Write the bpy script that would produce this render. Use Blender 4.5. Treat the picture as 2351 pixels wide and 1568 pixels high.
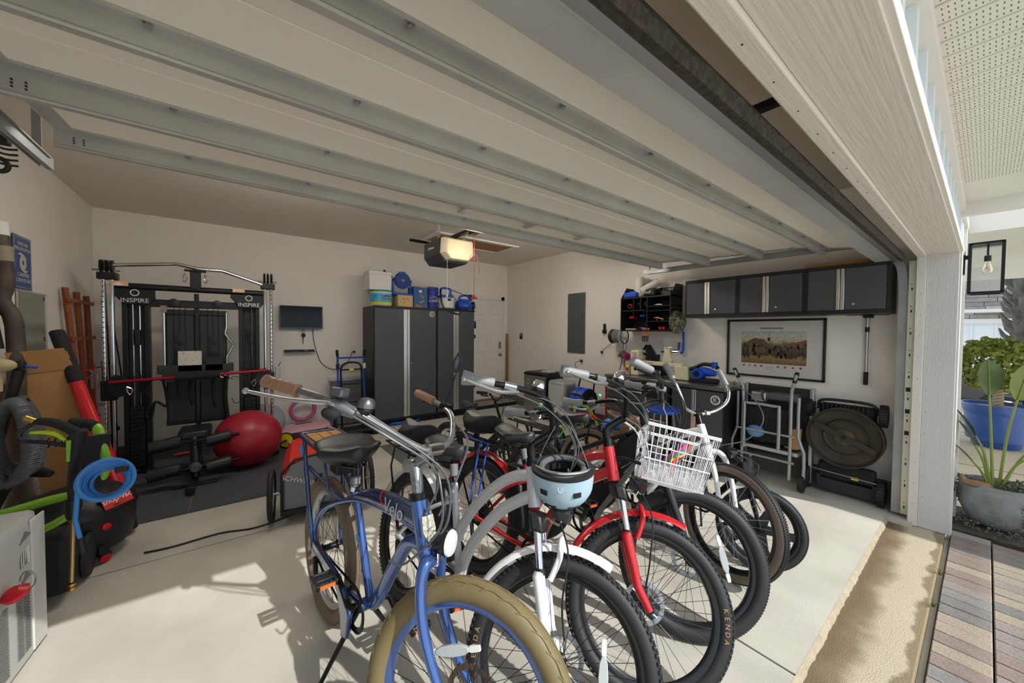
import bpy, math, random
from mathutils import Vector as V, Matrix, noise
random.seed(7)
for o in list(bpy.data.objects): bpy.data.objects.remove(o)
SC = bpy.context.scene
COL = SC.collection
R = math.radians
EXPOSURE, SKY, SUN, OPENER_W, SHOP = .12, 1.3, 4.6, 4, 22  # SHOP: glow of the two added, unseen fill lights indoors
# ------------------------------------------------------------------ camera
cam = bpy.data.cameras.new('camera'); cam.sensor_width = 36.0; cam.lens = 36.0*833.8/2351.0
cam.clip_start = .02; cam.clip_end = 300
camo = bpy.data.objects.new('camera', cam); COL.objects.link(camo)
def cam_matrix(yaw, pit, rol, loc):
    f = V((math.sin(yaw)*math.cos(pit), math.cos(yaw)*math.cos(pit), -math.sin(pit)))
    r = V((math.cos(yaw), -math.sin(yaw), 0)); u = r.cross(f)
    r2 = r*math.cos(rol)+u*math.sin(rol); u2 = -r*math.sin(rol)+u*math.cos(rol)
    m = Matrix.Identity(4)
    for i in range(3): m[i][0] = r2[i]; m[i][1] = u2[i]; m[i][2] = -f[i]; m[i][3] = loc[i]
    return m
camo.matrix_world = cam_matrix(R(37.402), R(1.577), R(.439), (0, 0, 1.52))
SC.camera = camo
# ------------------------------------------------------------------ light
SC.view_settings.view_transform = 'Standard'; SC.view_settings.look = 'None'
SC.view_settings.gamma = 1.0; SC.view_settings.use_curve_mapping = False
SC.view_settings.exposure = EXPOSURE
w = bpy.data.worlds.new('sky'); SC.world = w; w.use_nodes = True
bg = w.node_tree.nodes['Background']; bg.inputs[0].default_value = (.80, .90, 1.0, 1); bg.inputs[1].default_value = SKY
sun = bpy.data.lights.new('sun', 'SUN'); sun.energy = SUN; sun.angle = R(.6); sun.color = (1, .975, .93)
suno = bpy.data.objects.new('sun', sun); COL.objects.link(suno)
suno.rotation_euler = V((-.82, 2.735, -2.16)).to_track_quat('-Z', 'Y').to_euler(); suno.location = (2, -6, 6)
# ------------------------------------------------------------------ colours and materials
def lin(c):
    if isinstance(c, str):
        c = [int(c[i:i+2], 16)/255 for i in (0, 2, 4)]
    return tuple(x/12.92 if x <= .04045 else ((x+.055)/1.055)**2.4 for x in c)+(1,)
MATS = {}
def mat(name, col, rough=.5, metal=0.0, var=0.0, vscale=8.0, bump=0.0, bscale=120.0, coat=0.0, col2=None, spec=.5, stretch=None, trans=0.0, alpha=1.0, ior=1.45, emit=0.0, thr=None, detail=6.0, sheen=0.0):
    if name in MATS: return MATS[name]
    m = bpy.data.materials.new(name); MATS[name] = m; m.use_nodes = True
    nt = m.node_tree; b = nt.nodes['Principled BSDF']
    c = lin(col); b.inputs['Base Color'].default_value = c
    b.inputs['Roughness'].default_value = rough; b.inputs['Metallic'].default_value = metal
    b.inputs['Coat Weight'].default_value = coat; b.inputs['Coat Roughness'].default_value = .06
    b.inputs['Specular IOR Level'].default_value = spec; b.inputs['IOR'].default_value = ior
    b.inputs['Transmission Weight'].default_value = trans; b.inputs['Alpha'].default_value = alpha
    if sheen: b.inputs['Sheen Weight'].default_value = sheen
    if emit:
        b.inputs['Emission Color'].default_value = c; b.inputs['Emission Strength'].default_value = emit
    if var or bump:
        tc = nt.nodes.new('ShaderNodeTexCoord'); vec = tc.outputs['Object']
        if stretch:
            mp = nt.nodes.new('ShaderNodeMapping'); mp.inputs['Scale'].default_value = stretch
            nt.links.new(vec, mp.inputs[0]); vec = mp.outputs[0]
    if var:
        n = nt.nodes.new('ShaderNodeTexNoise'); n.inputs['Scale'].default_value = vscale; n.inputs['Detail'].default_value = detail
        nt.links.new(vec, n.inputs['Vector'])
        rp = nt.nodes.new('ShaderNodeValToRGB'); lo, hi = thr if thr else (.3, .7)
        rp.color_ramp.elements[0].position = lo; rp.color_ramp.elements[1].position = hi
        if col2: rp.color_ramp.elements[0].color = c; rp.color_ramp.elements[1].color = lin(col2)
        else:
            rp.color_ramp.elements[0].color = tuple(max(0, x*(1-var)) for x in c[:3])+(1,)
            rp.color_ramp.elements[1].color = tuple(min(1, x*(1+var)) for x in c[:3])+(1,)
        nt.links.new(n.outputs['Fac'], rp.inputs[0]); nt.links.new(rp.outputs[0], b.inputs['Base Color'])
    if bump:
        n2 = nt.nodes.new('ShaderNodeTexNoise'); n2.inputs['Scale'].default_value = bscale; n2.inputs['Detail'].default_value = 4
        nt.links.new(vec, n2.inputs['Vector'])
        bp = nt.nodes.new('ShaderNodeBump'); bp.inputs['Strength'].default_value = bump; bp.inputs['Distance'].default_value = .01
        nt.links.new(n2.outputs['Fac'], bp.inputs['Height']); nt.links.new(bp.outputs[0], b.inputs['Normal'])
    return m
# plain kit of materials
wallp = mat('wall_paint', 'e3ded6', .75, var=.02, vscale=2.5, bump=.12, bscale=160)
ceilp = mat('ceiling_paint', 'e0d9cf', .8, var=.02, vscale=2, bump=.25, bscale=90)
trimw = mat('trim_white', 'dad6d0', .45)
extw = mat('exterior_white', 'd3cfc8', .5, var=.015, vscale=3, bump=.25, bscale=26, stretch=(.12, 3.2, 1))
extv = mat('exterior_white_post', 'c6c5c3', .5, var=.02, vscale=3, bump=.3, bscale=30, stretch=(6, 6, .5))
black = mat('black_plastic', '17181a', .45)
blackm = mat('black_metal', '141517', .35, .4)
matte = mat('black_matte', '1a1b1c', .8)
foam = mat('black_foam', '1e1f20', .85, bump=.2, bscale=300)
rubber = mat('black_rubber', '1c1c1d', .62, var=.12, vscale=14)
chrome = mat('chrome', 'd9dadb', .12, 1.0)
alu = mat('aluminium', 'b9bbbd', .32, .9)
steel = mat('steel', '9ea1a3', .35, .9, var=.08, vscale=9)
galv = mat('galvanised', 'bcbdbb', .42, .4, var=.09, vscale=3.5, detail=8)
galvd = mat('galvanised_track', '989b9a', .42, .5, var=.12, vscale=5)
red = mat('red_paint', 'b3121c', .28, coat=.6)
redf = mat('red_plastic', 'c1121f', .4)
white = mat('white_paint', 'e6e7e8', .3, coat=.4)
whitep = mat('white_plastic', 'dcdcd8', .5)
blue = mat('blue_plastic', '1743b0', .4)
bluet = mat('blue_tool', '1f4fc0', .42)
cab = mat('cabinet_grey', '4b4d51', .42, .25, var=.05, vscale=3)
cabd = mat('cabinet_black', '1f2022', .4, .2, var=.05, vscale=4)
card = mat('cardboard', 'a97f4f', .85, var=.06, vscale=5)
glass = mat('clear_glass', 'f4faf8', .02, trans=1.0, ior=1.45)
leather = mat('black_leather', '232426', .38, bump=.15, bscale=220)
greyg = mat('grey_leather_grip', '8b8d90', .42, var=.08, vscale=20, bump=.2, bscale=160)
cable = mat('cable_black', '141414', .5)
spoke = mat('spoke_steel', '34353a', .35, .8)
orange = mat('orange_plastic', 'e0601b', .45)
yellow = mat('yellow_plastic', 'e5cf12', .45)
# ------------------------------------------------------------------ mesh kit
def frame_of(d):
    d = V(d).normalized(); a = V((0, 0, 1)) if abs(d.z) < .9 else V((1, 0, 0))
    x = d.cross(a).normalized(); y = d.cross(x).normalized()
    return x, y
def smooth_path(pts, n=6, closed=False):
    P = [V(p) for p in pts]; out = []; m = len(P)
    rng = range(m) if closed else range(m-1)
    for i in rng:
        if closed: p0, p1, p2, p3 = P[i-1], P[i], P[(i+1) % m], P[(i+2) % m]
        else: p0, p1, p2, p3 = P[max(i-1, 0)], P[i], P[i+1], P[min(i+2, m-1)]
        for k in range(n):
            t = k/n
            out.append(.5*((2*p1)+(p2-p0)*t+(2*p0-5*p1+4*p2-p3)*t*t+(3*p1-p0-3*p2+p3)*t**3))
    if not closed: out.append(P[-1].copy())
    return out
class MB:
    def __init__(s, M=None): s.v = []; s.f = []; s.M = M
    def _add(s, vs, fs):
        n = len(s.v)
        s.v += [tuple(s.M @ V(p)) if s.M is not None else tuple(p) for p in vs]
        s.f += [tuple(i+n for i in f) for f in fs]; return s
    def box(s, x0, x1, y0, y1, z0, z1, T=None):
        vs = [V((x, y, z)) for z in (z0, z1) for y in (y0, y1) for x in (x0, x1)]
        if T is not None: vs = [T @ p for p in vs]
        return s._add(vs, [(0, 2, 3, 1), (4, 5, 7, 6), (0, 1, 5, 4), (2, 6, 7, 3), (0, 4, 6, 2), (1, 3, 7, 5)])
    def cbox(s, c, size, T=None):
        return s.box(c[0]-size[0]/2, c[0]+size[0]/2, c[1]-size[1]/2, c[1]+size[1]/2, c[2]-size[2]/2, c[2]+size[2]/2, T)
    def loft(s, rings, cap=True, closed=False):
        n = len(rings[0]); vs = [V(p) for r in rings for p in r]; fs = []
        m = len(rings)
        for i in range(m if closed else m-1):
            a, b = i*n, ((i+1) % m)*n
            for j in range(n):
                k = (j+1) % n; fs.append((a+j, a+k, b+k, b+j))
        if cap and not closed: fs.append(tuple(range(n-1, -1, -1))); fs.append(tuple(range((m-1)*n, m*n)))
        return s._add(vs, fs)
    def tube(s, pts, r, n=10, closed=False, smooth=0, cap=True, flat=1.0):
        P = smooth_path(pts, smooth, closed) if smooth else [V(p) for p in pts]
        m = len(P); rad = r if isinstance(r, (list, tuple)) else [r]
        def rr(i):
            t = i/(m-1)*(len(rad)-1) if m > 1 else 0; k = min(int(t), len(rad)-2) if len(rad) > 1 else 0
            return rad[0] if len(rad) == 1 else rad[k]+(rad[k+1]-rad[k])*(t-k)
        rings = []; x = None
        for i in range(m):
            if closed: d = P[(i+1) % m]-P[i-1]
            else: d = P[min(i+1, m-1)]-P[max(i-1, 0)]
            if d.length < 1e-9: d = V((0, 0, 1))
            d.normalize()
            if x is None: x, y = frame_of(d)
            else:
                x = x-d*x.dot(d)
                if x.length < 1e-6: x, y = frame_of(d)
                x.normalize()
            y = d.cross(x); q = rr(i)
            rings.append([P[i]+x*q*math.cos(2*math.pi*k/n)+y*q*flat*math.sin(2*math.pi*k/n) for k in range(n)])
        return s.loft(rings, cap, closed)
    def cyl(s, a, b, r, r2=None, n=16): return s.tube([a, b], [r, r if r2 is None else r2], n)
    def lathe(s, o, ax, prof, n=24, cap=True):
        o = V(o); d = V(ax).normalized(); x, y = frame_of(d)
        return s.loft([[o+d*h+(x*math.cos(2*math.pi*k/n)+y*math.sin(2*math.pi*k/n))*max(q, 1e-5) for k in range(n)] for q, h in prof], cap)
    def torus(s, o, ax, Rr, r, n=48, m=12, flat=1.0):
        o = V(o); d = V(ax).normalized(); x, y = frame_of(d); rings = []
        for i in range(n):
            a = 2*math.pi*i/n; e = x*math.cos(a)+y*math.sin(a)
            rings.append([o+e*(Rr+r*math.cos(2*math.pi*k/m))+d*r*flat*math.sin(2*math.pi*k/m) for k in range(m)])
        return s.loft(rings, False, True)
    def ball(s, c, r, n=16, m=10, sc=(1, 1, 1)):
        c = V(c); prof = []
        rings = []
        for i in range(1, m):
            a = math.pi*i/m-math.pi/2
            rings.append([c+V((sc[0]*r*math.cos(a)*math.cos(2*math.pi*k/n), sc[1]*r*math.cos(a)*math.sin(2*math.pi*k/n), sc[2]*r*math.sin(a))) for k in range(n)])
        return s.loft(rings, True)
    def prism(s, poly, o, ex, ey, ez, t):
        """poly in (a,b) on axes ex,ey from o, thick t along ez"""
        o, ex, ey, ez = V(o), V(ex), V(ey), V(ez)
        return s.loft([[o+ex*a+ey*b for a, b in poly], [o+ex*a+ey*b+ez*t for a, b in poly]])
    def build(s, name, m, parent=None, smooth=True, bevel=0, ang=38, seg=2, kind=None):
        me = bpy.data.meshes.new(name); me.from_pydata(s.v, [], s.f); me.validate()
        ob = bpy.data.objects.new(name, me); COL.objects.link(ob)
        if m: me.materials.append(m)
        if smooth:
            me.polygons.foreach_set('use_smooth', [True]*len(me.polygons))
            me.set_sharp_from_angle(angle=R(ang))
        if bevel:
            b = ob.modifiers.new('bevel', 'BEVEL'); b.width = bevel; b.segments = seg; b.limit_method = 'ANGLE'; b.angle_limit = R(50)
        if parent: ob.parent = parent
        if kind: ob['kind'] = kind
        fix_normals(me)
        return ob
import bmesh
def fix_normals(me):
    b = bmesh.new(); b.from_mesh(me); bmesh.ops.recalc_face_normals(b, faces=b.faces); b.to_mesh(me); b.free()
def tag(o, label, cat, group=None):
    o['label'] = label; o['category'] = cat
    if group: o['group'] = group
    return o
def thing(name, label, cat, loc=(0, 0, 0), rot=(0, 0, 0), group=None, M=None):
    o = bpy.data.objects.new(name, None); COL.objects.link(o); o.empty_display_size = .05
    if M is not None: o.matrix_world = M
    else: o.location = loc; o.rotation_euler = rot
    return tag(o, label, cat, group)
def struct(o): o['kind'] = 'structure'; return o
def text(name, body, size, m, parent, loc, rot=(0, 0, 0), M=None, ext=.0006, align='CENTER', sx=1.0, shear=0.0):
    c = bpy.data.curves.new(name, 'FONT'); c.body = body; c.size = size; c.extrude = ext; c.align_x = align; c.align_y = 'CENTER'; c.resolution_u = 3; c.shear = shear
    t = bpy.data.objects.new('tmp_text', c); COL.objects.link(t)
    dg = bpy.context.evaluated_depsgraph_get(); me = bpy.data.meshes.new_from_object(t.evaluated_get(dg)); me.name = name
    bpy.data.objects.remove(t); bpy.data.curves.remove(c)
    ob = bpy.data.objects.new(name, me); COL.objects.link(ob); me.materials.clear(); me.materials.append(m)
    if parent: ob.parent = parent
    if M is not None: ob.matrix_local = M
    else: ob.location = loc; ob.rotation_euler = rot
    ob.scale = (sx, 1, 1) if M is None else ob.scale
    return ob
def axes(o, ex, ey, ez):
    m = Matrix.Identity(4)
    for i in range(3): m[i][0] = ex[i]; m[i][1] = ey[i]; m[i][2] = ez[i]; m[i][3] = o[i]
    return m
def copy_tree(o, parent=None):
    c = o.copy(); COL.objects.link(c)
    if parent: c.parent = parent
    for ch in list(o.children): copy_tree(ch, c)
    return c
# faces on the right wall look to -X: text axes there
def M_right(x, y, z): return axes((x, y, z), (0, -1, 0), (0, 0, 1), (-1, 0, 0))
def M_back(x, y, z): return axes((x, y, z), (1, 0, 0), (0, 0, 1), (0, -1, 0))
def M_left(x, y, z): return axes((x, y, z), (0, 1, 0), (0, 0, 1), (1, 0, 0))
def rot_axis(a, b, ang):
    a = V(a); k = (V(b)-a).normalized()
    return Matrix.Translation(a) @ Matrix.Rotation(ang, 4, k) @ Matrix.Translation(-a)
# ================================================================== STRUCTURE
XL, XR, YB, ZC = -1.29, 4.685, 6.31, 2.92
JX, JL = 4.37, -.66
concA = 'c3b7a4'
def concrete(name, c, c2, stain=None):
    m = mat(name, c, .8, var=.1, vscale=1.3, bump=.12, bscale=140, col2=c2, thr=(.3, .68), detail=10)
    return m
conc = concrete('concrete_floor', 'a29f95', 'c4c0b5')
conccurb = mat('concrete_curb', '6f6a60', .85, var=.15, vscale=6, bump=.3, bscale=90)
fl = struct(MB().box(XL-.15, XR+.15, .475, YB+.15, -.25, -.012).build('floor', mat('joint_grit', '6b5f4f', .9)))
for x0, x1 in ((XL-.05, 1.965), (1.977, XR+.05)):
    for y0, y1 in ((.475, 3.28), (3.29, YB+.05)):
        MB().box(x0, x1, y0, y1, -.012, 0).build('slab', conc, fl, bevel=.004)
lip = MB()
random.seed(3)
pts = []
n = 160
for i in range(n+1):
    x = -1.0+5.36*i/n; pts.append(x)
lip.loft([[V((x, .478, .0005)), V((x, .466+random.uniform(-.004, .002), -.006)), V((x, .458+random.uniform(-.004, .003), -.034)), V((x, .478, -.034))] for x in pts])
lip.build('slab_edge', mat('rough_concrete', 'a39781', .9, var=.1, vscale=20, bump=.5, bscale=120), fl, smooth=False)
def apron_material():
    m = bpy.data.materials.new('apron_stained'); m.use_nodes = True; nt = m.node_tree; b = nt.nodes['Principled BSDF']; b.inputs['Roughness'].default_value = .85
    tc = nt.nodes.new('ShaderNodeTexCoord'); sp = nt.nodes.new('ShaderNodeSeparateXYZ'); nt.links.new(tc.outputs['Object'], sp.inputs[0])
    n = nt.nodes.new('ShaderNodeTexNoise'); n.inputs['Scale'].default_value = 5; n.inputs['Detail'].default_value = 7; nt.links.new(tc.outputs['Object'], n.inputs['Vector'])
    a = nt.nodes.new('ShaderNodeMath'); a.operation = 'MULTIPLY_ADD'; a.inputs[1].default_value = .16; nt.links.new(n.outputs['Fac'], a.inputs[0]); nt.links.new(sp.outputs['Y'], a.inputs[2])
    r = nt.nodes.new('ShaderNodeMapRange'); r.inputs['From Min'].default_value = .22; r.inputs['From Max'].default_value = .56; nt.links.new(a.outputs[0], r.inputs['Value'])
    c = nt.nodes.new('ShaderNodeValToRGB'); nt.links.new(r.outputs[0], c.inputs[0]); e = c.color_ramp.elements
    e[0].position = 0; e[0].color = lin('857557'); e[1].position = 1; e[1].color = lin('6d5e48')
    for p, q in ((.13, '84755d'), (.18, 'b4a991'), (.50, 'b1a68e'), (.68, '807057'), (.85, '6a5a43')): x = e.new(p); x.color = lin(q)
    f = nt.nodes.new('ShaderNodeTexNoise'); f.inputs['Scale'].default_value = 160; nt.links.new(tc.outputs['Object'], f.inputs['Vector'])
    bp = nt.nodes.new('ShaderNodeBump'); bp.inputs['Strength'].default_value = .4; bp.inputs['Distance'].default_value = .01; nt.links.new(f.outputs['Fac'], bp.inputs['Height']); nt.links.new(bp.outputs[0], b.inputs['Normal'])
    nt.links.new(c.outputs[0], b.inputs['Base Color']); return m
concap = apron_material()
ap = struct(MB().box(-3.2, 4.43, .158, .474, -.2, -.032).build('apron', concap, bevel=.008))
# curb, walls, ceiling
cb = struct(MB().box(XL-.1, XR+.1, YB-.012, YB+.1, -.01, .10).box(XL-.1, XL+.012, .3, YB, -.01, .10).box(XR-.012, XR+.1, .3, YB, -.01, .20).build('trim_curb', conccurb))
struct(MB().box(4.30, XR+.12, .33, .476, -.2, -.004).box(XL-.12, JL, .33, .476, -.2, -.004).build('trim_sill', conc))
struct(MB().box(XL-.12, XR+.12, YB, YB+.12, .0, ZC).build('wall_back', wallp))
struct(MB().box(XL-.12, XL, .14, YB+.12, .0, ZC).build('wall_left', wallp))
struct(MB().box(XR, XR+.12, .14, YB+.12, .0, ZC).build('wall_right', wallp))
struct(MB().box(XL-.12, XR+.12, .14, YB+.12, ZC, ZC+.12).build('ceiling', ceilp))
def basebd(mb, ax, c, a0, a1, z, d):
    for dz0, dz1, t in ((0, .095, .014), (.095, .118, .010), (.118, .132, .006)):
        if ax == 'x': mb.box(a0, a1, c-t, c, z+dz0, z+dz1)
        else: mb.box(min(c, c+d*t), max(c, c+d*t), a0, a1, z+dz0, z+dz1)
    return mb
struct(basebd(MB(), 'x', YB, XL, 3.8, .10, 0).build('baseboard_back', trimw))
struct(basebd(MB(), 'y', XR, .37, YB-.02, .20, -1).build('baseboard_right', trimw))
struct(basebd(MB(), 'y', XL, .37, YB-.02, .10, 1).build('baseboard_left', trimw))
# front wall: jamb, header, return walls
fw = struct(MB().box(JX+.02, XR+.12, .17, .34, -.03, ZC).build('wall_front', wallp))
struct(MB().box(XL-.12, JL-.02, .17, .34, -.03, ZC).build('wall_front', wallp))
struct(MB().box(JL-.1, JX+.1, .19, .34, 2.17, ZC+.1).build('wall_front', wallp))
j = struct(MB().box(JX, JX+.03, .14, .305, -.03, 2.16).build('trim_jamb', extv, bevel=.003))
MB().box(JX-.012, JX+.02, .305, .36, -.03, 2.16).build('stop_moulding', extw, j, bevel=.004)
MB().box(JX+.005, JX+.1, .128, .146, -.03, 2.2).build('corner_board', extw, j, bevel=.003)
sc = MB()
for k in range(12): sc.cyl((JX-.0135, .33, .15+k*.17), (JX-.011, .33, .15+k*.17), .0022, n=8); sc.cyl((JX-.0015, .285, .22+k*.17), (JX+.002, .285, .22+k*.17), .002, n=8)
sc.build('nail_head', matte, j, kind='stuff')
j2 = struct(MB().box(JL-.03, JL, .14, .305, -.03, 2.16).box(JL-.02, JL+.012, .305, .36, -.03, 2.16).build('trim_jamb', extv, bevel=.003))
h = struct(MB().box(JL-.03, JX, .14, .305, 2.15, 2.19).build('trim_header', extw, bevel=.003))
MB().box(JL-.03, JX, .305, .36, 2.138, 2.19).build('stop_moulding', extw, h, bevel=.006)
nm = MB()
for k in range(26): nm.cyl((JL+.2+k*.19, .335, 2.1365), (JL+.2+k*.19, .335, 2.139), .0022, n=8)
nm.build('nail_head', matte, h, kind='stuff')
for yy in (.18,): pass
# outer wall face above the header: trim board, battens, frieze, soffit
ext = struct(MB().box(JL-.8, 5.6, .165, .19, 2.165, 2.6).build('wall_siding', mat('siding_pale', 'd5dde0', .55)))
MB().box(JL-.8, 5.6, .125, .168, 2.156, 2.20).build('head_board', trimw, ext, bevel=.002)
for k in range(24):
    MB().box(JL-.7+k*.26, JL-.7+k*.26+.045, .14, .168, 2.20, 2.45).build('batten', mat('siding_pale', ''), ext)
MB().box(JL-.8, 5.6, .12, .168, 2.43, 2.5).build('frieze_board', trimw, ext)
# wall to the right of the door, outside
sr = struct(MB().box(JX+.1, 5.02, .15, .19, -.05, 2.2).build('wall_siding', mat('siding_pale', '')))
MB().box(4.92, 5.03, .125, .2, -.05, 2.5).build('corner_board', trimw, sr)
sof = struct(MB().box(JL-.8, 4.35, -.20, .165, 2.492, 2.52).build('soffit', mat('soffit_vinyl', 'd9d8d0', .6)))
sv = mat('soffit_vinyl', '')
holes = MB()
for k in range(46):
    x = JL-.6+k*.108
    MB().box(x, x+.098, -.195, .125, 2.484, 2.493).build('soffit_panel', sv, sof, bevel=.003)
for k in range(14, 46):
    x = JL-.6+k*.108
    for a in range(3):
        for b in range(24): 
            cx, cy = x+.016+a*.03, -.18+b*.0125
            for q in (0, .006): holes.prism([(.0018, 0), (0, .0018), (-.0018, 0), (0, -.0018)], (cx+q, cy, 2.4832), (1, 0, 0), (0, 1, 0), (0, 0, 1), .002)
holes.build('vent_hole', matte, sof, smooth=False, kind='stuff')
MB().box(4.3, 4.36, -.22, .165, 2.40, 2.52).build('end_board', trimw, sof)
# ================================================================== OVERHEAD DOOR
doorw = mat('door_white', 'efebe1', .5, var=.015, vscale=2)
dr = thing('overhead_door', 'raised white sectional garage door with galvanised struts, hanging under the ceiling', 'garage door', (0, 0, 0))
path = [(2.66, 2.425), (2.24, 2.395), (1.70, 2.368), (1.17, 2.352), (.72, 2.275), (.478, 2.15)]
for (y0, z0), (y1, z1) in zip(path[:-1], path[1:]):
    d = V((0, y1-y0, z1-z0)).normalized(); nrm = V((0, -d.z, d.y)); nrm = nrm if nrm.z > 0 else -nrm
    a = V((0, y0, z0))+d*.002; b = V((0, y1, z1))-d*.002
    ring = lambda x: [V((x, 0, 0))+a, V((x, 0, 0))+b, V((x, 0, 0))+b+nrm*.045, V((x, 0, 0))+a+nrm*.045]
    sec = MB().loft([ring(JL+.02), ring(JX-.015)]).build('door_section', doorw, dr, bevel=.004)
    # rolled ribs across the section
boltm = MB().cyl((0, 0, -.012), (0, 0, 0), .009, n=6).cyl((0, 0, -.004), (0, 0, 0), .014, n=12)
bolt0 = None
def pz(y):
    for (y0, z0), (y1, z1) in zip(path[:-1], path[1:]):
        if y1 <= y <= y0: return z0+(z1-z0)*(y-y0)/(y1-y0)
    return path[-1][1]
for y, zb, dep in ((2.545, 2.335, .03), (1.96, 2.285, .03), (1.431, 2.283, .03), (.93, 2.252, .03), (.545, 2.13, .05)):
    zt = pz(y)-.001
    m = MB()
    x0, x1 = JL+.03, JX-.005
    tilt = .0 if y > .6 else .05
    prof = [(0, zt), (0-tilt, zb+.012), (-.004-tilt, zb+.004), (.004-tilt, zb), (dep, zb), (dep, zb+.012), (dep-.003, zb+.012), (dep-.003, zb+.003), (.006-tilt, zb+.003), (.003-tilt, zb+.012), (.003, zt-.003), (dep, zt-.003), (dep, zt)]
    m.loft([[V((x, y+a, b)) for a, b in prof] for x in (x0, x1)])
    # top flange towards the camera with a raised bead
    m.loft([[V((x, y+a, b+(zt-pz(y)))) for a, b in ((0, pz(y)), (-.035, pz(y-.035)), (-.035, pz(y-.035)-.006), (-.028, pz(y-.035)-.007), (-.026, pz(y-.03)-.003), (0, pz(y)-.003))] for x in (x0, x1)])
    st = m.build('strut', galv, dr, ang=25)
    for k in range(9):
        bx = x0+.45+k*.545
        if bx > x1-.1: break
        if bolt0 is None: bo = boltm.build('bolt', steel, st); bolt0 = bo
        else: bo = bolt0.copy(); COL.objects.link(bo); bo.parent = st
        bo.location = (bx, y-.019, pz(y-.019)-.003)
    hl = MB()
    for xx in (x0+.06, x0+.09):
        for k in range(3): hl.cyl((xx, y-.004, zb+.025+k*.011), (xx, y+.002, zb+.025+k*.011), .003, n=8)
    hl.build('punched_hole', matte, st, kind='stuff')
for xs in (JL+.03, JX-.09):
    for (y0, z0), (y1, z1) in zip(path[:-1], path[1:]):
        MB().loft([[V((x, y0-.004, z0-.006)), V((x, y1+.004, z1-.006)), V((x, y1+.004, z1+.002)), V((x, y0-.004, z0+.002))] for x in (xs, xs+.062)]).build('end_stile', galv, dr)
MB().box(JL+.02, JX-.01, .452, .482, 2.115, 2.16).build('bottom_bar', alu, dr)
sp = []
random.seed(5)
MB().loft([[V((JL+.02+i*.05, .412+random.uniform(-.003, .003), 2.14+random.uniform(-.004, .004))), V((JL+.02+i*.05, .425, 2.112)), V((JL+.02+i*.05, .455, 2.118)), V((JL+.02+i*.05, .45, 2.165)), V((JL+.02+i*.05, .425, 2.17))] for i in range(100)]).build('bottom_seal', mat('dusty_seal', '3b352f', .9, var=.5, vscale=60, bump=.4, bscale=90), dr)
for x in (1.3, 1.9, 2.5):
    MB().cbox((x, 2.27, 2.372), (.05, .11, .012)).cyl((x-.03, 2.24, 2.378), (x+.03, 2.24, 2.378), .007, n=10).build('hinge', galv, dr)
# tracks
def track(label, xc, s, cat='door track'):
    t = thing('door_track', label, cat, (0, 0, 0))
    pth = [(2.86, 2.335), (2.0, 2.325), (.86, 2.318), (.70, 2.30), (.56, 2.24), (.475, 2.14), (.440, 2.0), (.432, 1.6), (.432, .02)]
    P3 = [V((0, y, z)) for y, z in pth]
    P3 = [P3[0], P3[1]]+smooth_path(P3[1:], 5)[1:]
    rings = []
    for i, p in enumerate(P3):
        d = (P3[min(i+1, len(P3)-1)]-P3[max(i-1, 0)]).normalized(); nn = V((0, -d.z, d.y))
        prof = [(0, -.028), (0, .028), (.022, .028), (.022, .020), (.019, .020), (.019, .025), (.003, .025), (.003, -.025), (.019, -.025), (.019, -.020), (.022, -.020), (.022, -.028)]
        rings.append([V((xc-s*(.011-a), 0, 0))+p+nn*b for a, b in prof])
    MB().loft(rings).build('track_rail', galvd, t, ang=25)
    # flag angle: vertical perforated angle on the jamb
    MB().box(xc-s*.034-.002, xc-s*.034+.002, .362, .402, .03, 2.12).box(min(xc-s*.034, xc+s*.02), max(xc-s*.034, xc+s*.02), .362, .366, .03, 2.12).build('wall_angle', mat('zinc_angle', 'c6c5b4', .4, .7, var=.06, vscale=6), t)
    hm = MB()
    for k in range(11):
        z = .08+k*.18
        hm.box(xc-s*.034-.003, xc-s*.034+.003, .378, .386, z, z+.022).cyl((xc-s*.034-.003, .384, z+.05), (xc-s*.034+.003, .384, z+.05), .004, n=8)
        if k in (3, 4, 5): hm.box(xc-s*.034-.003, xc-s*.034+.003, .370, .396, z+.07, z+.105)
    hm.build('slot', matte, t, kind='stuff')
    MB().box(xc-.02, xc+.02, .86, 2.80, 2.348, 2.354).box(xc+s*.018-.002, xc+s*.018+.002, .86, 2.80, 2.30, 2.354).build('stiffener_angle', galvd, t)
    MB().cbox((xc+s*.02, 2.78, 2.63), (.03, .004, .58)).build('hanger_strap', galvd, t)
    MB().cyl((xc-s*.06, .50, 2.17), (xc, .50, 2.17), .006, n=8).cyl((xc-.005, .50, 2.17), (xc+.012, .50, 2.17), .022, n=14).build('roller', steel, t)
track('right hand galvanised garage door track curving down beside the white post', 4.43, 1)
track('left hand galvanised garage door track at the upper left corner', -.72, -1)
# torsion bracket seen in the gap above the header
k = tag(MB().box(2.02, 2.10, .345, .395, 2.30, 2.36).build('torsion_bracket', black), 'small black bracket in the gap above the white header', 'bracket')
k = tag(MB().box(2.75, 2.84, .345, .40, 2.36, 2.42).build('wood_block', mat('scrap_wood', '8a6038', .7, var=.1, vscale=10)), 'short wooden block in the gap above the white header', 'block')
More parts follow.
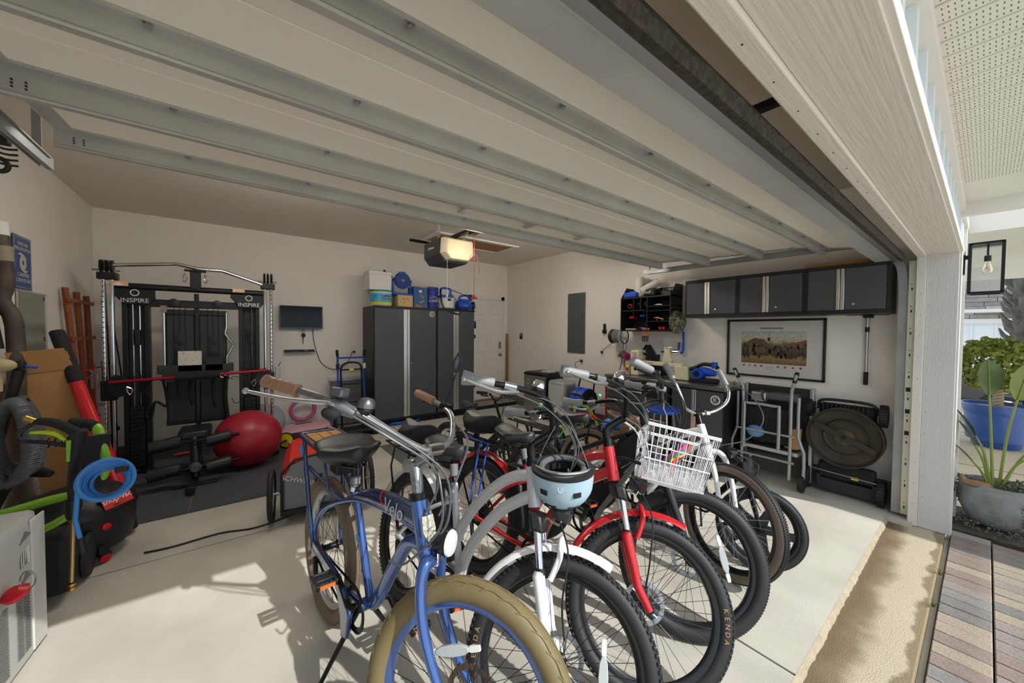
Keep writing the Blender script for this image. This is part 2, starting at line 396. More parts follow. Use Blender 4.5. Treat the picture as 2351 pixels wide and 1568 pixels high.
# ================================================================== OPENER
op = thing('garage_door_opener', 'dark grey garage door opener with glowing cream light cover below the ceiling', 'door opener', (1.84, 3.45, 2.35))
dkg = mat('opener_grey', '34363a', .5)
MB().loft([[V((-.19, y, .10)), V((-.19, y, -.05)), V((-.13, y, -.12)), V((.13, y, -.12)), V((.19, y, -.05)), V((.19, y, .10)), V((.15, y, .13)), V((-.15, y, .13))] for y in (-.06, .30)]).build('housing', dkg, op, bevel=.006)
lens = mat('lens_cream', 'd9cdb2', .4, emit=.05)
lensr = [[V((-.17*s, y, .12*s2)), V((-.18*s, y, -.04)), V((-.12*s, y, -.10)), V((.12*s, y, -.10)), V((.18*s, y, -.04)), V((.17*s, y, .12*s2))] for y, s, s2 in ((-.06, 1, 1), (-.13, .97, .95), (-.165, .85, .8))]
MB().loft(lensr).build('light_cover', lens, op, bevel=.01)
MB().box(-.021, .021, -3.0, .0, .14, .17).build('rail', blackm, op)
MB().cbox((0, -.45, .12), (.05, .16, .04)).build('trolley', blackm, op)
for sx in (-1, 1): MB().box(sx*.15-.015, sx*.15+.015, .02, .024, .10, .57).build('hanger', galv, op)
MB().box(-.35, .40, .30, .305, .12, .15).build('cross_angle', blackm, op)
text('lettering', 'LiftMaster', .036, whitep, op, (-.1905, .12, .03), M=axes((-.1905, .12, .035), (0, -1, 0), (0, 0, 1), (-1, 0, 0)))
lb = bpy.data.lights.new('opener_bulb', 'POINT'); lb.energy = OPENER_W; lb.color = (1, .86, .62); lb.shadow_soft_size = .08
lbo = bpy.data.objects.new('opener_bulb', lb); COL.objects.link(lbo); lbo.parent = op; lbo.location = (0, -.42, -.06)
cordr = mat('red_cord', 'b0484e', .7)
rc = thing('release_cord', 'thin red release cord with red handle hanging from the opener', 'cord', (1.842, 3.02, 1.86))
MB().tube([(0, 0, 0), (.003, 0, .3), (0, 0, .62)], .0022, 6).tube([(0, 0, .36), (-.05, 0, .33), (-.04, 0, .38), (0, 0, .40), (.04, 0, .37), (.06, 0, .22)], .002, 6, smooth=4).build('cord', cordr, rc)
MB().box(-.035, .035, -.008, .008, -.028, -.012).cyl((0, 0, -.02), (0, 0, .01), .012, n=10).build('handle', redf, rc, bevel=.004)
tag(MB().tube([(1.70, 3.3, 2.24), (1.70, 3.3, 1.88)], .0015, 6).cyl((1.70, 3.3, 1.86), (1.70, 3.3, 1.885), .008, n=8).build('pull_string', whitep), 'thin white string hanging beside the red release cord', 'string')
# attic hatch
ht = thing('attic_hatch', 'plywood attic hatch in a white frame on the ceiling', 'hatch', (3.0, 5.03, ZC))
MB().box(-.66, .66, -.24, .24, -.012, .0).build('panel', mat('hatch_board', 'a5774a', .7, var=.12, vscale=6), ht)
MB().box(-.74, .74, -.32, -.24, -.022, 0).box(-.74, .74, .24, .32, -.022, 0).box(-.74, -.66, -.24, .24, -.022, 0).box(.66, .74, -.24, .24, -.022, 0).build('frame', trimw, ht, bevel=.004)
# ================================================================== BACK WALL
d1 = struct(MB().box(3.80, 4.51, YB-.045, YB, .12, 2.16).build('door_1', trimw))
for (x0, x1) in ((3.88, 4.11), (4.20, 4.43)):
    for (z0, z1) in ((.30, .95), (1.10, 1.75), (1.85, 2.06)):
        MB().loft([[V((x0+i, YB-.045-d, z0+i)), V((x1-i, YB-.045-d, z0+i)), V((x1-i, YB-.045-d, z1-i)), V((x0+i, YB-.045-d, z1-i))] for i, d in ((0, .0005), (.012, .007), (.028, .002), (.045, .002), (.06, .006))]).build('door_panel', trimw, d1)
MB().lathe((4.455, YB-.045, 1.03), (0, -1, 0), [(.03, 0), (.03, .006), (.012, .01), (.012, .035), (.027, .045), (.03, .06), (.02, .07), (.001, .072)], 20).build('door_handle', mat('nickel', 'a59f94', .3, 1), d1)
MB().box(4.43, 4.485, YB-.065, YB-.045, 1.16, 1.30).build('deadbolt_keypad', mat('nickel', ''), d1, bevel=.004)
cs = struct(MB().box(4.515, 4.60, YB-.02, YB, .1, 2.25).box(3.70, 3.79, YB-.02, YB, .1, 2.25).box(3.70, 4.60, YB-.02, YB, 2.17, 2.25).build('trim_1', trimw, bevel=.003))
MB().box(3.75, 4.56, YB-.06, YB, .085, .125).build('threshold', mat('threshold_wood', '8a6a45', .6), cs)
st = thing('door_step', 'low black step in front of the white back door', 'step', (4.2, 6.05, 0))
MB().box(-.5, .45, -.13, .2, 0, .07).build('riser', matte, st, bevel=.004); MB().box(-.5, .45, -.14, .2, .07, .085).build('tread', mat('step_tread', '8f8b84', .7), st, bevel=.003)
tag(MB().cbox((4.655, 6.262, .78), (.03, .045, 1.38)).build('wood_batten', mat('batten_wood', '9c6a36', .6, var=.12, vscale=8, stretch=(6, 6, .6)), bevel=.003), 'tall thin wooden batten standing in the back corner beside the white door', 'batten')
tv = thing('television', 'small flat black television mounted on the back wall', 'television', (.803, YB, 1.705))
MB().box(-.28, .28, -.085, -.045, -.17, .17).build('bezel', mat('gloss_black', '0c0d0f', .12, coat=.5), tv, bevel=.006)
MB().box(-.268, .268, -.0865, -.0845, -.152, .158).build('screen', mat('tv_screen', '10161f', .12, spec=.25), tv)
MB().box(-.08, .08, -.05, 0, -.08, .08).build('wall_mount', black, tv)
sb = thing('wall_shelf', 'narrow black glass shelf below the television', 'shelf', (.78, YB, 1.20))
MB().box(-.20, .20, -.10, 0, -.012, .0).build('board', mat('gloss_black', ''), sb, bevel=.003); MB().box(-.20, .20, -.006, 0, 0, .022).build('back_rail', black, sb)
tag(MB().cbox((.855, YB-.05, 1.212), (.06, .07, .024)).build('streaming_box', mat('grey_plastic', '6c6f72', .5), bevel=.006), 'tiny grey box lying on the black shelf below the television', 'box')
hk = thing('hanging_headset', 'small black round device hanging on a cord below the television', 'device', (.83, YB-.03, 1.42))
MB().tube([(-.01, 0, .12), (-.012, 0, 0)], .003, 6).tube([(.012, 0, .12), (.008, 0, 0)], .003, 6).build('cord', cable, hk)
MB().lathe((0, .012, .02), (0, -1, 0), [(.028, 0), (.028, .02), (.02, .026), (.001, .027)], 18).build('disc', black, hk); MB().tube([(0, 0, -.01), (-.01, 0, -.07), (-.005, 0, -.11)], .006, 6).build('plug', black, hk)
cw = tag(MB().tube([(.96, YB-.02, 1.53), (.965, YB-.015, 1.40), (1.0, YB-.012, 1.22), (1.06, YB-.012, 1.03), (1.16, YB-.02, .93), (1.26, YB-.03, .90), (1.38, YB-.03, .93), (1.47, YB-.02, 1.03), (1.53, YB-.015, 1.17)], .0045, 8, smooth=6).build('tv_cable', cable), 'thin black cable drooping from the television to the wall outlet', 'cable')
def outlet(name, label, M, plug=True, cat='outlet', sw=False):
    o = thing(name, label, cat, M=M)
    MB().box(-.035, .035, -.057, .057, 0, .006).build('cover_plate', trimw, o, bevel=.002)
    if sw: MB().box(-.016, .016, -.033, .033, .006, .010).build('rocker', whitep, o)
    else:
        for dz in (-.02, .02): MB().lathe((0, dz, .005), (0, 0, 1), [(.017, 0), (.017, .003), (.001, .003)], 16).build('socket', whitep, o)
    if plug: MB().box(-.016, .016, -.04, -.005, .008, .035).build('plug', cable, o, bevel=.004)
    return o
outlet('wall_outlet', 'white outlet with black plug above the blue hand truck', M_back(1.553, YB-.001, 1.19))
# tall cabinets -----------------------------------------------------
def lockers(label, x0, x1, logo, door_split):
    t = thing('tall_cabinet', label, 'cabinet', (x0, 5.68, 0)); W = x1-x0
    MB().box(0, W, .025, .60, .10, 1.90).build('body', cabd, t, bevel=.003)
    MB().box(0, W, .0, .03, 1.868, 1.905).build('face_rail', cabd, t); MB().box(0, W, 0, .03, .10, .128).build('face_rail', cabd, t)
    MB().box(.01, W-.01, .06, .56, .0, .10).build('plinth', matte, t)
    s = door_split
    for k, (a, b) in enumerate(((.012, s-.006), (s+.006, W-.012))):
        d = MB().box(a, b, 0, .025, .13, 1.865).build('door', cab, t, bevel=.003)
        if k == 0: MB().box(b-.055, b+.004, -.012, .002, .135, 1.86).build('handle', mat('brushed_alu', 'c9c7c2', .3, .95, var=.05, vscale=30, stretch=(1, 1, .05)), d, bevel=.004)
        else: MB().box(a-.004, a+.035, -.012, .002, .135, 1.86).build('handle', mat('brushed_alu', ''), d, bevel=.004); MB().lathe((a+.07, 0, .99), (0, -1, 0), [(.008, 0), (.008, .004), (.001, .005)], 12).build('lock', chrome, d)
    if logo:
        MB().lathe((W-.09, -.001, 1.80), (0, -1, 0), [(.045, 0), (.045, .003), (.001, .003)], 28).build('badge', whitep, t)
        MB().lathe((W-.09, -.0035, 1.80), (0, -1, 0), [(.036, 0), (.036, .002), (.001, .002)], 6).build('badge_field', cab, t)
        text('badge_letter', 'K', .058, whitep, t, None, M=M_back(W-.09, -.006, 1.80), ext=.001)
    return t
lockers('wide dark grey tall cabinet with round letter badge and steel handles', 1.69, 2.735, True, .525)
lockers('narrower dark grey tall cabinet beside the white back door', 2.742, 3.485, False, .37)
ZT = 1.906
b = thing('foam_cooler', 'white foam box standing on the wipes bucket', 'box', (1.83, 5.95, ZT+.252))
MB().box(-.17, .17, -.15, .15, 0, .24).build('body', mat('foam_white', 'e4e3de', .8, bump=.1, bscale=200), b, bevel=.006); MB().box(-.175, .175, -.155, .155, .24, .29).build('lid', mat('foam_white', ''), b, bevel=.006)
p = thing('wipes_bucket', 'white bucket with turquoise label and green lid under the foam box', 'bucket', (1.87, 5.90, ZT))
MB().lathe((0, 0, 0), (0, 0, 1), [(.15, 0), (.165, .02), (.165, .22), (.168, .225)], 32).build('body', whitep, p)
MB().lathe((0, 0, 0), (0, 0, 1), [(.172, .225), (.172, .25), (.165, .252), (.001, .252)], 32).build('lid', mat('green_lid', '2f8a6f', .5), p)
MB().lathe((0, 0, 0), (0, 0, 1), [(.1665, .025), (.1675, .195)], 32, cap=False).build('label', mat('label_blue', '2a8fc4', .45, var=.3, vscale=9, col2='63c6d6'), p)
MB().lathe((0, 0, 0), (0, 0, 1), [(.167, .025), (.1672, .06)], 32, cap=False).build('label_band', yellow, p)
MB().prism([(-.07, -.02), (.07, -.02), (.07, .02), (0, .045), (-.07, .02)], (.03, -.1695, .13), (1, 0, 0), (0, 0, 1), (0, -1, 0), .002).build('brand_field', mat('navy', '1d2d7a', .4), p)
text('lettering', 'CLOROX', .036, whitep, p, None, M=M_back(.03, -.1725, .13))
fn = thing('jobsite_fan', 'round blue jobsite fan on a blue stand on the small carton', 'fan', (2.19, 5.88, ZT+.19))
MB().torus((0, -.05, .24), (0, 1, 0), .115, .022, 36, 10).build('ring', bluet, fn)
MB().lathe((0, -.09, .24), (0, 1, 0), [(.118, 0), (.12, .09), (.10, .13), (.001, .135)], 28).build('shroud', mat('navy_plastic', '16295c', .5), fn)
g = MB()
for k in range(5): g.torus((0, -.09, .24), (0, 1, 0), .022+k*.022, .0018, 28, 5)
for k in range(14): g.cyl((.02*math.cos(k*.449), -.092, .24+.02*math.sin(k*.449)), (.115*math.cos(k*.449), -.092, .24+.115*math.sin(k*.449)), .0016, n=5)
g.build('grille', bluet, fn); MB().lathe((0, -.095, .24), (0, 1, 0), [(.001, -.006), (.026, -.003), (.026, .02)], 18).build('hub', mat('sky_blue', '3f7fd0', .4), fn)
for s in (-1, 1): MB().tube([(s*.14, -.03, .24), (s*.15, -.03, .10), (s*.15, -.04, .01)], .016, 10, smooth=4).build('stand_arm', bluet, fn); MB().lathe((s*.13, -.03, .24), (s, 0, 0), [(.022, 0), (.018, .03), (.001, .032)], 14).build('knob', black, fn)
MB().box(-.17, .17, -.11, .08, 0, .035).build('base', bluet, fn, bevel=.012)
MB().box(-.05, .05, -.07, .0, .34, .385).build('battery', bluet, fn, bevel=.01)
MB().tube([(-.14, -.06, .26), (-.29, -.08, .36)], .008, 8).ball((-.30, -.08, .365), .018).build('handle_rod', black, fn)
c = thing('small_carton', 'small tan carton with drawn smile on top of the wide cabinet', 'carton', (2.21, 5.86, ZT))
MB().box(-.125, .125, -.12, .12, 0, .188).build('box', mat('pale_card', 'c9ab7c', .85, var=.05, vscale=4), c, bevel=.003)
m = MB()
for dx in (-.03, .035): m.torus((dx, -.122, .13), (0, 1, 0), .012, .002, 16, 5)
m.tube([(-.03, -.122, .05), (-.01, -.122, .085)], .003, 5).build('pen_marks', matte, c)
c = thing('blue_carton', 'tall blue carton with strips of brown tape on the cabinet', 'carton', (2.475, 5.88, ZT))
MB().box(-.12, .12, -.13, .13, 0, .345).build('box', mat('blue_card', '3d6495', .8, var=.05, vscale=4), c, bevel=.003)
MB().box(-.122, .122, -.132, .132, .0, .012).box(-.03, .122, -.132, -.129, .33, .347).build('tape_edge', card, c)
for (x, z, a) in ((.02, .19, .5), (.02, .10, -.4), (-.04, .03, .2)): MB().cbox((0, 0, 0), (.09, .003, .03), Matrix.Translation((x, -.131, z)) @ Matrix.Rotation(a, 4, 'Y')).build('tape_strip', card, c)
MB().box(-.03, .02, -.132, -.13, .25, .29).build('paper_label', whitep, c)
p = thing('store_bucket', 'dark blue bucket with white store lettering on the cabinet', 'bucket', (2.715, 5.86, ZT))
dkb = mat('bucket_blue', '23348f', .4)
MB().lathe((0, 0, 0), (0, 0, 1), [(.105, 0), (.118, .28), (.124, .28), (.124, .30), (.119, .305), (.124, .32), (.124, .36), (.112, .36), (.10, .02)], 32).build('pail', dkb, p)
MB().tube([(-.12, -.02, .30), (-.11, -.09, .22), (0, -.13, .20), (.11, -.09, .22), (.12, -.02, .30)], .003, 6, smooth=5).build('bail', steel, p)
text('lettering', "LOWE'S", .058, whitep, p, None, M=M_back(0, -.119, .12)); MB().tube([(-.095, -.112, .17), (-.04, -.117, .17), (0, -.118, .20), (.04, -.117, .17), (.095, -.112, .17)], .004, 5).build('gable_mark', whitep, p)
p = thing('backpack_sprayer', 'white tank sprayer with blue pump handle and black strap on the cabinet', 'sprayer', (2.99, 5.87, ZT))
MB().lathe((0, 0, 0), (0, 0, 1), [(.12, 0), (.15, .02), (.15, .17), (.13, .20), (.001, .2)], 28).build('tank', mat('milky_plastic', 'cfd2cc', .4), p)
MB().box(-.11, .11, -.08, .08, .19, .25).build('pump_head', bluet, p, bevel=.015)
MB().tube([(-.09, 0, .25), (-.10, 0, .33), (-.06, 0, .37), (.06, 0, .37), (.10, 0, .34), (.09, 0, .25)], .018, 10, smooth=4).build('handle', bluet, p)
MB().box(-.03, .03, -.155, -.13, .14, .18).build('latch', black, p, bevel=.004)
MB().tube([(-.10, -.03, .34), (-.14, -.10, .2), (-.12, -.16, .03), (0, -.22, -.05), (.16, -.21, -.09), (.24, -.12, .0), (.18, -.05, .18), (.10, 0, .3)], .012, 8, smooth=6, flat=.35).build('strap', black, p)
MB().tube([(.05, 0, .37), (.30, -.02, .30), (.50, -.03, .22)], .006, 8).tube([(.50, -.03, .22), (.52, -.03, .19)], .012, 8).build('wand', black, p)
p = thing('leaf_blower', 'blue cordless blower with black grille at the right end of the cabinet tops', 'blower', (3.38, 5.88, ZT))
MB().lathe((-.17, 0, .08), (1, 0, 0), [(.03, 0), (.085, .02), (.09, .18), (.06, .30), (.045, .33)], 24).build('motor_housing', bluet, p)
MB().tube([(-.12, 0, .16), (-.08, 0, .25), (.08, 0, .27), (.13, 0, .17)], .02, 10, smooth=4).build('handle', bluet, p)
MB().box(-.09, .10, -.045, .045, .15, .20).build('battery', bluet, p, bevel=.01)
MB().lathe((.17, 0, .09), (1, 0, 0), [(.07, -.02), (.08, .02), (.001, .025)], 20).build('intake_grille', black, p)
text('lettering', 'KOBALT', .03, whitep, p, None, M=M_back(-.02, -.0915, .08))
tag(MB().tube([(2.2+.28*math.cos(a*.7)+random.uniform(-.02, .02), 5.80+.10*math.sin(a*.7), .022+.006*(a % 5)) for a in range(40)], .013, 8, smooth=3).build('coiled_hose', mat('hose_blue', '1f55c4', .45)), 'flat blue hose coil on the floor under the wide cabinet', 'hose')
lad = thing('telescoping_ladder', 'slim black and white telescoping ladder standing beside the tall cabinets', 'ladder', (3.56, 5.95, 0))
for y in (-.10, .14):
    MB().tube([(0, y, .02), (.02, y, 1.58)], .022, 8).build('stile', whitep, lad); MB().cbox((.02, y, 1.62), (.05, .05, .10)).build('end_cap', black, lad, bevel=.006)
for k in range(9): MB().cyl((.003+.0019*k, -.10, .12+k*.17), (.003+.0019*k, .14, .12+k*.17), .014, n=8).build('rung', alu if k % 2 else black, lad)
for z in (1.42, .5): MB().cbox((.0, -.11, z), (.06, .05, .07)).build('clamp', black, lad, bevel=.006)
MB().cbox((.02, -.11, 1.69), (.045, .045, .04)).build('top_knob', bluet, lad, bevel=.008)
# ================================================================== GYM CORNER
gm = thing('rubber_mat', 'large dark rubber gym mat covering the floor under the exercise machine', 'mat', (-.3, 5.1, 0))
matm = mat('gym_mat', '47494d', .85, var=.25, vscale=60, bump=.3, bscale=200)
for x0, x1 in ((-.98, -.02), (-.016, .95)):
    for y0, y1 in ((-1.14, .0), (.004, 1.19)):
        MB().box(x0, x1, y0, y1, 0, .010).build('mat_tile', matm, gm, bevel=.002)
Y0 = 5.28
G = thing('functional_trainer', 'black cable exercise machine with chrome posts and red barbell against the back wall', 'exercise machine', (-.33, Y0, .01))
gb = mat('gym_black', '1b1c1f', .4, .2)
gd = mat('gym_charcoal', '2b2d30', .55)
for s in (-1, 1):
    x = s*.655
    # chrome guide posts
    for dx in (-.03, .03):
        p = MB().cyl((x+dx, -.02, .06), (x+dx, -.02, 2.02), .0165, n=18).build('guide_post', chrome, G)
    hm = MB()
    for k in range(34): hm.cyl((x+.03*(1 if s > 0 else -1), -.038, .32+k*.05), (x+.03*(1 if s > 0 else -1), -.035, .32+k*.05), .006, n=8)
    hm.build('pin_hole', matte, G, kind='stuff')
    MB().box(x-.09, x+.09, -.10, .10, 0, .06).build('foot', gb, G, bevel=.01)
    MB().box(x-.07, x+.07, -.05, .06, 1.99, 2.06).build('post_cap', gb, G, bevel=.008)
    for dx in (-.035, 0, .035): MB().lathe((x+dx-.012, -.03, 2.12), (1, 0, 0), [(.02, 0), (.062, .003), (.055, .012), (.062, .021), (.02, .024)], 24).build('pulley', black, G)
    MB().cyl((x-.10, -.03, 2.08), (x+.09, -.03, 2.08), .008, n=8).build('pulley_axle', steel, G)
    # weight tower behind
    tx = s*.47
    MB().box(tx-.10, tx-.06, .02, .12, .02, 1.86).box(tx+.06, tx+.10, .02, .12, .02, 1.86).build('tower_upright', gb, G, bevel=.004)
    MB().box(tx-.06, tx+.06, .09, .12, .02, 1.86).build('tower_shroud', gd, G)
    for k in range(15): MB().box(tx-.055, tx+.055, .0, .09, .08+k*.042, .118+k*.042).build('weight_plate', gb, G, bevel=.003)
    for dx in (-.025, .025): MB().cyl((tx+dx, .05, .06), (tx+dx, .05, 1.85), .006, n=8).build('guide_rod', chrome, G)
    MB().prism([(-.17, 0), (.15, 0), (.15, -.10), (.10, -.16), (-.08, -.16), (-.17, -.05)], (tx-s*.0, -.01, 1.92), (1, 0, 0), (0, 0, 1), (0, 1, 0), .03).build('logo_plate', gb, G, bevel=.004)
    text('lettering', 'INSPIRE', .062, whitep, G, None, M=M_back(tx, -.0115, 1.795)); MB().torus((tx, -.012, 1.875), (0, 1, 0), .03, .004, 24, 6, flat=.4).build('logo_ring', whitep, G)
    MB().box(tx-.15, tx-.04, -.055, -.03, 1.935, 1.975).build('warning_sticker', mat('sticker_orange', 'd98a3a', .5, var=.3, vscale=20, col2='e8e4dc'), G)
    # sliding carriage with round plate
    MB().cbox((x, -.03, .90), (.11, .09, .20)).build('carriage', gb, G, bevel=.01)
    MB().prism([(.10*math.cos(a*math.pi/10)*(.75 if 5 < a < 15 else 1), .11*math.sin(a*math.pi/10)) for a in range(20)], (x+s*-.06, -.09, .94), (1, 0, 0), (0, 0, 1), (0, 1, 0), .012).build('pivot_plate', gb, G, bevel=.003)
    for k in range(5): MB().cyl((x-s*.06+.06*math.cos(k*1.2), -.092, .94+.06*math.sin(k*1.2)), (x-s*.06+.06*math.cos(k*1.2), -.088, .94+.06*math.sin(k*1.2)), .006, n=8).build('plate_hole', matte, G)
    MB().tube([(x-s*.13, -.10, .93), (x-s*.17, -.10, .90), (x-s*.155, -.10, .85), (x-s*.135, -.10, .88), (x-s*.13, -.10, .93)], .006, 6, smooth=4).build('carabiner', chrome, G)
    MB().cbox((x+s*.09, -.06, 1.0), (.05, .03, .14)).tube([(x+s*.08, -.06, 1.05), (x+s*.12, -.09, 1.12)], .008, 6).build('bar_hook', steel, G, bevel=.004)
    for dx in (-.05, .02): MB().cyl((tx+dx*.5, -.005, .1), (tx+dx*.5, -.005, 1.85), .003, n=6).build('cable', cable, G)
    MB().cbox((tx+.02, -.02, 1.42), (.035, .05, .16)).build('pulley_block', black, G, bevel=.006)
MB().cyl((-.64, .0, 1.94), (.64, .0, 1.94), .032, n=18).build('cross_beam', gb, G)
MB().box(-.44, .44, .03, .07, 1.74, 1.82).build('pulley_beam', gb, G, bevel=.006)
for x in (-.18, .18): MB().lathe((x, .03, 1.79), (0, -1, 0), [(.045, 0), (.045, .02), (.025, .026), (.001, .026)], 24).build('pulley', black, G)
MB().tube([(-.62, -.05, 2.13), (-.20, -.05, 2.19), (-.13, -.05, 2.195), (.02, -.05, 2.165), (.20, -.05, 2.165), (.27, -.05, 2.15), (.60, -.05, 2.04)], .019, 12, smooth=2).build('pull_up_bar', chrome, G)
MB().box(-.045, .045, -.04, .03, 1.94, 2.15).box(-.09, .09, -.07, .0, 2.13, 2.15).build('bar_mount', gb, G, bevel=.006)
for s in (-1, 1): MB().tube([(s*.08, -.06, 2.11), (s*.10, -.06, 2.06), (s*.085, -.06, 2.01), (s*.07, -.06, 2.06), (s*.08, -.06, 2.11)], .007, 6, smooth=3).build('snap_hook', chrome, G)
MB().box(-.02, .02, .05, .09, .1, 1.9).build('centre_column', gb, G, bevel=.005)
MB().box(-.03, .03, -.95, .1, .02, .08).build('floor_rail', gb, G, bevel=.006)
for s in (-1, 1): MB().tube([(s*.64, .02, .03), (s*.45, .05, .04), (s*.2, -.25, .06), (0, -.3, .06)], .025, 8).build('base_tube', gb, G)
for s in (-1, 1):
    bk = MB().box(s*.135-.125, s*.135+.125, .08, .13, .46, 1.72).build('back_pad', gd, G, bevel=.02)
    MB().box(s*.135-.128, s*.135+.128, .072, .10, 1.66, 1.72).build('pad_edge', black, bk, bevel=.008); MB().box(s*.135-.128, s*.135+.128, .072, .10, .46, .52).build('pad_edge', black, bk, bevel=.008)
    for z in (1.40, 1.27): MB().lathe((s*.14, .08, z), (0, -1, 0), [(.052, 0), (.052, .02), (.03, .024), (.001, .024)], 24).build('pulley', black, G)
    for dx in (-.05, 0, .05): MB().cyl((s*.14+dx, .06, .98), (s*.14+dx*.9, .06, 1.74), .003, n=6).build('cable', cable, G)
MB().box(-.32, .32, .0, .09, 1.03, 1.12).build('accessory_tray', gd, G, bevel=.006); MB().box(-.28, .28, -.005, .0, .94, 1.05).build('hook_plate', gd, G)
MB().box(-.155, .04, .0, .015, 1.05, 1.27).build('exercise_chart', mat('paper_chart', 'c9c6bb', .6, var=.35, vscale=40, col2='8f8d86', thr=(.55, .7)), G)
MB().box(.07, .22, .0, .02, 1.05, 1.20).build('tablet_holder', gb, G)
MB().cyl((-.26, .02, 1.1), (-.26, .02, 1.68), .012, n=10).cbox((-.26, .02, 1.72), (.05, .05, .07)).build('straight_bar', chrome, G)
MB().tube([(.26, .02, 1.70), (.26, .02, 1.55), (.245, .02, 1.46), (.32, .02, 1.33), (.26, .02, 1.2), (.26, .02, 1.1)], .012, 10).build('curl_bar', chrome, G)
for x in (-.27, -.16, -.06, .04, .13, .22): MB().torus((x, -.02, .985), (0, 1, 0), .02, .004, 18, 6).build('ring_hook', chrome, G)
for x, L, wd in ((-.15, .26, .02), (-.05, .30, .035), (.14, .34, .03), (.25, .50, .055)):
    MB().tube([(x, -.03, .98), (x-.01, -.04, .98-L*.5), (x+.01, -.03, .98-L)], wd, 8, smooth=4, flat=.4).build('strap_handle', matte, G)
MB().tube([(-.27, -.03, .97), (-.34, -.04, .99), (-.40, -.04, .90), (-.37, -.04, .78), (-.40, -.04, .62), (-.36, -.04, .60), (-.33, -.04, .75), (-.24, -.04, .70), (-.27, -.03, .97)], .03, 8, smooth=5, flat=.4).build('nylon_strap', mat('navy_strap', '17181f', .8), G)
MB().tube([(.20, -.03, .93), (.25, -.03, .99), (.31, -.03, .94)], .006, 6).build('vee_handle', chrome, G)
MB().tube([(.30, -.03, .97), (.38, -.03, .95), (.44, -.03, .84), (.40, -.03, .70), (.33, -.03, .66), (.30, -.03, .72)], .004, 6, smooth=5).build('loose_cord', cable, G)
MB().cyl((-.64, -.12, .985), (.64, -.12, 1.03), .0145, n=14).build('barbell', mat('bar_red', 'a3111f', .35, .3), G)
MB().cyl((-.17, -.12, 1.0), (.20, -.12, 1.015), .042, n=18).build('barbell_pad', foam, G)
# bench
MB().loft([[V((-wd, y, .42)), V((wd, y, .42)), V((wd*.95, y, .49)), V((-wd*.95, y, .49))] for y, wd in ((-.16, .13), (-.45, .13), (-.52, .10))]).build('seat', leather, G, bevel=.015)
MB().box(-.03, .03, -.55, -.2, .36, .42).build('seat_rail', gb, G, bevel=.006)
MB().tube([(0, -.50, .42), (.01, -.60, .30), (.02, -.66, .08)], .034, 12).build('front_post', gb, G)
MB().prism([(-.17, 0), (.17, .0), (.12, .045), (-.12, .045)], (.02, -.70, .001), (1, 0, 0), (0, 1, 0), (0, 0, 1), .022).build('foot_plate', gb, G, bevel=.006)
for z, y in ((.41, -.60), (.17, -.68)):
    MB().cyl((-.32, y, z-.01), (.36, y, z+.025), .013, n=10).build('roller_axle', blackm, G)
    for x0, x1 in ((-.31, -.09), (.10, .29)): MB().tube([(x0, y, z-.01), (x0+.006, y, z-.01), (x1-.006, y, z+.02), (x1, y, z+.02)], [.05, .058, .058, .05], 20).build('leg_roller', leather, G)
MB().lathe((.02, -.71, .19), (0, -1, 0), [(.045, 0), (.05, .02), (.03, .05), (.03, .06), (.001, .06)], 20).build('weight_horn', mat('horn_grey', '4a4c50', .5), G)
MB().cyl((-.14, -.60, .31), (-.03, -.60, .315), .008, n=8).build('red_lever', redf, G)
b = tag(MB().ball((.115, 4.96, .315), .317, 40, 24, (1.0, 1.0, .96)).build('exercise_ball', mat('ball_red', '9c2030', .38, var=.06, vscale=3)), 'large dark red exercise ball on the gym mat', 'exercise ball')
b['label'] = 'large dark red exercise ball on the gym mat'
b = thing('stability_ball', 'pale grey blue exercise ball half hidden behind the machine', 'exercise ball', (.31, 5.93, .01))
MB().ball((0, 0, .25), .25, 32, 20).build('ball', mat('ball_grey', '9aa3ad', .5), b)
ab = thing('ab_roller', 'yellow exercise wheel with black handles beside the red ball', 'exercise wheel', (.52, 5.40, .01), (0, 0, R(-35)))
MB().lathe((0, -.02, .10), (0, 1, 0), [(.02, 0), (.085, .0), (.09, .01), (.085, .02), (.02, .02)], 32).build('disc', yellow, ab); MB().torus((0, -.01, .10), (0, 1, 0), .092, .010, 32, 8).build('tyre', matte, ab)
MB().cyl((0, -.14, .10), (0, .12, .10), .014, n=12).build('handle', black, ab)
tm = thing('under_desk_treadmill', 'pink walking treadmill lying by the back wall with pink ring behind it', 'treadmill', (.86, 5.35, .0), (0, 0, R(6)))
pink = mat('pink_metal', 'd3a2ab', .45)
MB().box(-.26, .26, -.62, .55, .05, .075).build('belt', mat('tread_belt', '232427', .8), tm)
for s in (-1, 1): MB().box(s*.295-.035, s*.295+.035, -.66, .62, .03, .10).build('side_rail', pink, tm, bevel=.008); MB().box(s*.295-.03, s*.295+.03, -.70, -.655, .025, .095).build('end_cap', pink, tm, bevel=.006)
MB().loft([[V((-.33, y, 0.03)), V((.33, y, .03)), V((.33, y, z)), V((-.33, y, z))] for y, z in ((.52, .10), (.60, .15), (.80, .15), (.84, .10))]).build('motor_cover', pink, tm, bevel=.015)
MB().box(-.10, .12, .70, .74, .15, .153).build('display', matte, tm)
MB().box(.05, .13, -.05, .06, .076, .077).build('paper_tag', whitep, tm)
r_ = tag(MB().torus((.80, 6.17, .33), (0, 1, .2), .155, .028, 40, 12).build('pilates_ring', mat('ring_pink', 'b8668a', .5)), 'pink pilates ring leaning on the back wall behind the treadmill', 'exercise ring')
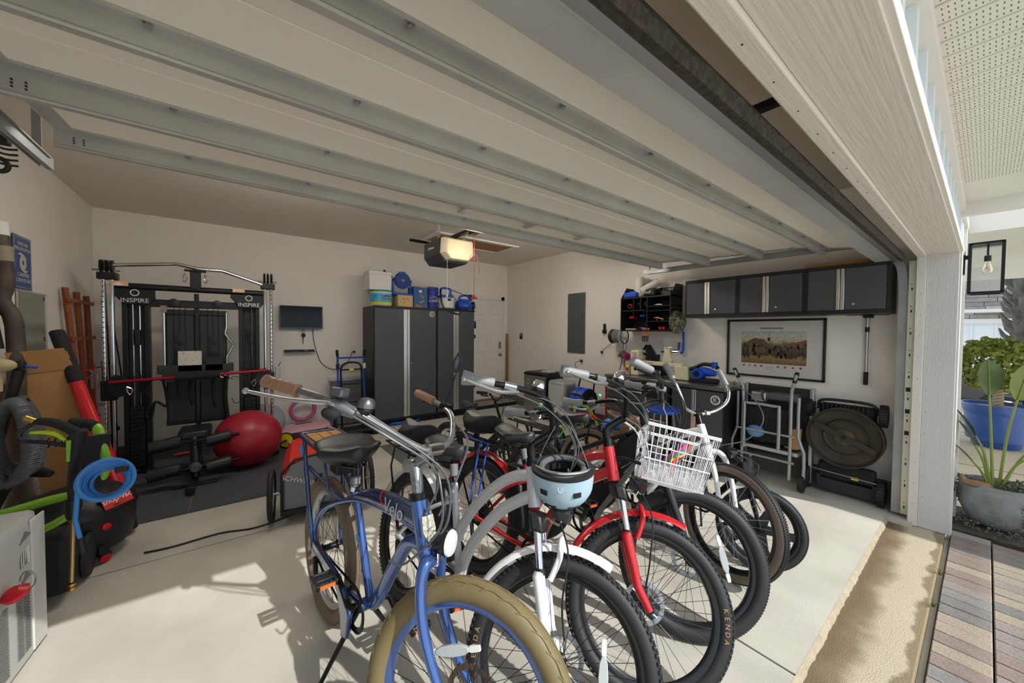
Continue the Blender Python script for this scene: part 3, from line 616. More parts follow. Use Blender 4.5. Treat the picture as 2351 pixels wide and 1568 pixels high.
# ================================================================== HAND TRUCK etc
h = thing('hand_truck', 'blue and black folding hand truck standing left of the tall cabinets', 'hand truck', (1.42, 5.85, .0))
for s in (-1, 1):
    MB().tube([(s*.19, 0, .25), (s*.19, .05, .70), (s*.19, .08, 1.12)], .014, 10).build('outer_tube', blue, h)
    MB().tube([(s*.15, 0, .05), (s*.15, .06, .92)], .014, 10).build('inner_tube', blackm, h)
    MB().tube([(s*.19, .08, 1.12), (s*.20, .07, 1.22)], .02, 10).build('grip', foam, h)
    MB().cbox((s*.19, .07, .97), (.045, .05, .09)).build('lock_sleeve', alu if s > 0 else black, h, bevel=.006)
    MB().lathe((s*.22-.02, .09, .10), (1, 0, 0), [(.05, 0), (.095, .005), (.10, .02), (.095, .035), (.05, .04)], 24).build('wheel', rubber, h)
    MB().lathe((s*.18-.012, -.05, .40), (1, 0, 0), [(.02, 0), (.05, .003), (.05, .021), (.02, .024)], 20).build('caster', rubber, h)
MB().tube([(-.19, .08, 1.10), (.19, .08, 1.10)], .014, 10).build('top_bar', blue, h)
MB().tube([(-.15, .06, .92), (-.12, .06, 1.0), (0, .06, 1.03), (.12, .06, 1.0), (.15, .06, .92)], .014, 10, smooth=4).build('arch', blackm, h)
for z in (.25, .42, .70, .92): MB().cyl((-.15, .02+z*.045, z), (.15, .02+z*.045, z), .011, n=8).build('cross_bar', blackm, h)
MB().box(-.20, .20, -.30, .0, .03, .06).build('toe_plate', matte, h, bevel=.01); MB().box(-.03, .03, .04, .05, .905, .935).build('label', yellow, h)
w_ = thing('window_screen', 'grey mesh screen panel leaning on the wall behind the hand truck', 'screen', (1.42, 6.18, 0))
MB().box(-.25, .25, 0, .012, .03, .72).build('mesh', mat('mesh_grey', '6b6e70', .7, var=.2, vscale=90), w_)
MB().box(-.27, -.25, -.005, .02, .01, .74).box(.25, .27, -.005, .02, .01, .74).box(-.27, .27, -.005, .02, .72, .74).build('frame', alu, w_, bevel=.003)
sp = thing('aerobic_step', 'low black plastic step platform on the floor in front of the hand truck', 'step platform', (1.45, 5.52, 0))
MB().box(-.23, .23, -.13, .12, .06, .11).build('deck', black, sp, bevel=.012)
for s in (-1, 1): MB().box(s*.18-.05, s*.18+.05, -.12, .11, 0, .06).build('riser', black, sp, bevel=.008)
# ================================================================== LEFT WALL
sg = thing('wall_sign', 'blue hurricane evacuation plan sign with white swirl on the left wall', 'sign', M=axes((XL+.012, 4.49, 2.015), (0, 1, 0), (0, 0, 1), (1, 0, 0)))
sgb = mat('sign_blue', '274a86', .4, var=.04, vscale=4); sgw = mat('sign_white', 'b9b7a6', .5)
MB().box(-.15, .15, -.20, .20, -.004, 0).build('plate', sgb, sg, bevel=.002)
MB().box(-.14, .14, .186, .19, 0, .001).box(-.14, .14, -.19, -.186, 0, .001).box(-.14, -.136, -.19, .19, 0, .001).box(.136, .14, -.19, .19, 0, .001).build('border', sgw, sg)
text('heading', 'HURRICANE\nEVACUATION PLAN', .038, sgw, sg, (0, .12, .001), sx=.78); text('steps', '1. GRAB BEER\n2. RUN LIKE HELL', .043, sgw, sg, (0, -.115, .001), sx=.75)
sw = [(.055*math.cos(a), .055*math.sin(a)) for a in [k*math.pi/12 for k in range(24)]]
hole = [(.017*math.cos(a), .017*math.sin(a)) for a in [k*math.pi/12 for k in range(24)]]
m = MB(); m.loft([[V((x, y, z)) for x, y in sw]+[] for z in (0, .001)], cap=False)
fs = []; vs = [V((x, y, .0012)) for x, y in sw]+[V((x, y, .0012)) for x, y in hole]
for i in range(24): fs.append((i, (i+1) % 24, 24+(i+1) % 24, 24+i))
m._add(vs, fs)
for s in (1, -1): m.prism([(s*x, s*y) for x, y in ((.055, 0), (.05, .04), (.02, .062), (-.04, .075), (-.085, .055), (-.05, .055), (-.02, .05), (0, .04), (.03, .02))], (0, 0, 0), (1, 0, 0), (0, 1, 0), (0, 0, 1), .0011)
m.build('storm_symbol', sgw, sg, smooth=False)
mr = thing('wall_mirror', 'frameless mirror in thin metal edging hanging below the blue sign', 'mirror', M=axes((XL+.012, 4.64, 1.35), (0, 1, 0), (0, 0, 1), (1, 0, 0)))
MB().box(-.25, .25, -.45, .45, -.004, 0).build('glass', mat('mirror_glass', 'c8d2cc', .03, 1.0), mr); MB().box(-.258, .258, .445, .455, -.006, .004).box(-.258, -.25, -.45, .45, -.006, .004).box(.25, .258, -.45, .45, -.006, .004).box(-.258, .258, -.455, -.445, -.006, .004).build('edging', galv, mr)
tl = thing('wood_trellis', 'brown stained wooden trellis leaning on the left wall', 'trellis', (XL+.13, 5.50, 0), (0, R(-2.5), 0))
tw_ = mat('trellis_wood', '8a4a28', .6, var=.15, vscale=9, stretch=(6, 6, 1))
for k, (y0, y1) in enumerate(((-.30, -.12), (0, 0), (.30, .12))): MB().tube([(0, y1, .02), (0, y0, 1.90-.02*k)], .024, 4).build('upright', tw_, tl)
for z, hw in ((1.78, .36), (1.42, .32), (1.02, .28), (.6, .22)): MB().box(.02, .04, -hw, hw, z-.018, z+.018).build('slat', tw_, tl, bevel=.002)
wire = mat('red_wire', '7d1a26', .5)
for q, (yy, lab) in enumerate(((5.05, 'nearer of two red wire plant cages leaning below the trellis'), (5.30, 'farther of two red wire plant cages leaning below the trellis'))):
    cg = thing('plant_cage', lab, 'plant cage', (XL+.22, yy, .01), (0, R(-5), 0), 'red wire plant cages')
    for k in range(5): MB().tube([(.05*math.cos(k*1.256), .05*math.sin(k*1.256), 0), (.13*math.cos(k*1.256), .13*math.sin(k*1.256), 1.18)], .0045, 6).build('stake', wire, cg)
    for z in (.35, .75, 1.12): MB().torus((0, 0, z), (0, 0, 1), .05+.08*z/1.18, .0045, 28, 6).build('ring', wire, cg)
for q, (x, y, t, lab) in enumerate(((-1.17, 6.15, 2.02, 'taller thin fishing rod leaning in the left back corner'), (-1.09, 5.95, 1.72, 'shorter dark fishing rod with purple tip in the left back corner'))):
    fr = thing('fishing_rod', lab, 'fishing rod', (x+.12*(q+.5), y-.12, .01))
    MB().tube([(0, 0, 0), (-.12*(q+.5), .12, t)], [.012, .005], 8).build('blank', black, fr); MB().tube([(0, 0, 0), (-.02*(q+.5), .02, .3)], .015, 10).build('grip', foam, fr)
    for k in range(4): MB().torus((-.12*(q+.5)*(.4+.18*k)+.012, .12*(.4+.18*k), t*(.4+.18*k)), (0, 0, 1), .008, .0015, 12, 5).build('line_guide', steel, fr)
    MB().lathe((.02, .02, .36), (0, 1, 0), [(.02, -.02), (.03, -.015), (.03, .015), (.02, .02)], 16).build('reel', mat('reel_purple', '3c2f5e', .4) if q else black, fr)
# cardboard box leaning
T = Matrix.Translation((-1.00, 4.34, .0)) @ Matrix.Rotation(R(-5), 4, 'Y') @ Matrix.Rotation(R(6), 4, 'X') @ Matrix.Rotation(R(14), 4, 'Z')
bx = thing('tall_carton', 'tall brown cardboard carton leaning against the left wall', 'carton', M=T)
MB().box(-.13, .13, -.20, .20, .02, 1.24).build('box', card, bx, bevel=.004)
MB().loft([[V((-.13, y, 1.24)), V((.13, y, 1.24)), V((.10, y-.03, 1.40)), V((-.15, y-.03, 1.40))] for y in (-.205, -.20)]).build('front_flap', card, bx)
MB().loft([[V((x, -.19, 1.24)), V((x, .2, 1.24)), V((x-.02, .2, 1.37)), V((x-.02, -.19, 1.37))] for x in (.126, .132)]).build('side_flap', card, bx)
MB().box(.131, .1325, -.05, .12, .85, 1.10).build('shipping_label', whitep, bx)
text('pen_number', '606', .11, matte, bx, (-.02, -.2015, .72), (R(90), 0, 0), shear=.3)
# red pole
pl = thing('telescoping_pole', 'thick red telescoping tool with black foam grip leaning in front of the carton', 'pole tool', (-.70, 3.90, .33))
pa, pb = V((0, 0, 0)), V((-.33, .22, 1.17)); dd = (pb-pa)
MB().tube([pa+dd*.0, pa+dd*.68], [.055, .036], 20).build('red_tube', mat('tool_red', 'c41220', .3, coat=.4), pl); MB().tube([pa+dd*.68, pa+dd*.685, pa+dd*.99, pa+dd], [.037, .042, .04, .034], 20).build('foam_grip', foam, pl)
MB().tube([V((.02, -.05, .0)), V((.05, -.06, -.30))], [.05, .06], 14).build('lower_body', matte, pl)
text('lettering', 'CRAFTSMAN', .075, whitep, pl, None, M=axes(V((-.055, -.02, .22)), tuple(-(dd.normalized())), tuple(V((.9, -.2, .25)).normalized()), tuple(V((.2, -.95, .2)).normalized())), ext=.0005)
# ================================================================== SHOP VAC, WASHER, AC
vc = thing('shop_vacuum', 'black wet dry vacuum with red casters at the left edge', 'vacuum cleaner', (-.84, 3.64, 0), (0, 0, R(18)))
MB().lathe((0, 0, .06), (0, 0, 1), [(.22, 0), (.25, .03), (.27, .14), (.275, .24)], 36).build('drum', mat('vac_black', '1d1e20', .5, var=.1, vscale=7), vc)
MB().lathe((0, 0, .30), (0, 0, 1), [(.28, 0), (.285, .02), (.27, .06), (.20, .13), (.10, .16), (.001, .16)], 36).build('motor_head', black, vc)
MB().box(-.17, -.11, -.275, -.22, .12, .25).build('red_panel', redf, vc, bevel=.01)
for k, a in enumerate((-70, 20, -160, 110)):
    x, y = .255*math.cos(R(a)), .255*math.sin(R(a))
    MB().lathe((x, y, .035), (math.cos(R(a)), math.sin(R(a)), 0), [(.01, -.015), (.028, -.013), (.028, .013), (.01, .015)], 18).build('caster', redf, vc)
    MB().lathe((x*1.06, y*1.06, .24), (math.cos(R(a)), math.sin(R(a)), 0), [(.022, -.01), (.022, .012), (.015, .016), (.001, .016)], 18).build('latch_cap', redf, vc)
    MB().tube([(x*.9, y*.9, .06), (x*1.05, y*1.05, .05)], .03, 8).build('caster_arm', black, vc)
for k in range(4): MB().box(-.09+k*.05, -.06+k*.05, -.268, -.25, .07, .12).build('vent_slot', matte, vc)
MB().prism([(-.09, -.05), (.09, -.05), (.09, .05), (-.09, .05)], (.15, -.20, .39), (.8, .55, 0), (-.25, .35, .85), (.5, -.7, .4), .003).build('brand_label', redf, vc)
text('lettering', 'shop-vac', .05, whitep, vc, None, M=axes((.152, -.203, .392), V((.8, .55, 0)).normalized(), V((-.25, .35, .85)).normalized(), V((.5, -.7, .4)).normalized()))
hs = mat('hose_grey', '6c6e72', .45, .2)
def corrugated(path, r, nper, sm=10):
    P = smooth_path(path, sm); L = [0]
    for a, b in zip(P[:-1], P[1:]): L.append(L[-1]+(b-a).length)
    tot = L[-1]; n = int(tot*nper*2); out = []; j = 0
    for i in range(n+1):
        s_ = tot*i/n
        while j < len(P)-2 and L[j+1] < s_: j += 1
        t = (s_-L[j])/max(1e-9, L[j+1]-L[j]); out.append(P[j].lerp(P[j+1], t))
    return MB().tube(out, [r if i % 2 else r*.84 for i in range(n+1)], 12)
vh = thing('vacuum_hose', 'grey corrugated vacuum hose looped at the left edge', 'hose', (-1.0, 3.45, .5))
corrugated([(-.14, -.18, .62), (-.10, -.14, .50), (-.09, -.1, .30), (-.06, -.1, .16), (.0, -.1, .15), (.05, -.1, .28), (.03, -.08, .50), (-.03, -.02, .58), (-.10, 0, .45), (-.05, -.05, .2), (.06, -.06, .22), (.05, -.02, .45), (-.03, .05, .60)], .036, 95).build('hose', hs, vh, ang=80)
# dark bag and poles behind the hoses
bgk = thing('folded_stroller', 'dark folded frame and bag behind the vacuum hose at the left edge', 'folded frame', (-1.12, 3.55, .42))
MB().tube([(-.05, -.15, .0), (.0, -.1, .20), (.05, 0, .24), (.22, -.1, .21)], [.07, .09, .05, .02], 12, smooth=4).build('fabric_bag', matte, bgk)
MB().tube([(.0, -.02, .42), (.10, -.06, .85)], .026, 10).build('frame_tube', black, bgk); MB().cbox((.10, -.06, .88), (.05, .05, .05)).build('joint', black, bgk, bevel=.01)
MB().tube([(-.03, -.1, .62), (.14, -.06, .66)], .022, 8).build('cross_tube', black, bgk); MB().tube([(.11, -.06, .87), (.17, -.06, .86)], .008, 6).build('blue_tip', bluet, bgk)
tag(MB().ball((-1.09, 3.46, 1.30), .075, 18, 12, (1.0, .6, .55)).cyl((-1.09, 3.46, 1.15), (-1.09, 3.46, 1.28), .02, n=10).build('wooden_tool_knob', mat('pale_wood', 'b9a67f', .5, var=.1, vscale=8)), 'pale wooden knob of a tool at the left edge', 'tool handle')  # pale wooden knob on a short shaft, rest of the tool not built
lb_ = thing('leaning_blower_tube', 'tall dark blower tube with pale cap leaning at the left edge', 'tool', (-1.205, 3.98, .98))
MB().tube([(.03, 0, .0), (.03, 0, .55), (-.02, 0, .72), (.0, 0, .85), (-.02, 0, 1.15)], [.042, .042, .04, .04, .04], 14, smooth=4).build('tube', mat('rusty_black', '4a4238', .6, var=.4, vscale=14), lb_)
MB().cyl((-.022, 0, 1.15), (-.026, 0, 1.24), .044, n=16).build('cap', whitep, lb_); MB().cyl((-.01, 0, .98), (-.014, 0, 1.08), .047, n=16).build('band', mat('band_tan', '8c8370', .6), lb_)
MB().tube([(-.06, -.06, .75), (-.02, -.06, .40)], .025, 8).build('side_handle', black, lb_)
wl = thing('wall_tool_rack', 'black tool hooks near the ceiling at the upper left edge', 'hook rack', (-.975, 3.30, 2.50))
MB().cbox((-.155, 0, .05), (.32, .05, .06)).build('bracket', black, wl, bevel=.01)
for k in range(4): MB().tube([(-.10, .0, .03-k*.03), (-.02, 0, .0-k*.028), (.03, 0, .008-k*.03)], .006, 6, smooth=3).build('hook', black, wl)
MB().torus((-.04, 0, -.09), (0, 1, .2), .035, .012, 24, 8).build('cable_loop', cable, wl)
lime = mat('lime_green', '7fb52a', .35, coat=.3)
pw = thing('pressure_washer', 'lime green framed pressure washer with black spray gun and wand at the left', 'pressure washer', (-.86, 3.12, 0), (0, 0, 0))
MB().tube([(-.15, .05, .52), (.02, .02, .56), (.14, -.02, .585), (.23, -.06, .63), (.265, -.08, .74), (.245, -.06, .90), (.22, -.03, .96), (.15, 0, .985)], .024, 14, smooth=6).build('frame_tube', lime, pw)
MB().tube([(-.10, -.04, .40), (.0, -.05, .42), (.10, -.06, .47), (.16, -.05, .52)], .02, 12, smooth=5).build('lower_tube', lime, pw)
MB().tube([(.225, -.035, .955), (.19, -.015, .975), (.12, .01, .985)], .029, 14).build('grip_sleeve', foam, pw)
MB().prism([(-.06, -.17), (.06, -.14), (.07, .16), (-.04, .17)], (.225, -.10, .76), V((.82, .57, 0)).normalized(), (0, 0, 1), V((.57, -.82, 0)).normalized(), .012).build('control_panel', black, pw, bevel=.006)
MB().prism([(-.05, -.05), (.05, -.03), (.05, .03), (-.05, .01)], (.236, -.112, .74), V((.82, .57, 0)).normalized(), (0, 0, 1), V((.57, -.82, 0)).normalized(), .003).build('green_label', lime, pw)
MB().box(-.2, .12, -.1, .12, .06, .38).build('motor_box', matte, pw, bevel=.03)
for s in (-1, 1): MB().lathe((s*.17-.06, .2, .13), (1, 0, 0), [(.05, 0), (.12, .006), (.13, .02), (.12, .034), (.05, .04)], 28).build('wheel', rubber, pw)
MB().tube([(.04, -.38, .0), (.05, -.33, .06)], .03, 10).build('front_foot', matte, pw)
gun = thing('spray_gun', 'black pressure washer spray gun with brass lance hanging on the green frame', 'spray gun', (-.685, 2.90, .92))
MB().tube([(.03, 0, .06), (.02, 0, -.05), (.0, 0, -.22), (.0, 0, -.30)], [.05, .045, .03, .026], 12, smooth=3, flat=.6).build('body', black, gun)
MB().tube([(.02, 0, .05), (-.05, 0, .11), (-.11, 0, .13)], [.022, .022, .018], 10, smooth=4).build('grip', foam, gun)
MB().tube([(-.11, 0, .13), (-.165, 0, .08), (-.155, 0, .04), (-.08, 0, .015), (.0, 0, -.02)], .010, 8, smooth=5).build('trigger_guard', black, gun)
MB().tube([(-.135, 0, .075), (-.06, 0, .06), (-.02, 0, .015)], [.006, .013, .008], 8, smooth=4).build('trigger', mat('trigger_lime', 'b2d11f', .4), gun)
MB().tube([(0, 0, -.30), (0, 0, -.34), (0, 0, -.40)], [.03, .034, .024], 14).build('lance_collar', black, gun)
MB().cyl((0, 0, -.40), (-.012, 0, -.74), .009, n=12).build('lance', mat('brass_steel', 'b59a6a', .3, .9), gun)
for z in (-.405, -.745, -.765): MB().cyl((-.012 if z < -.5 else 0, 0, z), (-.012 if z < -.5 else 0, 0, z-.015), .017, n=12).build('brass_fitting', mat('brass', 'b8923f', .3, 1), gun)
MB().cyl((-.12, 0, .13), (-.15, 0, .15), .016, n=12).build('inlet', mat('brass', ''), gun)
MB().box(-.01, .03, -.034, -.028, -.09, .02).build('name_plate', lime, gun)
bh = thing('pressure_hose', 'coiled light blue pressure hose hanging on the green washer frame', 'hose', (-.548, 2.80, .71))
hb = mat('hose_sky', '3b86d0', .4)
m = MB()
for k in range(7):
    ox, oz, rr_ = random.uniform(-.010, .010), -.006*k+.02, .100-.005*k
    m.torus((ox, -.02+.012*k, oz), (-.20+random.uniform(-.08, .08), 1, -.30+random.uniform(-.08, .08)), rr_, .0095, 40, 8)
m.build('coil', hb, bh); MB().tube([(-.09, -.03, -.02), (-.10, -.03, -.16), (-.085, -.03, -.26)], .010, 10).build('tail', hb, bh)
MB().cyl((-.085, -.03, -.255), (-.075, -.03, -.33), .014, .018, 12).build('coupling', black, bh); MB().cbox((.07, -.05, .07), (.05, .03, .03), Matrix.Rotation(0, 4, 'X')).build('hose_strap', black, bh, bevel=.006)
ac = thing('portable_air_conditioner', 'pale grey portable air conditioner with louvres at the lower left corner', 'air conditioner', (-.745, 2.75, 0), (0, 0, R(-4)))
acm = mat('ac_grey', 'b6b7b3', .42)
poly = [(-.02, 0), (-.36, 0), (-.40, -.04), (-.40, -.55), (-.06, -.55), (.0, -.50), (.0, -.12), (-.005, -.04)]
MB().loft([[V((x*s-(1-s)*.18, y*s-(1-s)*.25, z)) for x, y in poly] for z, s in ((.02, 1), (.60, 1), (.645, .97), (.66, .9))]).build('body', acm, ac, bevel=.006)
MB().box(-.37, -.03, -.53, -.02, 0, .02).build('base', matte, ac)
MB().box(-.004, .006, -.115, .0, .03, .64).build('end_panel', mat('ac_pale', 'c9cac7', .4), ac, bevel=.006)
for cl in range(2):
    for k in range(22):
        MB().box(-.002, .004, -.18-cl*.055, -.135-cl*.055, .07+k*.0135, .0765+k*.0135).build('louvre', mat('louvre_grey', '6f716f', .5), ac)
for k in range(24): MB().box(-.002, .004, -.40, -.30, .06+k*.0125, .0655+k*.0125).build('louvre', mat('louvre_grey', ''), ac)
MB().box(.0, .003, -.20, -.13, .46, .53).build('bar_code_label', mat('label_paper', 'd7d7d3', .5, var=.5, vscale=160, col2='55565a', thr=(.5, .6), stretch=(1, 1, .05)), ac)
for z in (.585, .40): MB().tube([(.0, -.20, z-.02), (.004, -.15, z+.012)], [.002, .012], 8).build('handle_recess', mat('louvre_grey', ''), ac)
fnl = thing('red_funnel', 'red plastic scoop with wire loop hanging at the left edge', 'scoop', (-.735, 2.44, .42))
MB().lathe((0, -.02, 0), (.3, .25, -.9), [(.02, -.02), (.042, .0), (.036, .02), (.001, .034)], 18).build('bowl', redf, fnl); MB().torus((.02, .03, .02), (.9, -.2, .3), .036, .003, 20, 6).build('wire_loop', steel, fnl)
tag(MB().tube([(-.5, 3.42, .006), (-.35, 3.40, .006), (-.1, 3.42, .006), (.1, 3.36, .006), (.30, 3.40, .006), (.5, 3.5, .006)], .007, 8, smooth=6).build('floor_cable', cable), 'black cable running across the floor to the vacuum', 'cable')
# ================================================================== BIKE TRAILER
tr = thing('pet_trailer', 'red and grey fabric bicycle trailer with spoked wheel behind the blue bicycle', 'trailer', (.27, 3.30, 0), (0, 0, R(-8)))
gf = mat('grey_fabric', '7d7e86', .85, bump=.1, bscale=200); rf = mat('red_fabric', 'c4261d', .75, var=.06, vscale=6)
MB().box(.02, .58, .0, .70, .10, .36).build('body', gf, tr, bevel=.015)
roof = [(-.0, .36), (.06, .47), (.22, .52), (.42, .50), (.58, .40), (.58, .36)]
MB().loft([[V((x, y, z)) for x, z in roof] for y in (-.005, .70)]).build('canopy', rf, tr, bevel=.01)
MB().loft([[V((x*.9+.02, y, z-.01)) for x, z in roof] for y in (-.012, -.004)]).build('end_panel', gf, tr)
MB().tube([(.01, -.01, .10), (.01, -.01, .40), (.10, -.01, .50), (.30, -.01, .525), (.5, -.01, .46), (.585, -.01, .36), (.585, -.01, .10)], .011, 8).build('frame_edge', black, tr); MB().box(0, .6, -.02, .02, .07, .11).build('lower_rail', black, tr)
MB().box(.24, .29, -.02, -.005, .12, .36).build('strap', black, tr); MB().box(.235, .295, -.028, -.012, .25, .31).build('buckle', mat('buckle_grey', '3a3b3e', .5), tr, bevel=.004)
text('lettering', 'SCHWINN', .055, whitep, tr, None, M=axes((.13, -.014, .33), V((.93, 0, -.35)), V((.35, 0, .93)), (0, -1, 0)))
for sx in (-.065, .665):
    MB().torus((sx, .12, .205), (1, 0, 0), .185, .020, 40, 10).build('tyre', rubber, tr); MB().torus((sx, .12, .205), (1, 0, 0), .158, .008, 36, 8).build('rim', alu, tr)
    m = MB()
    for k in range(20): m.cyl((sx+.02*(1 if k % 2 else -1), .12+.015*math.cos(k*.314), .205+.015*math.sin(k*.314)), (sx, .12+.155*math.cos(k*.314+.1), .205+.155*math.sin(k*.314+.1)), .0012, n=5)
    m.build('spokes', steel, tr); MB().cyl((sx-.03, .12, .205), (sx+.05, .12, .205), .012, n=10).build('hub', steel, tr)
# ================================================================== FLOOR MATS AND CLUTTER BEHIND THE BICYCLES
fmm = mat('floor_runner', '5b5e5b', .8, var=.12, vscale=30)
tag(MB().box(1.50, 2.28, 4.02, 4.80, 0, .008).build('floor_runner', fmm, bevel=.003), 'grey floor mat in front of the tall cabinets behind the bicycles', 'mat')
tb = thing('toy_carton', 'open brown carton with blue toys in front of the workbench drawers', 'carton', (3.30, 2.50, 0), (0, 0, R(12)))
for a in ((-.22, -.21, -.18, .18), (.21, .22, -.18, .18), (-.22, .22, -.18, -.17), (-.22, .22, .17, .18)): MB().box(a[0], a[1], a[2], a[3], .0, .46).build('side', card, tb)
MB().box(-.22, .22, -.18, .18, 0, .01).build('bottom', card, tb); MB().loft([[V((-.22, y, .46)), V((.22, y, .46)), V((.20, y-.10, .52)), V((-.20, y-.10, .52))] for y in (-.18, -.176)]).build('flap', card, tb)
bt = thing('blue_toy', 'bright blue plastic toy lying in the brown carton', 'toy', (3.30, 2.50, .40)); MB().tube([(-.1, 0, .0), (0, .02, .10), (.12, -.02, .06)], [.05, .07, .04], 10, smooth=3).build('body', mat('toy_blue', '2a7fd8', .4), bt)
nt_ = thing('bungee_net', 'red bungee net tied on the rack of the white cruiser bicycle', 'net', (2.40, 2.14, .74))
for k in range(4):
    MB().tube([(-.10, .16-.09*k, .03), (-.03, .14-.09*k, .05+.02*(k % 2)), (.03, .17-.09*k, .055), (.10, .14-.09*k, .03)], .005, 6, smooth=4).build('cord', redf, nt_); MB().tube([(-.09+.06*k, .16, .03), (-.08+.06*k, .0, .06), (-.09+.06*k, -.12, .03)], .005, 6, smooth=4).build('cord', redf, nt_)
rp_ = thing('rainbow_rope', 'multicoloured rope bundle lying in the white wire basket', 'rope', (1.70, .90, .87)); random.seed(4)
for k, c_ in enumerate(('c2303a', 'd8a427', '2f6fc0', '2f9a5a', 'b23a86')): MB().tube([(-.05+.012*k, .0, -.02), (-.02+random.uniform(-.02, .02), .01*k, .03), (.02, -.02, .05+.01*k), (.06, -.03+.012*k, .10)], .008, 6, smooth=4).build('strand', mat('rope%d' % k, c_, .6), rp_)
# ================================================================== BICYCLES
def bike_matrix(ox, oy, psi, lean):
    d = V((math.cos(psi), math.sin(psi), 0)); l = V((-math.sin(psi), math.cos(psi), 0))
    up = V((0, 0, 1))*math.cos(lean)+l*math.sin(lean); l2 = l*math.cos(lean)-V((0, 0, 1))*math.sin(lean)
    return axes((ox, oy, 0), d, l2, up)
def wheel(root, c, Rw, tw, S, tyre_m, rim_m, spoke_m=None, tread=None, tread_m=None, side_m=None, rotor=True, n_sp=32, mag=None, rotor_m=None, prefix='front', refl=None):
    c = V(c); rt = tw/2; Rc = Rw-rt
    S = S if S is not None else Matrix.Identity(4)
    ty = MB(S).torus(c, (0, 1, 0), Rc, rt, 80, 14, flat=1.0).build(prefix+'_tyre', tyre_m, root, ang=80)
    if side_m:
        m = MB(S)
        for s in (-1, 1):
            m.loft([[c+V(((Rc+rt*math.cos(t)*1.012)*math.cos(a), s*rt*math.sin(t)*1.03, (Rc+rt*math.cos(t)*1.012)*math.sin(a))) for t in (.85, 1.1, 1.5, 1.9, 2.3)]+[c+V(((Rc+rt*.3)*math.cos(a), s*rt*.5, (Rc+rt*.3)*math.sin(a)))] for a in [2*math.pi*i/72 for i in range(72)]], False, True)
        m.build('sidewall', side_m, ty, ang=80)
    if tread:
        m = MB(S); nk = {'knob': 96, 'wave': 34, 'fine': 150}[tread]
        for i in range(nk):
            for row, (off, ln, wd, hh) in enumerate({'knob': ((-.62, .011, .010, .006), (-.22, .012, .010, .006), (.22, .012, .010, .006), (.62, .011, .010, .006)), 'wave': ((-1, 0, 0, 0), (1, 0, 0, 0)), 'fine': ((-.5, .008, .012, .003), (0, .009, .008, .003), (.5, .008, .012, .003))}[tread]):
                a = 2*math.pi*(i+(.5 if row % 2 else 0))/nk; th = off
                if tread == 'wave':
                    pp = []
                    for q in range(9):
                        tq = q/8; aa = a+off*.0+(tq*1.7-.4)*2*math.pi/nk; th = off*(.28+.62*tq+.16*math.sin(tq*6.28)); ee = V((math.cos(aa), 0, math.sin(aa)))
                        pp.append(c+ee*Rc+(ee*math.cos(th)+V((0, 1, 0))*math.sin(th))*(rt+.0005))
                    m.tube(pp, [.0015, .003, .003, .0015], 6); continue
                e = V((math.cos(a), 0, math.sin(a))); tdir = V((-math.sin(a), 0, math.cos(a)))
                nrm = e*math.cos(th)+V((0, 1, 0))*math.sin(th); bi = nrm.cross(tdir)
                p = c+e*Rc+nrm*rt
                m.loft([[p+tdir*sx*ln/2*k+bi*sy*wd/2*k+nrm*h for sx, sy in ((-1, -1), (1, -1), (1, 1), (-1, 1))] for h, k in ((-.002, 1), (hh, .85))])
        m.build('tread_blocks', tread_m or tyre_m, ty, smooth=False)
    Rr = Rw-tw*.92
    ring = lambda a: [c+V((r_*math.cos(a), y, r_*math.sin(a))) for r_, y in ((Rr+.006, -.017), (Rr-.010, -.016), (Rr-.024, -.007), (Rr-.024, .007), (Rr-.010, .016), (Rr+.006, .017))]
    MB(S).loft([ring(2*math.pi*i/72) for i in range(72)], False, True).build(prefix+'_rim', rim_m, root)
    MB(S).cyl(c+V((0, -.055, 0)), c+V((0, .055, 0)), .011, n=12).lathe(c+V((0, -.04, 0)), (0, 1, 0), [(.024, 0), (.024, .006), (.016, .012), (.016, .068), (.024, .074), (.024, .08)], 18).build(prefix+'_hub', blackm, root)
    if mag:
        for k in range(mag):
            a = 2*math.pi*k/mag
            MB(S).loft([[c+V((r_*math.cos(a)-w_*math.sin(a)*q, y, r_*math.sin(a)+w_*math.cos(a)*q)) for q, y in ((-1, -.012), (1, -.012), (1, .012), (-1, .012))] for r_, w_ in ((.02, .03), (Rr*.6, .018), (Rr-.02, .026))]).build('mag_spoke', black, root, bevel=.003)
    else:
        m = MB(S)
        for k in range(n_sp):
            s = 1 if k % 2 else -1; a = 2*math.pi*k/n_sp; b = a+(.55 if (k//2) % 2 else -.55)
            m.tube([c+V((.024*math.cos(b), s*.032, .024*math.sin(b))), c+V(((Rr-.022)*math.cos(a), s*.004, (Rr-.022)*math.sin(a)))], .0011, 5)
        m.build(prefix+'_spokes', spoke_m or spoke, root)
    if rotor:
        m = MB(S); yy = .045
        m.lathe(c+V((0, yy, 0)), (0, 1, 0), [(.068, 0), (.086, 0), (.086, .002), (.068, .002), (.068, 0)], 40, cap=False)
        for k in range(6):
            a = k*math.pi/3; m.tube([c+V((.02*math.cos(a), yy+.001, .02*math.sin(a))), c+V((.07*math.cos(a+.45), yy+.001, .07*math.sin(a+.45)))], .004, 6)
        ro = m.build(prefix+'_disc_rotor', rotor_m or steel, root)
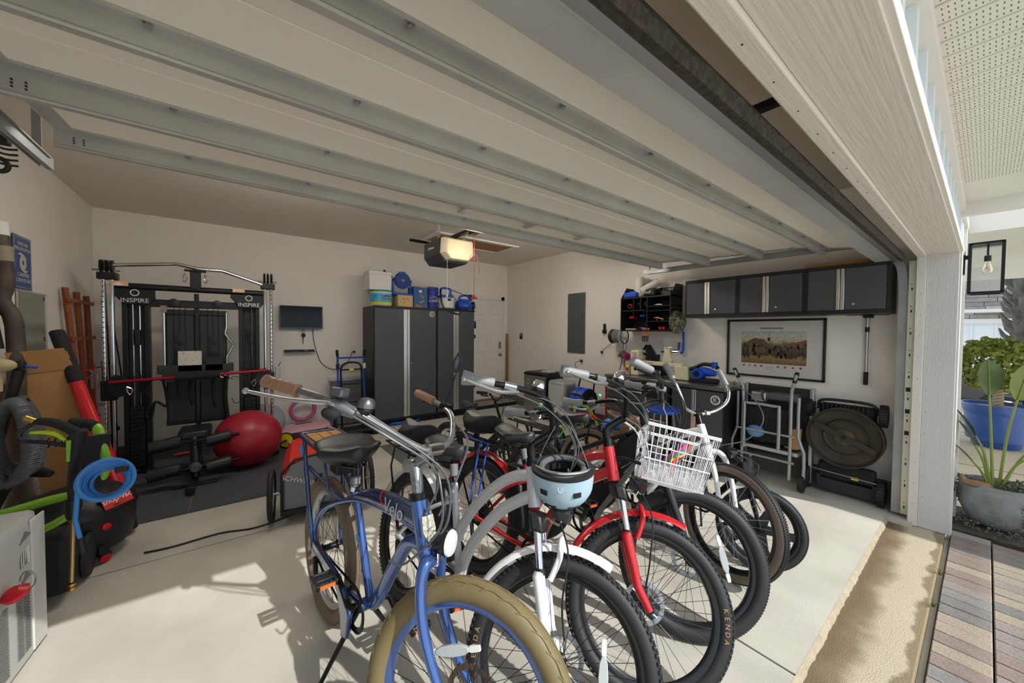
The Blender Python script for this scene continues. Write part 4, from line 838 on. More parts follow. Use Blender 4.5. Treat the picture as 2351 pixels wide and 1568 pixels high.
    if refl:
        a = refl; t = V((math.cos(a), 0, math.sin(a))); e = V((-math.sin(a), 0, math.cos(a))); c = c+t*.155-e*.16
        MB(S).loft([[c+e*r_+t*w_*q+V((0, y, 0)) for q, y in ((-1, -.024), (1, -.024), (1, -.012), (-1, -.012))] for r_, w_ in ((.10, .006), (.12, .014), (.16, .017), (.20, .014), (.22, .006))]).build('spoke_reflector', mat('reflector_white', 'b3b8b8', .25), root, bevel=.002)
        MB(S).loft([[c+e*r_+t*w_*q+V((0, y, 0)) for q, y in ((-1, -.022), (1, -.022), (1, -.012), (-1, -.012))] for r_, w_ in ((.06, .008), (.09, .010), (.10, .008))]).build('reflector_clip', whitep, root, bevel=.002); MB(S).loft([[c+e*r_+t*w_*q+V((0, y, 0)) for q, y in ((-1, -.022), (1, -.022), (1, -.012), (-1, -.012))] for r_, w_ in ((.22, .008), (.25, .010), (.27, .008))]).build('reflector_clip', whitep, root, bevel=.002)
    return ty
def saddle(root, name, c, L, W, m, pitch=0, thick=.045, post=True, flip=1, strip=None, scoop=.0):
    c = V(c); rings = []; N = 14; prof = []
    for i in range(N+1):
        t = i/N                     # 0 rear, 1 nose
        if t < .5: wd = W/2*(1-.12*(1-t/.5)**3)*(.35+.65*min(1, t/.12)**.5)
        else: wd = W/2*(1-(t-.5)/.5)**1.1*.85+W/2*.15+.012
        if t > .97: wd *= .6
        wd = max(wd, .014)
        zt = .012*math.cos(t*math.pi*2)+.01*(1-t)+pitch*t
        x = flip*(-L*.55+L*t)
        ring = []
        for k in range(18):
            a = 2*math.pi*k/18; y = wd*math.cos(a); z = math.sin(a)
            z = zt+(thick*.55*z if z > 0 else thick*.9*z*(.9 if t < .6 else .6))
            z += scoop*(y/(W/2))**2
            ring.append(c+V((x, y, z)))
        rings.append(ring)
    o = MB().loft(rings).build(name, m, root, ang=70)
    if strip:
        MB().loft([[r[k]+V((0, 0, .0025)) for k in (3, 4, 5, 6)]+[r[k]-V((0, 0, .004)) for k in (6, 3)] for r in rings[1:-1]]).build('strip', strip, o, ang=70)
    return o
def fender(root, name, c, Rf, wd, a0, a1, S, m):
    c = V(c); rings = []
    for i in range(25):
        a = R(a0+(a1-a0)*i/24); e = V((math.cos(a), 0, math.sin(a)))
        rings.append([c+e*(Rf+h)+V((0, y, 0)) for y, h in ((-wd, -.012), (-wd*.8, .002), (-wd*.4, .010), (0, .013), (wd*.4, .010), (wd*.8, .002), (wd, -.012), (wd*.8, -.001), (0, .010), (-wd*.8, -.001))])
    return MB(S).loft(rings).build(name, m, root, ang=60)
def pedal(root, c, m=black):
    c = V(c)
    p = MB().box(-.05, .05, -.045, -.033, -.012, .012, Matrix.Translation(c)).box(-.05, .05, .033, .045, -.012, .012, Matrix.Translation(c)).box(-.012, .012, -.045, .045, -.01, .01, Matrix.Translation(c)).box(-.05, -.04, -.045, .045, -.01, .01, Matrix.Translation(c)).box(.04, .05, -.045, .045, -.01, .01, Matrix.Translation(c)).build('pedal', m, root, bevel=.003)
    MB().box(.05, .053, -.03, .03, -.007, .007, Matrix.Translation(c)).box(-.053, -.05, -.03, .03, -.007, .007, Matrix.Translation(c)).build('pedal_reflector', orange, p)
def drivetrain(root, bb, rax, m=blackm, crank_a=200, ring=.09, clen=.165):
    bb = V(bb); rax = V(rax); y = -.065
    MB().lathe(bb+V((0, y, 0)), (0, 1, 0), [(ring*.8, 0), (ring, 0), (ring, .004), (ring*.8, .004), (ring*.8, 0)], 40, cap=False).build('chainring', m, root)
    for s, a in ((-1, crank_a), (1, crank_a+180)):
        e = V((math.cos(R(a)), 0, math.sin(R(a))))
        MB().tube([bb+V((0, s*.06, 0)), bb+V((0, s*.085, 0))+e*.02, bb+V((0, s*.09, 0))+e*clen], [.018, .014, .011], 10).build('crank_arm', m, root)
        pedal(root, bb+V((0, s*.145, 0))+e*clen)
    pts = []
    for k in range(13): a = R(90-k*15); pts.append(bb+V((ring*math.cos(a), y, ring*math.sin(a))))
    for k in range(13): a = R(270-k*15); pts.append(rax+V((.035*math.cos(a), y, .035*math.sin(a))))
    MB().tube(pts, .005, 6, closed=True).build('chain', m, root)
    MB().lathe(rax+V((0, y-.01, 0)), (0, 1, 0), [(.02, 0), (.035, .005), (.05, .02), (.02, .03)], 20).build('cassette', steel, root)
    MB().tube([rax+V((.01, -.075, -.02)), rax+V((.05, -.08, -.10)), rax+V((.07, -.075, -.16))], .012, 8).build('derailleur', m, root)
def kickstand(root, a, b, m=blackm): MB().tube([a, V(a).lerp(V(b), .5), b], [.013, .011, .009], 8).build('kickstand', m, root)
def bars(root, S, right, rr, m, grip_m, gr=.018, gname='grip', left=None, flare=1.0):
    left = left or [(x, -y, z) for x, y, z in right]
    MB(S).tube(list(reversed(left))+right[1:] if left[0] == right[0] else list(reversed(left))+right, rr, 14, smooth=5).build('handlebar', m, root, ang=60)
    for q in (left, right):
        a, b = V(q[-2]), V(q[-1]); d = (b-a).normalized()
        MB(S).tube([b-d*.125, b-d*.12, b-d*.06, b-d*.005, b+d*.002], [gr*.9, gr, gr, gr*flare, gr*flare*.9], 16).build(gname, grip_m, root)
def lever(root, S, a, b, bod, m=alu):
    a, b = V(a), V(b)
    MB(S).tube([bod, a, a.lerp(b, .45)+V((.012, 0, -.004)), b], [.016, .013, .011, .009], 8, smooth=4, flat=.6).build('brake_lever', m, root)
    MB(S).ball(b, .010, 10, 8).build('lever_tip', m, root)
def bell(root, S, c, m=chrome):
    c = V(c)
    MB(S).lathe(c, (0, 0, 1), [(.027, 0), (.028, .008), (.026, .022), (.018, .032), (.001, .036)], 24).build('bell', m, root); MB(S).lathe(c-V((0, 0, .012)), (0, 0, 1), [(.012, -.01), (.024, .004), (.024, .010), (.001, .011)], 18).build('bell_base', black, root)
def wires(root, S, lists, r_=.0028, m=cable):
    for p in lists: MB(S).tube(p, r_, 7, smooth=6).build('cable', m, root)
def rack(root, x0, x1, z, wd, rax, m=blackm, legs=True):
    mm = MB()
    mm.tube([(x0, -wd, z), (x1, -wd, z), (x1-.05, -wd*.6, z), (x1-.05, wd*.6, z), (x1, wd, z), (x0, wd, z)], .006, 8, closed=False, smooth=3)
    for t in (.2, .5, .8): mm.cyl((x0+(x1-x0)*t, -wd, z), (x0+(x1-x0)*t, wd, z), .005, n=8)
    for y in (-wd*.3, wd*.3): mm.cyl((x0, y, z), (x1-.03, y, z), .005, n=8)
    rk = mm.build('rear_rack', m, root)
    if legs:
        for s in (-1, 1):
            for xx in (x0*.6+x1*.4, x1*.8+x0*.2): MB().tube([(xx, s*wd, z), (xx+.02, s*wd*1.1, z-.12), (rax[0]-.01, s*.08, rax[2]+.03)], .006, 8).build('rack_strut', m, root)
    return rk
def arc_text(body, c, rad, a0, step, S, y, m, parent, size):
    for i, ch in enumerate(body):
        a = R(a0-step*i); e = V((math.cos(a), 0, math.sin(a))); t = V((math.sin(a), 0, -math.cos(a)))
        # seen from the right side (-y)
        text('letter', ch, size, m, parent, None, M=S @ axes(V(c)+e*rad+V((0, y, 0)), t, e, (0, -1, 0)), ext=.0005)
AXS = lambda sl, st: rot_axis((.07, 0, 0), (.07-sl, 0, 1), st)
# ---------------------------------------------------------------- blue cruiser
bluef = mat('bike_blue', '3f5f9e', .22, .55, coat=.8)
bluen = mat('bike_navy', '2b4470', .2, .5, coat=.8)
tan = mat('tyre_tan', '6f6242', .55, var=.08, vscale=10)
tanb = mat('tyre_brown', '6e5f4f', .6)
silver = mat('bar_silver', '8e9092', .3, .85)
RB = .36
B = thing('blue_cruiser_bicycle', 'blue cruiser bicycle with fat tan tyres and brown grips, nearest the camera', 'bicycle', M=bike_matrix(.5132, .9477, -1.456, .0466))
S = AXS(.38, .4742); ra = V((-1.17, 0, RB))
wheel(B, (0, 0, RB), RB, .074, S, tan, bluef, tread='wave', tread_m=tan, rotor_m=mat('rotor_brown', '6d5d4e', .4, .8), refl=R(112))
wheel(B, ra, RB, .074, None, tanb, mat('rim_pale', 'a9adb2', .35, .6), tread='wave', tread_m=tanb, prefix='rear', rotor=False)
fm = MB()
fm.tube([(-.20, 0, .715), (-.278, 0, .912)], .031, 18)
fm.tube([(-.225, 0, .77), (-.33, 0, .74), (-.43, 0, .61), (-.55, 0, .43), (-.61, 0, .36), (-.66, 0, .36)], [.022, .026, .026, .026, .026, .022], 14, smooth=5)
fm.tube([(-.862, 0, .77), (-.66, 0, .38), (-.645, 0, .33)], .0175, 14)
fm.cyl((-.65, -.045, .345), (-.65, .045, .345), .026, n=16)
for s in (-1, 1):
    fm.tube([(-1.18, s*.068, .36), (-1.215, s*.065, .45), (-1.16, s*.055, .56), (-1.05, s*.04, .64), (-.90, s*.015, .705), (-.80, 0, .735), (-.66, 0, .765), (-.46, 0, .795), (-.27, 0, .80)], .0135, 10, smooth=5)
    fm.tube([(-.66, s*.03, .345), (-.80, s*.055, .35), (-1.17, s*.068, .36)], .011, 10)
    fm.cyl((-1.17, s*.062, .36), (-1.17, s*.074, .36), .02, n=12)
fr = fm.build('frame', bluef, B, ang=60)
top = [(-.86, .73, .735), (-.78, .79, .745), (-.65, .835, .77), (-.47, .872, .795), (-.36, .882, .80), (-.275, .885, .80)]
MB().loft([[V((x, .030*math.cos(a)*(1 if 0 < i < 5 else .8), (zt+zb)/2+(zt-zb)/2*math.sin(a))) for a in [2*math.pi*k/16 for k in range(16)]] for i, (x, zt, zb) in enumerate(top)]).build('tank', bluen, B, ang=60)
text('script_lettering', 'Velo', .085, mat('script_silver', 'c9ccd2', .3, .6), B, None, M=axes((-.42, -.0315, .835), (1, 0, .1), (-.1, 0, 1), (0, -1, 0)), shear=.3)
text('script_initial', 'C', .09, redf, B, None, M=axes((-.51, -.0312, .85), (1, 0, .1), (-.1, 0, 1), (0, -1, 0)), shear=.3)
MB().lathe((-.765, -.0185, .58), (0, -1, 0), [(.018, 0), (.018, .002), (.001, .002)], 20).build('frame_decal', mat('decal_sky', '4e93cf', .4), fr)
MB().prism([(-.022, .05), (.022, .05), (.026, 0), (.0, -.06), (-.026, 0)], (-.205, 0, .83), (0, 1, 0), (-.36, 0, .93), (.93, 0, .36), .006).build('head_badge', mat('badge_silver', 'bfb8a4', .3, .9, bump=.4, bscale=60), B, bevel=.002)
MB().prism([(-1.15, .435), (-.84, .425), (-.70, .40), (-.64, .33), (-.66, .22), (-.72, .20), (-.735, .28), (-.79, .365), (-1.15, .395)], (0, -.095, 0), (1, 0, 0), (0, 0, 1), (0, 1, 0), .022).build('chain_guard', bluen, B, bevel=.008)
drivetrain(B, (-.65, 0, .345), (-1.17, 0, .36), crank_a=150)
kickstand(B, (-.70, .02, .31), (-.80, .20, .012)); kickstand(B, (-.70, -.02, .31), (-.76, -.16, -.005))
MB().tube([(-.868, 0, .765), (-.885, 0, .83), (-.892, 0, .875)], .0135, 12).build('seat_post', blackm, B); MB().tube([(-.871+.0*k, 0, .79+.003*k) for k in range(12)], [.022, .026]*6, 14).build('post_spring', steel, B); MB().lathe((-.86, 0, .765), (.2, 0, 1), [(.026, 0), (.026, .022), (.018, .024)], 16).build('seat_clamp', chrome, B)
sd = saddle(B, 'saddle', (-.93, 0, .925), .27, .29, leather, thick=.075, scoop=.022)
MB().tube([(-.80, -.02, .885), (-.95, -.05, .865), (-1.03, -.07, .88)], .006, 6).tube([(-.80, .02, .885), (-.95, .05, .865), (-1.03, .07, .88)], .006, 6).build('saddle_rail', blackm, B); MB().box(-1.08, -.98, -.05, .05, .80, .87).build('saddle_bag', black, B, bevel=.01)
rk = MB().tube([(-.98, -.10, .915), (-1.38, -.10, .92), (-1.42, -.07, .92), (-1.42, .07, .92), (-1.38, .10, .92), (-.98, .10, .915)], .013, 10, smooth=4)
for s in (-1, 1): rk.tube([(-1.35, s*.10, .92), (-1.31, s*.095, .76), (-1.19, s*.078, .37)], .011, 8); rk.tube([(-1.30, s*.085, .77), (-1.0, s*.04, .70), (-.92, s*.015, .69)], .010, 8); rk.cyl((-1.02, s*.10, .915), (-1.02, s*.07, .73), .006, n=8)
rko = rk.build('rear_rack', bluen, B, ang=60)
for k in range(3): MB().box(-1.395, -1.04, -.084+k*.058, -.030+k*.058, .918, .930).build('rack_slat', mat('rack_wood', 'b58548', .5, var=.1, vscale=14, stretch=(1, 6, 6)), rko, bevel=.002)
MB().lathe((-1.33, -.112, .86), (0, -1, 0), [(.028, 0), (.028, .006), (.001, .008)], 20).build('rack_badge', mat('decal_sky', ''), rko)
fk = MB(S)
for s in (-1, 1): fk.tube([(-.185, s*.012, .735), (-.185, s*.05, .735), (-.18, s*.062, .66), (-.145, s*.064, .55), (-.07, s*.066, .43), (0, s*.068, .355)], [.022, .021, .019, .018, .015, .012], 12, smooth=5)
fk.tube([(-.20, 0, .73), (-.185, 0, .71)], .03, 14); fk.build('fork', bluef, B, ang=60)
MB(S).tube([(-.278, 0, .912), (-.285, 0, .935)], .033, 18).build('headset', blackm, B)
MB(S).tube([(-.285, 0, .93), (-.312, 0, 1.01), (-.345, 0, 1.03)], [.02, .024, .02], 14).cyl((-.33, -.03, 1.025), (-.33, .03, 1.025), .024, n=18).tube([(-.33, 0, 1.025), (-.285, 0, 1.055), (-.255, 0, 1.09)], .018, 12).build('stem', silver, B)
MB(S).cyl((-.255, -.045, 1.093), (-.255, .045, 1.093), .024, n=18).build('bar_clamp', chrome, B)
bluR = [(-.255, 0, 1.093), (-.255, -.05, 1.095), (-.30, -.115, 1.125), (-.355, -.18, 1.168), (-.40, -.24, 1.205), (-.48, -.295, 1.232), (-.60, -.335, 1.252), (-.70, -.355, 1.266)]
bluL = [(-.255, 0, 1.093), (-.25, .05, 1.095), (-.25, .115, 1.12), (-.29, .19, 1.165), (-.34, .25, 1.205), (-.42, .30, 1.232), (-.54, .335, 1.262), (-.60, .35, 1.275)]
gripb = mat('grip_brown', 'a07a62', .5, .1, bump=.3, bscale=60)
bars(B, S, bluR, .0125, silver, gripb, .0195, left=bluL)
g = MB(S); a, b2 = V(bluR[-2]), V(bluR[-1]); d_ = (b2-a).normalized()
for k in range(5): g.torus(b2-d_*(.118-.026*k), d_, .0195, .0012, 20, 5)
g.torus(b2-d_*.002, d_, .019, .0035, 20, 8).torus(b2-d_*.122, d_, .019, .003, 20, 8).build('grip_ring', gripb, B)
lever(B, S, (-.50, -.345, 1.225), (-.68, -.425, 1.232), (-.47, -.30, 1.225)); lever(B, S, (-.44, .34, 1.225), (-.58, .40, 1.24), (-.42, .30, 1.225), blackm)
MB(S).tube([(-.47, -.292, 1.228), (-.44, -.275, 1.215), (-.40, -.262, 1.20)], [.02, .024, .014], 12).build('brake_body', mat('tektro_grey', '6f7276', .35, .6), B); text('lettering', 'TEKTRO', .012, whitep, B, None, M=S @ axes((-.445, -.302, 1.222), V((.8, .55, -.2)).normalized(), V((0, .35, .94)).normalized(), V((.55, -.8, .25)).normalized()))
MB(S).cbox((-.455, -.285, 1.262), (.05, .04, .03)).build('shifter', mat('tektro_grey', ''), B, bevel=.006); MB(S).ball((-.46, -.30, 1.195), .028, 14, 10, (1.2, .8, .7)).build('shifter_under', matte, B)
bell(B, S, (-.385, -.235, 1.222), mat('bell_grey', '6d7074', .3, .8))
MB(S).tube([(-.40, .285, 1.235), (-.385, .29, 1.30), (-.375, .30, 1.385)], .003, 6).build('mirror_stalk', blackm, B)
MB(S).ball((-.375, .30, 1.44), .032, 18, 12, (.45, .9, 1.55)).build('mirror', mat('mirror_shell', '4a4d52', .25, .6), B); MB(S).tube([(-.37, .29, 1.225), (-.42, .30, 1.235)], .02, 12).build('control_pod', blackm, B)
MB(S).lathe((-.155, 0, .80), (.97, 0, .10), [(.001, -.055), (.022, -.045), (.036, -.02), (.043, .012), (.046, .02), (.046, .026)], 28).build('headlight', mat('light_shell', '2d2f33', .25, .5), B)
MB(S).lathe((-.155, 0, .80), (.97, 0, .10), [(.044, .024), (.040, .032), (.02, .036), (.001, .037)], 28).build('headlight_lens', mat('lens_clear', 'dfe3e4', .1, .3), B); MB(S).tube([(-.17, 0, .76), (-.165, 0, .72)], .006, 8).build('headlight_bracket', chrome, B)
wires(B, S, [[(-.41, -.262, 1.195), (-.30, -.20, 1.14), (-.20, -.09, 1.06), (-.20, -.02, .97), (-.24, -.02, .87)], [(-.38, -.25, 1.20), (-.25, -.12, 1.11), (-.16, -.04, 1.02), (-.14, -.02, .88), (-.19, -.03, .78)], [(-.36, .26, 1.19), (-.2, .16, 1.13), (-.16, .05, 1.02), (-.20, .02, .87)], [(-.24, -.03, 1.08), (-.17, -.06, 1.0), (-.15, -.05, .86), (-.26, -.05, .72), (-.34, -.03, .70)]], .0042, mat('cable_grey', '55585c', .4, .3))
# ---------------------------------------------------------------- the two step-through e-bikes
tyk = mat('tyre_black', '232426', .6, var=.1, vscale=18)
rimk = mat('rim_black', '1d1e20', .3, .5, coat=.3)
def ebike(name, label, M, st, body_m, fork_m, basket=False):
    B = thing(name, label, 'bicycle', M=M); S = AXS(.36, st); Rw = .345; ra = V((-1.13, 0, Rw)); sl = .36
    ty = wheel(B, (0, 0, Rw), Rw, .060, S, tyk, rimk, tread='knob', refl=R(10) if not basket else None)
    arc_text('KENDA', (0, 0, Rw), Rw-.032, 200 if not basket else 16, 5.0, S, -.0312, mat('kenda_tan', 'a9824a', .6), ty, .026)
    wheel(B, ra, Rw, .060, None, tyk, rimk, tread='knob', prefix='rear')
    f = MB()
    f.tube([(-.22, 0, .815), (-.275, 0, .965)], [.028, .031, .028], 18)
    f.tube([(-.265, 0, .93), (-.36, 0, .90), (-.47, 0, .825), (-.60, 0, .68), (-.67, 0, .55), (-.675, 0, .50)], .0255, 16, smooth=5)
    f.tube([(-.235, 0, .86), (-.33, 0, .80), (-.43, 0, .715), (-.55, 0, .55), (-.60, 0, .42), (-.605, 0, .33)], .0265, 16, smooth=5)
    f.tube([(-.80, 0, .735), (-.60, 0, .33)], .0185, 14); f.cyl((-.605, -.045, .32), (-.605, .045, .32), .03, n=16)
    for s in (-1, 1):
        f.tube([(-.60, s*.03, .325), (-.78, s*.06, .33), (-1.13, s*.072, .345)], .014, 10)
        f.tube([(-.76, s*.012, .655), (-.86, s*.045, .60), (-1.0, s*.065, .49), (-1.13, s*.072, .345)], .0115, 10, smooth=4)
        f.cyl((-1.13, s*.066, .345), (-1.13, s*.08, .345), .022, n=12)
    f.build('frame', body_m, B, ang=60)
    MB().loft([[V((x, y, z)) for x, y in ((xc-.055, -.04), (xc+.03, -.04), (xc+.045, 0), (xc+.03, .04), (xc-.055, .04))] for xc, z in ((-.87, .72), (-.86, .70), (-.76, .46), (-.74, .38))]).build('battery', black, B, bevel=.008)
    MB().tube([(-.805, 0, .745), (-.835, 0, .80), (-.85, 0, .845)], .0135, 12).build('seat_post', blackm, B); MB().tube([(-.81-.004*k, 0, .765+.008*k) for k in range(8)], [.019, .024]*4, 14).build('post_spring', mat('spring_grey', '8b8d90', .4, .3), B)
    saddle(B, 'saddle', (-.90, 0, .885), .27, .24, leather, thick=.07)
    rk = rack(B, -1.0, -1.50, .785, .075, ra)
    saddle(B, 'passenger_saddle', (-1.32, 0, .90), .31, .24, mat('gel_black', '1b1c1e', .7), thick=.09, flip=-1, strip=mat('strip_grey', '8d8f90', .5))
    MB().cyl((-1.30, 0, .79), (-1.30, 0, .87), .02, n=10).build('pad_bracket', blackm, B)
    fender(B, 'front_fender', (0, 0, Rw), .373, .036, 72, 158, S, fork_m); fender(B, 'rear_fender', ra, .378, .036, 20, 175, None, fork_m)
    drivetrain(B, (-.605, 0, .32), ra, crank_a=25 if basket else 15, ring=.08)
    MB().lathe(ra+V((0, -.03, 0)), (0, 1, 0), [(.03, 0), (.07, .006), (.07, .05), (.03, .056)], 28).build('hub_motor', black, B)
    kickstand(B, (-.72, .04, .30), (-.86, .23, .02))
    # fork
    fk = MB(S)
    for s in (-1, 1): fk.tube([(-.132, s*.066, .615), (-.135, s*.068, .60), (-.06, s*.068, .42), (0, s*.070, .345)], [.021, .024, .019, .016], 14)
    fk.tube([(-.09, -.066, .60), (-.075, -.06, .68), (-.085, -.03, .73), (-.085, .03, .73), (-.075, .06, .68), (-.09, .066, .60)], .012, 10, smooth=3)
    fk.build('fork_lowers', fork_m, B, ang=60)
    for s in (-1, 1): MB(S).cyl((-.185, s*.064, .76), (-.130, s*.066, .605), .0155, n=16).build('stanchion', chrome, B); MB(S).cyl((-.136, s*.066, .625), (-.13, s*.066, .605), .021, n=16).build('fork_seal', black, B)
    MB(S).loft([[V((x, y, z)) for x, y in ((-.215+dx, -.088), (-.165+dx, -.088), (-.155+dx, 0), (-.165+dx, .088), (-.215+dx, .088), (-.235+dx, 0))] for z, dx in ((.74, .012), (.80, -.012))]).build('fork_crown', black, B, bevel=.01)
    # cockpit
    MB(S).tube([(-.275, 0, .965), (-.285, 0, 1.0)], .024, 16).build('headset', blackm, B)
    MB(S).tube([(-.283, 0, .99), (-.30, 0, 1.045), (-.27, 0, 1.085), (-.225, 0, 1.13)], [.018, .021, .02, .019], 14, smooth=4).cyl((-.222, -.03, 1.13), (-.222, .03, 1.13), .021, n=16).build('stem', mat('stem_black', '1a1b1d', .25, .5), B)
    bars(B, S, [(-.222, 0, 1.13), (-.222, -.045, 1.133), (-.235, -.085, 1.19), (-.26, -.14, 1.235), (-.32, -.22, 1.24), (-.40, -.30, 1.225), (-.56, -.36, 1.205)], .0125, mat('stem_black', ''), greyg, .021, flare=1.45)
    for s in (-1, 1): lever(B, S, (-.40, s*.34, 1.19), (-.53, s*.41, 1.19), (-.36, s*.27, 1.215)); MB(S).tube([(-.37, s*.275, 1.228), (-.41, s*.305, 1.222)], .019, 12).build('throttle', mat('tektro_grey', ''), B)
    bell(B, S, (-.30, -.195, 1.265))
    MB(S).lathe((-.12, 0, .83), (.95, -.1, .05), [(.03, -.03), (.036, 0), (.04, .05), (.034, .05), (.03, .0)], 4).build('headlight', mat('light_grey', '3c3e42', .35), B); MB(S).tube([(-.17, 0, .79), (-.11, 0, .78), (-.10, 0, .81)], .006, 8).build('light_bracket', chrome, B)
    MB(S).cbox((-.36, .24, 1.27), (.02, .02, .02)).build('green_button', mat('button_green', '5fd0a0', .4), B, bevel=.006)
    wires(B, S, [[(-.37, -.26, 1.21), (-.25, -.15, 1.20), (-.13, -.08, 1.12), (-.11, -.04, 1.0), (-.17, -.03, .85)], [(-.33, -.22, 1.23), (-.2, -.12, 1.22), (-.10, -.05, 1.10), (-.12, -.01, .97), (-.2, -.02, .88)], [(-.37, .26, 1.21), (-.22, .16, 1.21), (-.12, .06, 1.10), (-.12, .02, .98), (-.18, .02, .86)]], .003, mat('cable_grey', ''))
    wires(B, S, [[(-.15, -.03, .85), (-.05, -.09, .72), (-.03, -.09, .55), (.0, .06, .40)]], .0035)
    for k in range(12): pass
    MB(S).tube([(-.125+.004*k, -.02, 1.0-.012*k) for k in range(10)], [.006, .0085]*5, 8).build('cable_ferrule', black, B)
    if basket:
        wm = mat('basket_white', 'd9dadc', .35, .3); bk = MB(S); x0, x1, y0, y1, zt, zb = -.125, .19, -.14, .14, 1.11, .86
        ins = .028
        def rim_(z, k, r_=.004): bk.tube([(x0+k*.3, y0+k, z), (x1-k*1.6, y0+k, z), (x1-k*1.6, y1-k, z), (x0+k*.3, y1-k, z)], r_, 7, closed=True)
        rim_(zt, 0, .0045); rim_(zt-.008, 0, .004); rim_(zt-.10, ins*.45, .003); rim_(zb, ins, .004); rim_(zb+.09, ins*.65, .0035)
        for i in range(13):
            t = i/12
            for yy, ky in ((y0, ins), (y1, -ins)): bk.tube([(x0+(x1-x0)*t, yy, zt), (x0+.3*ins+(x1-x0-1.9*ins)*t, yy+ky, zb)], .0018, 6)
        for i in range(11):
            t = i/10; y = y0+(y1-y0)*t; yb = y0+ins+(y1-y0-2*ins)*t
            bk.tube([(x0, y, zt), (x0+.3*ins, yb, zb)], .0018, 6); bk.tube([(x1, y, zt), (x1-1.6*ins, yb, zb)], .0018, 6); bk.cyl((x0+.3*ins, yb, zb), (x1-1.6*ins, yb, zb), .002, n=6)
        bo = bk.build('basket', wm, B)
        ms = MB(S)
        for yy in (y0+ins-.004, y1-ins+.004):
            xa, xb, za, zc_ = x0+.3*ins, x1-1.6*ins, zb, zb+.09
            for i in range(44):
                t0 = i/44*1.5-.25
                for sg_ in (1, -1):
                    xs = xa+(xb-xa)*t0; xe = xs+sg_*.09
                    if sg_ < 0: xs += .09*0
                    ax, az, bx, bz = xs, za, xe, zc_
                    if ax < xa: az = za+(xa-ax)/(bx-ax)*(zc_-za) if bx > ax else None; ax = xa
                    if ax > xb: az = za+(ax-xb)/(ax-bx)*(zc_-za) if bx < ax else None; ax = xb
                    if az is None: continue
                    if bx > xb: bz = az+(xb-ax)/(bx-ax)*(zc_-az) if bx > ax else None; bx = xb
                    if bz is not None and bx < xa: bz = az+(ax-xa)/(ax-bx)*(zc_-az); bx = xa
                    if bz is None or bz <= az or bz > zc_+.001: continue
                    ms.tube([(ax, yy, az), (bx, yy, bz)], .0009, 4)
        ms.build('basket_mesh', wm, bo, smooth=False, kind='stuff')
        MB(S).tube([(-.25, 0, .92), (-.19, -.03, .93), (-.12, -.06, .92)], .008, 8).build('basket_bracket', black, bo); MB(S).tube([(-.22, -.05, 1.12), (-.14, -.07, 1.08), (-.10, -.08, .98), (-.085, -.09, .88)], .006, 8, smooth=4).tube([(-.22, .05, 1.12), (-.14, .07, 1.08), (-.10, .08, .98), (-.085, .09, .88)], .006, 8, smooth=4).build('basket_hanger', chrome, bo)
    return B, S
WB, WS = ebike('white_step_through_bicycle', 'white step-through bicycle with white fenders and grey leather grips', bike_matrix(.8054, .8879, -1.4933, .2451), .5788, mat('bike_white', 'c3c5c8', .3, .1, coat=.5), white)
RBk, RS = ebike('red_step_through_bicycle', 'red step-through bicycle with red fenders and a white wire front basket', bike_matrix(1.3118, .8507, -1.4585, .2261), .6311, red, red, True)
MB().tube([(-1.06, -.10, .45), (-1.06, -.10, .78), (-1.07, -.08, .795), (-1.25, -.08, .795)], .006, 8, smooth=3).tube([(-1.10, -.13, .45), (-1.10, -.13, .78), (-1.11, -.10, .80), (-1.28, -.10, .80)], .006, 8, smooth=3).build('blue_bungee_frame', mat('bungee_blue', '2b4fb0', .4), RBk)
# helmet
hm_ = WB.matrix_world @ WS @ Matrix.Translation((-.135, -.035, .955))
H = thing('bicycle_helmet', 'pale blue bicycle helmet hanging upside down from the white bicycle', 'helmet', M=Matrix.Translation(hm_.to_translation()) @ Matrix.Rotation(R(-46), 4, 'Z') @ Matrix.Rotation(R(8), 4, 'X') @ Matrix.Scale(1.08, 4))
hbm = mat('helmet_blue', '9fb9c8', .45)
N = 28; rings = []
for i in range(9):
    a = math.pi/2*i/8; zz = -.10*math.cos(a)*1.12; rr_ = math.sin(max(a, .06))
    rings.append([V((.115*rr_*math.cos(2*math.pi*k/N), .095*rr_*math.sin(2*math.pi*k/N), zz)) for k in range(N)])
rings.append([V((.118*math.cos(2*math.pi*k/N), .097*math.sin(2*math.pi*k/N), .045)) for k in range(N)])
MB().loft(rings, cap=False).build('shell', hbm, H, ang=60); MB().loft([[p*.93+V((0, 0, .002)) for p in r_] for r_ in rings], cap=False).build('liner', matte, H, ang=60)
MB().loft([[V((a_*math.cos(2*math.pi*k/N), b_*math.sin(2*math.pi*k/N), z)) for k in range(N)] for a_, b_, z in ((.119, .098, .040), (.119, .098, .052), (.10, .08, .055), (.095, .075, .0))], cap=False).build('rim_liner', matte, H)
MB().torus((0, 0, .045), (0, 0, 1), .080, .012, 30, 8).build('inner_pad', mat('helmet_pad', '5a5d60', .7), H); MB().tube([(-.10, -.01, .05), (-.06, -.06, .062), (0, -.082, .066), (.06, -.06, .062), (.10, -.01, .05)], .006, 8, smooth=4).build('fit_cradle', alu, H)
def on_shell(ang, z, hw, hh, name, m, t=.004):
    rr_ = math.sqrt(max(.05, 1-(z/.112)**2)) if z < 0 else 1.02
    c_ = V((.1155*rr_*math.cos(ang), .0955*rr_*math.sin(ang), z)); n_ = V((math.cos(ang), math.sin(ang), .9*z/.112 if z < 0 else 0)).normalized(); tx = V((-math.sin(ang), math.cos(ang), 0)); ty_ = n_.cross(tx)
    MB().prism([(-hw, -hh), (hw, -hh), (hw, hh), (-hw, hh)], c_-n_*.004, tx, ty_, n_, t+.003).build(name, m, H); return c_, tx, ty_, n_
for a_ in (-125, -62): on_shell(R(a_), -.012, .014, .009, 'vent', matte)
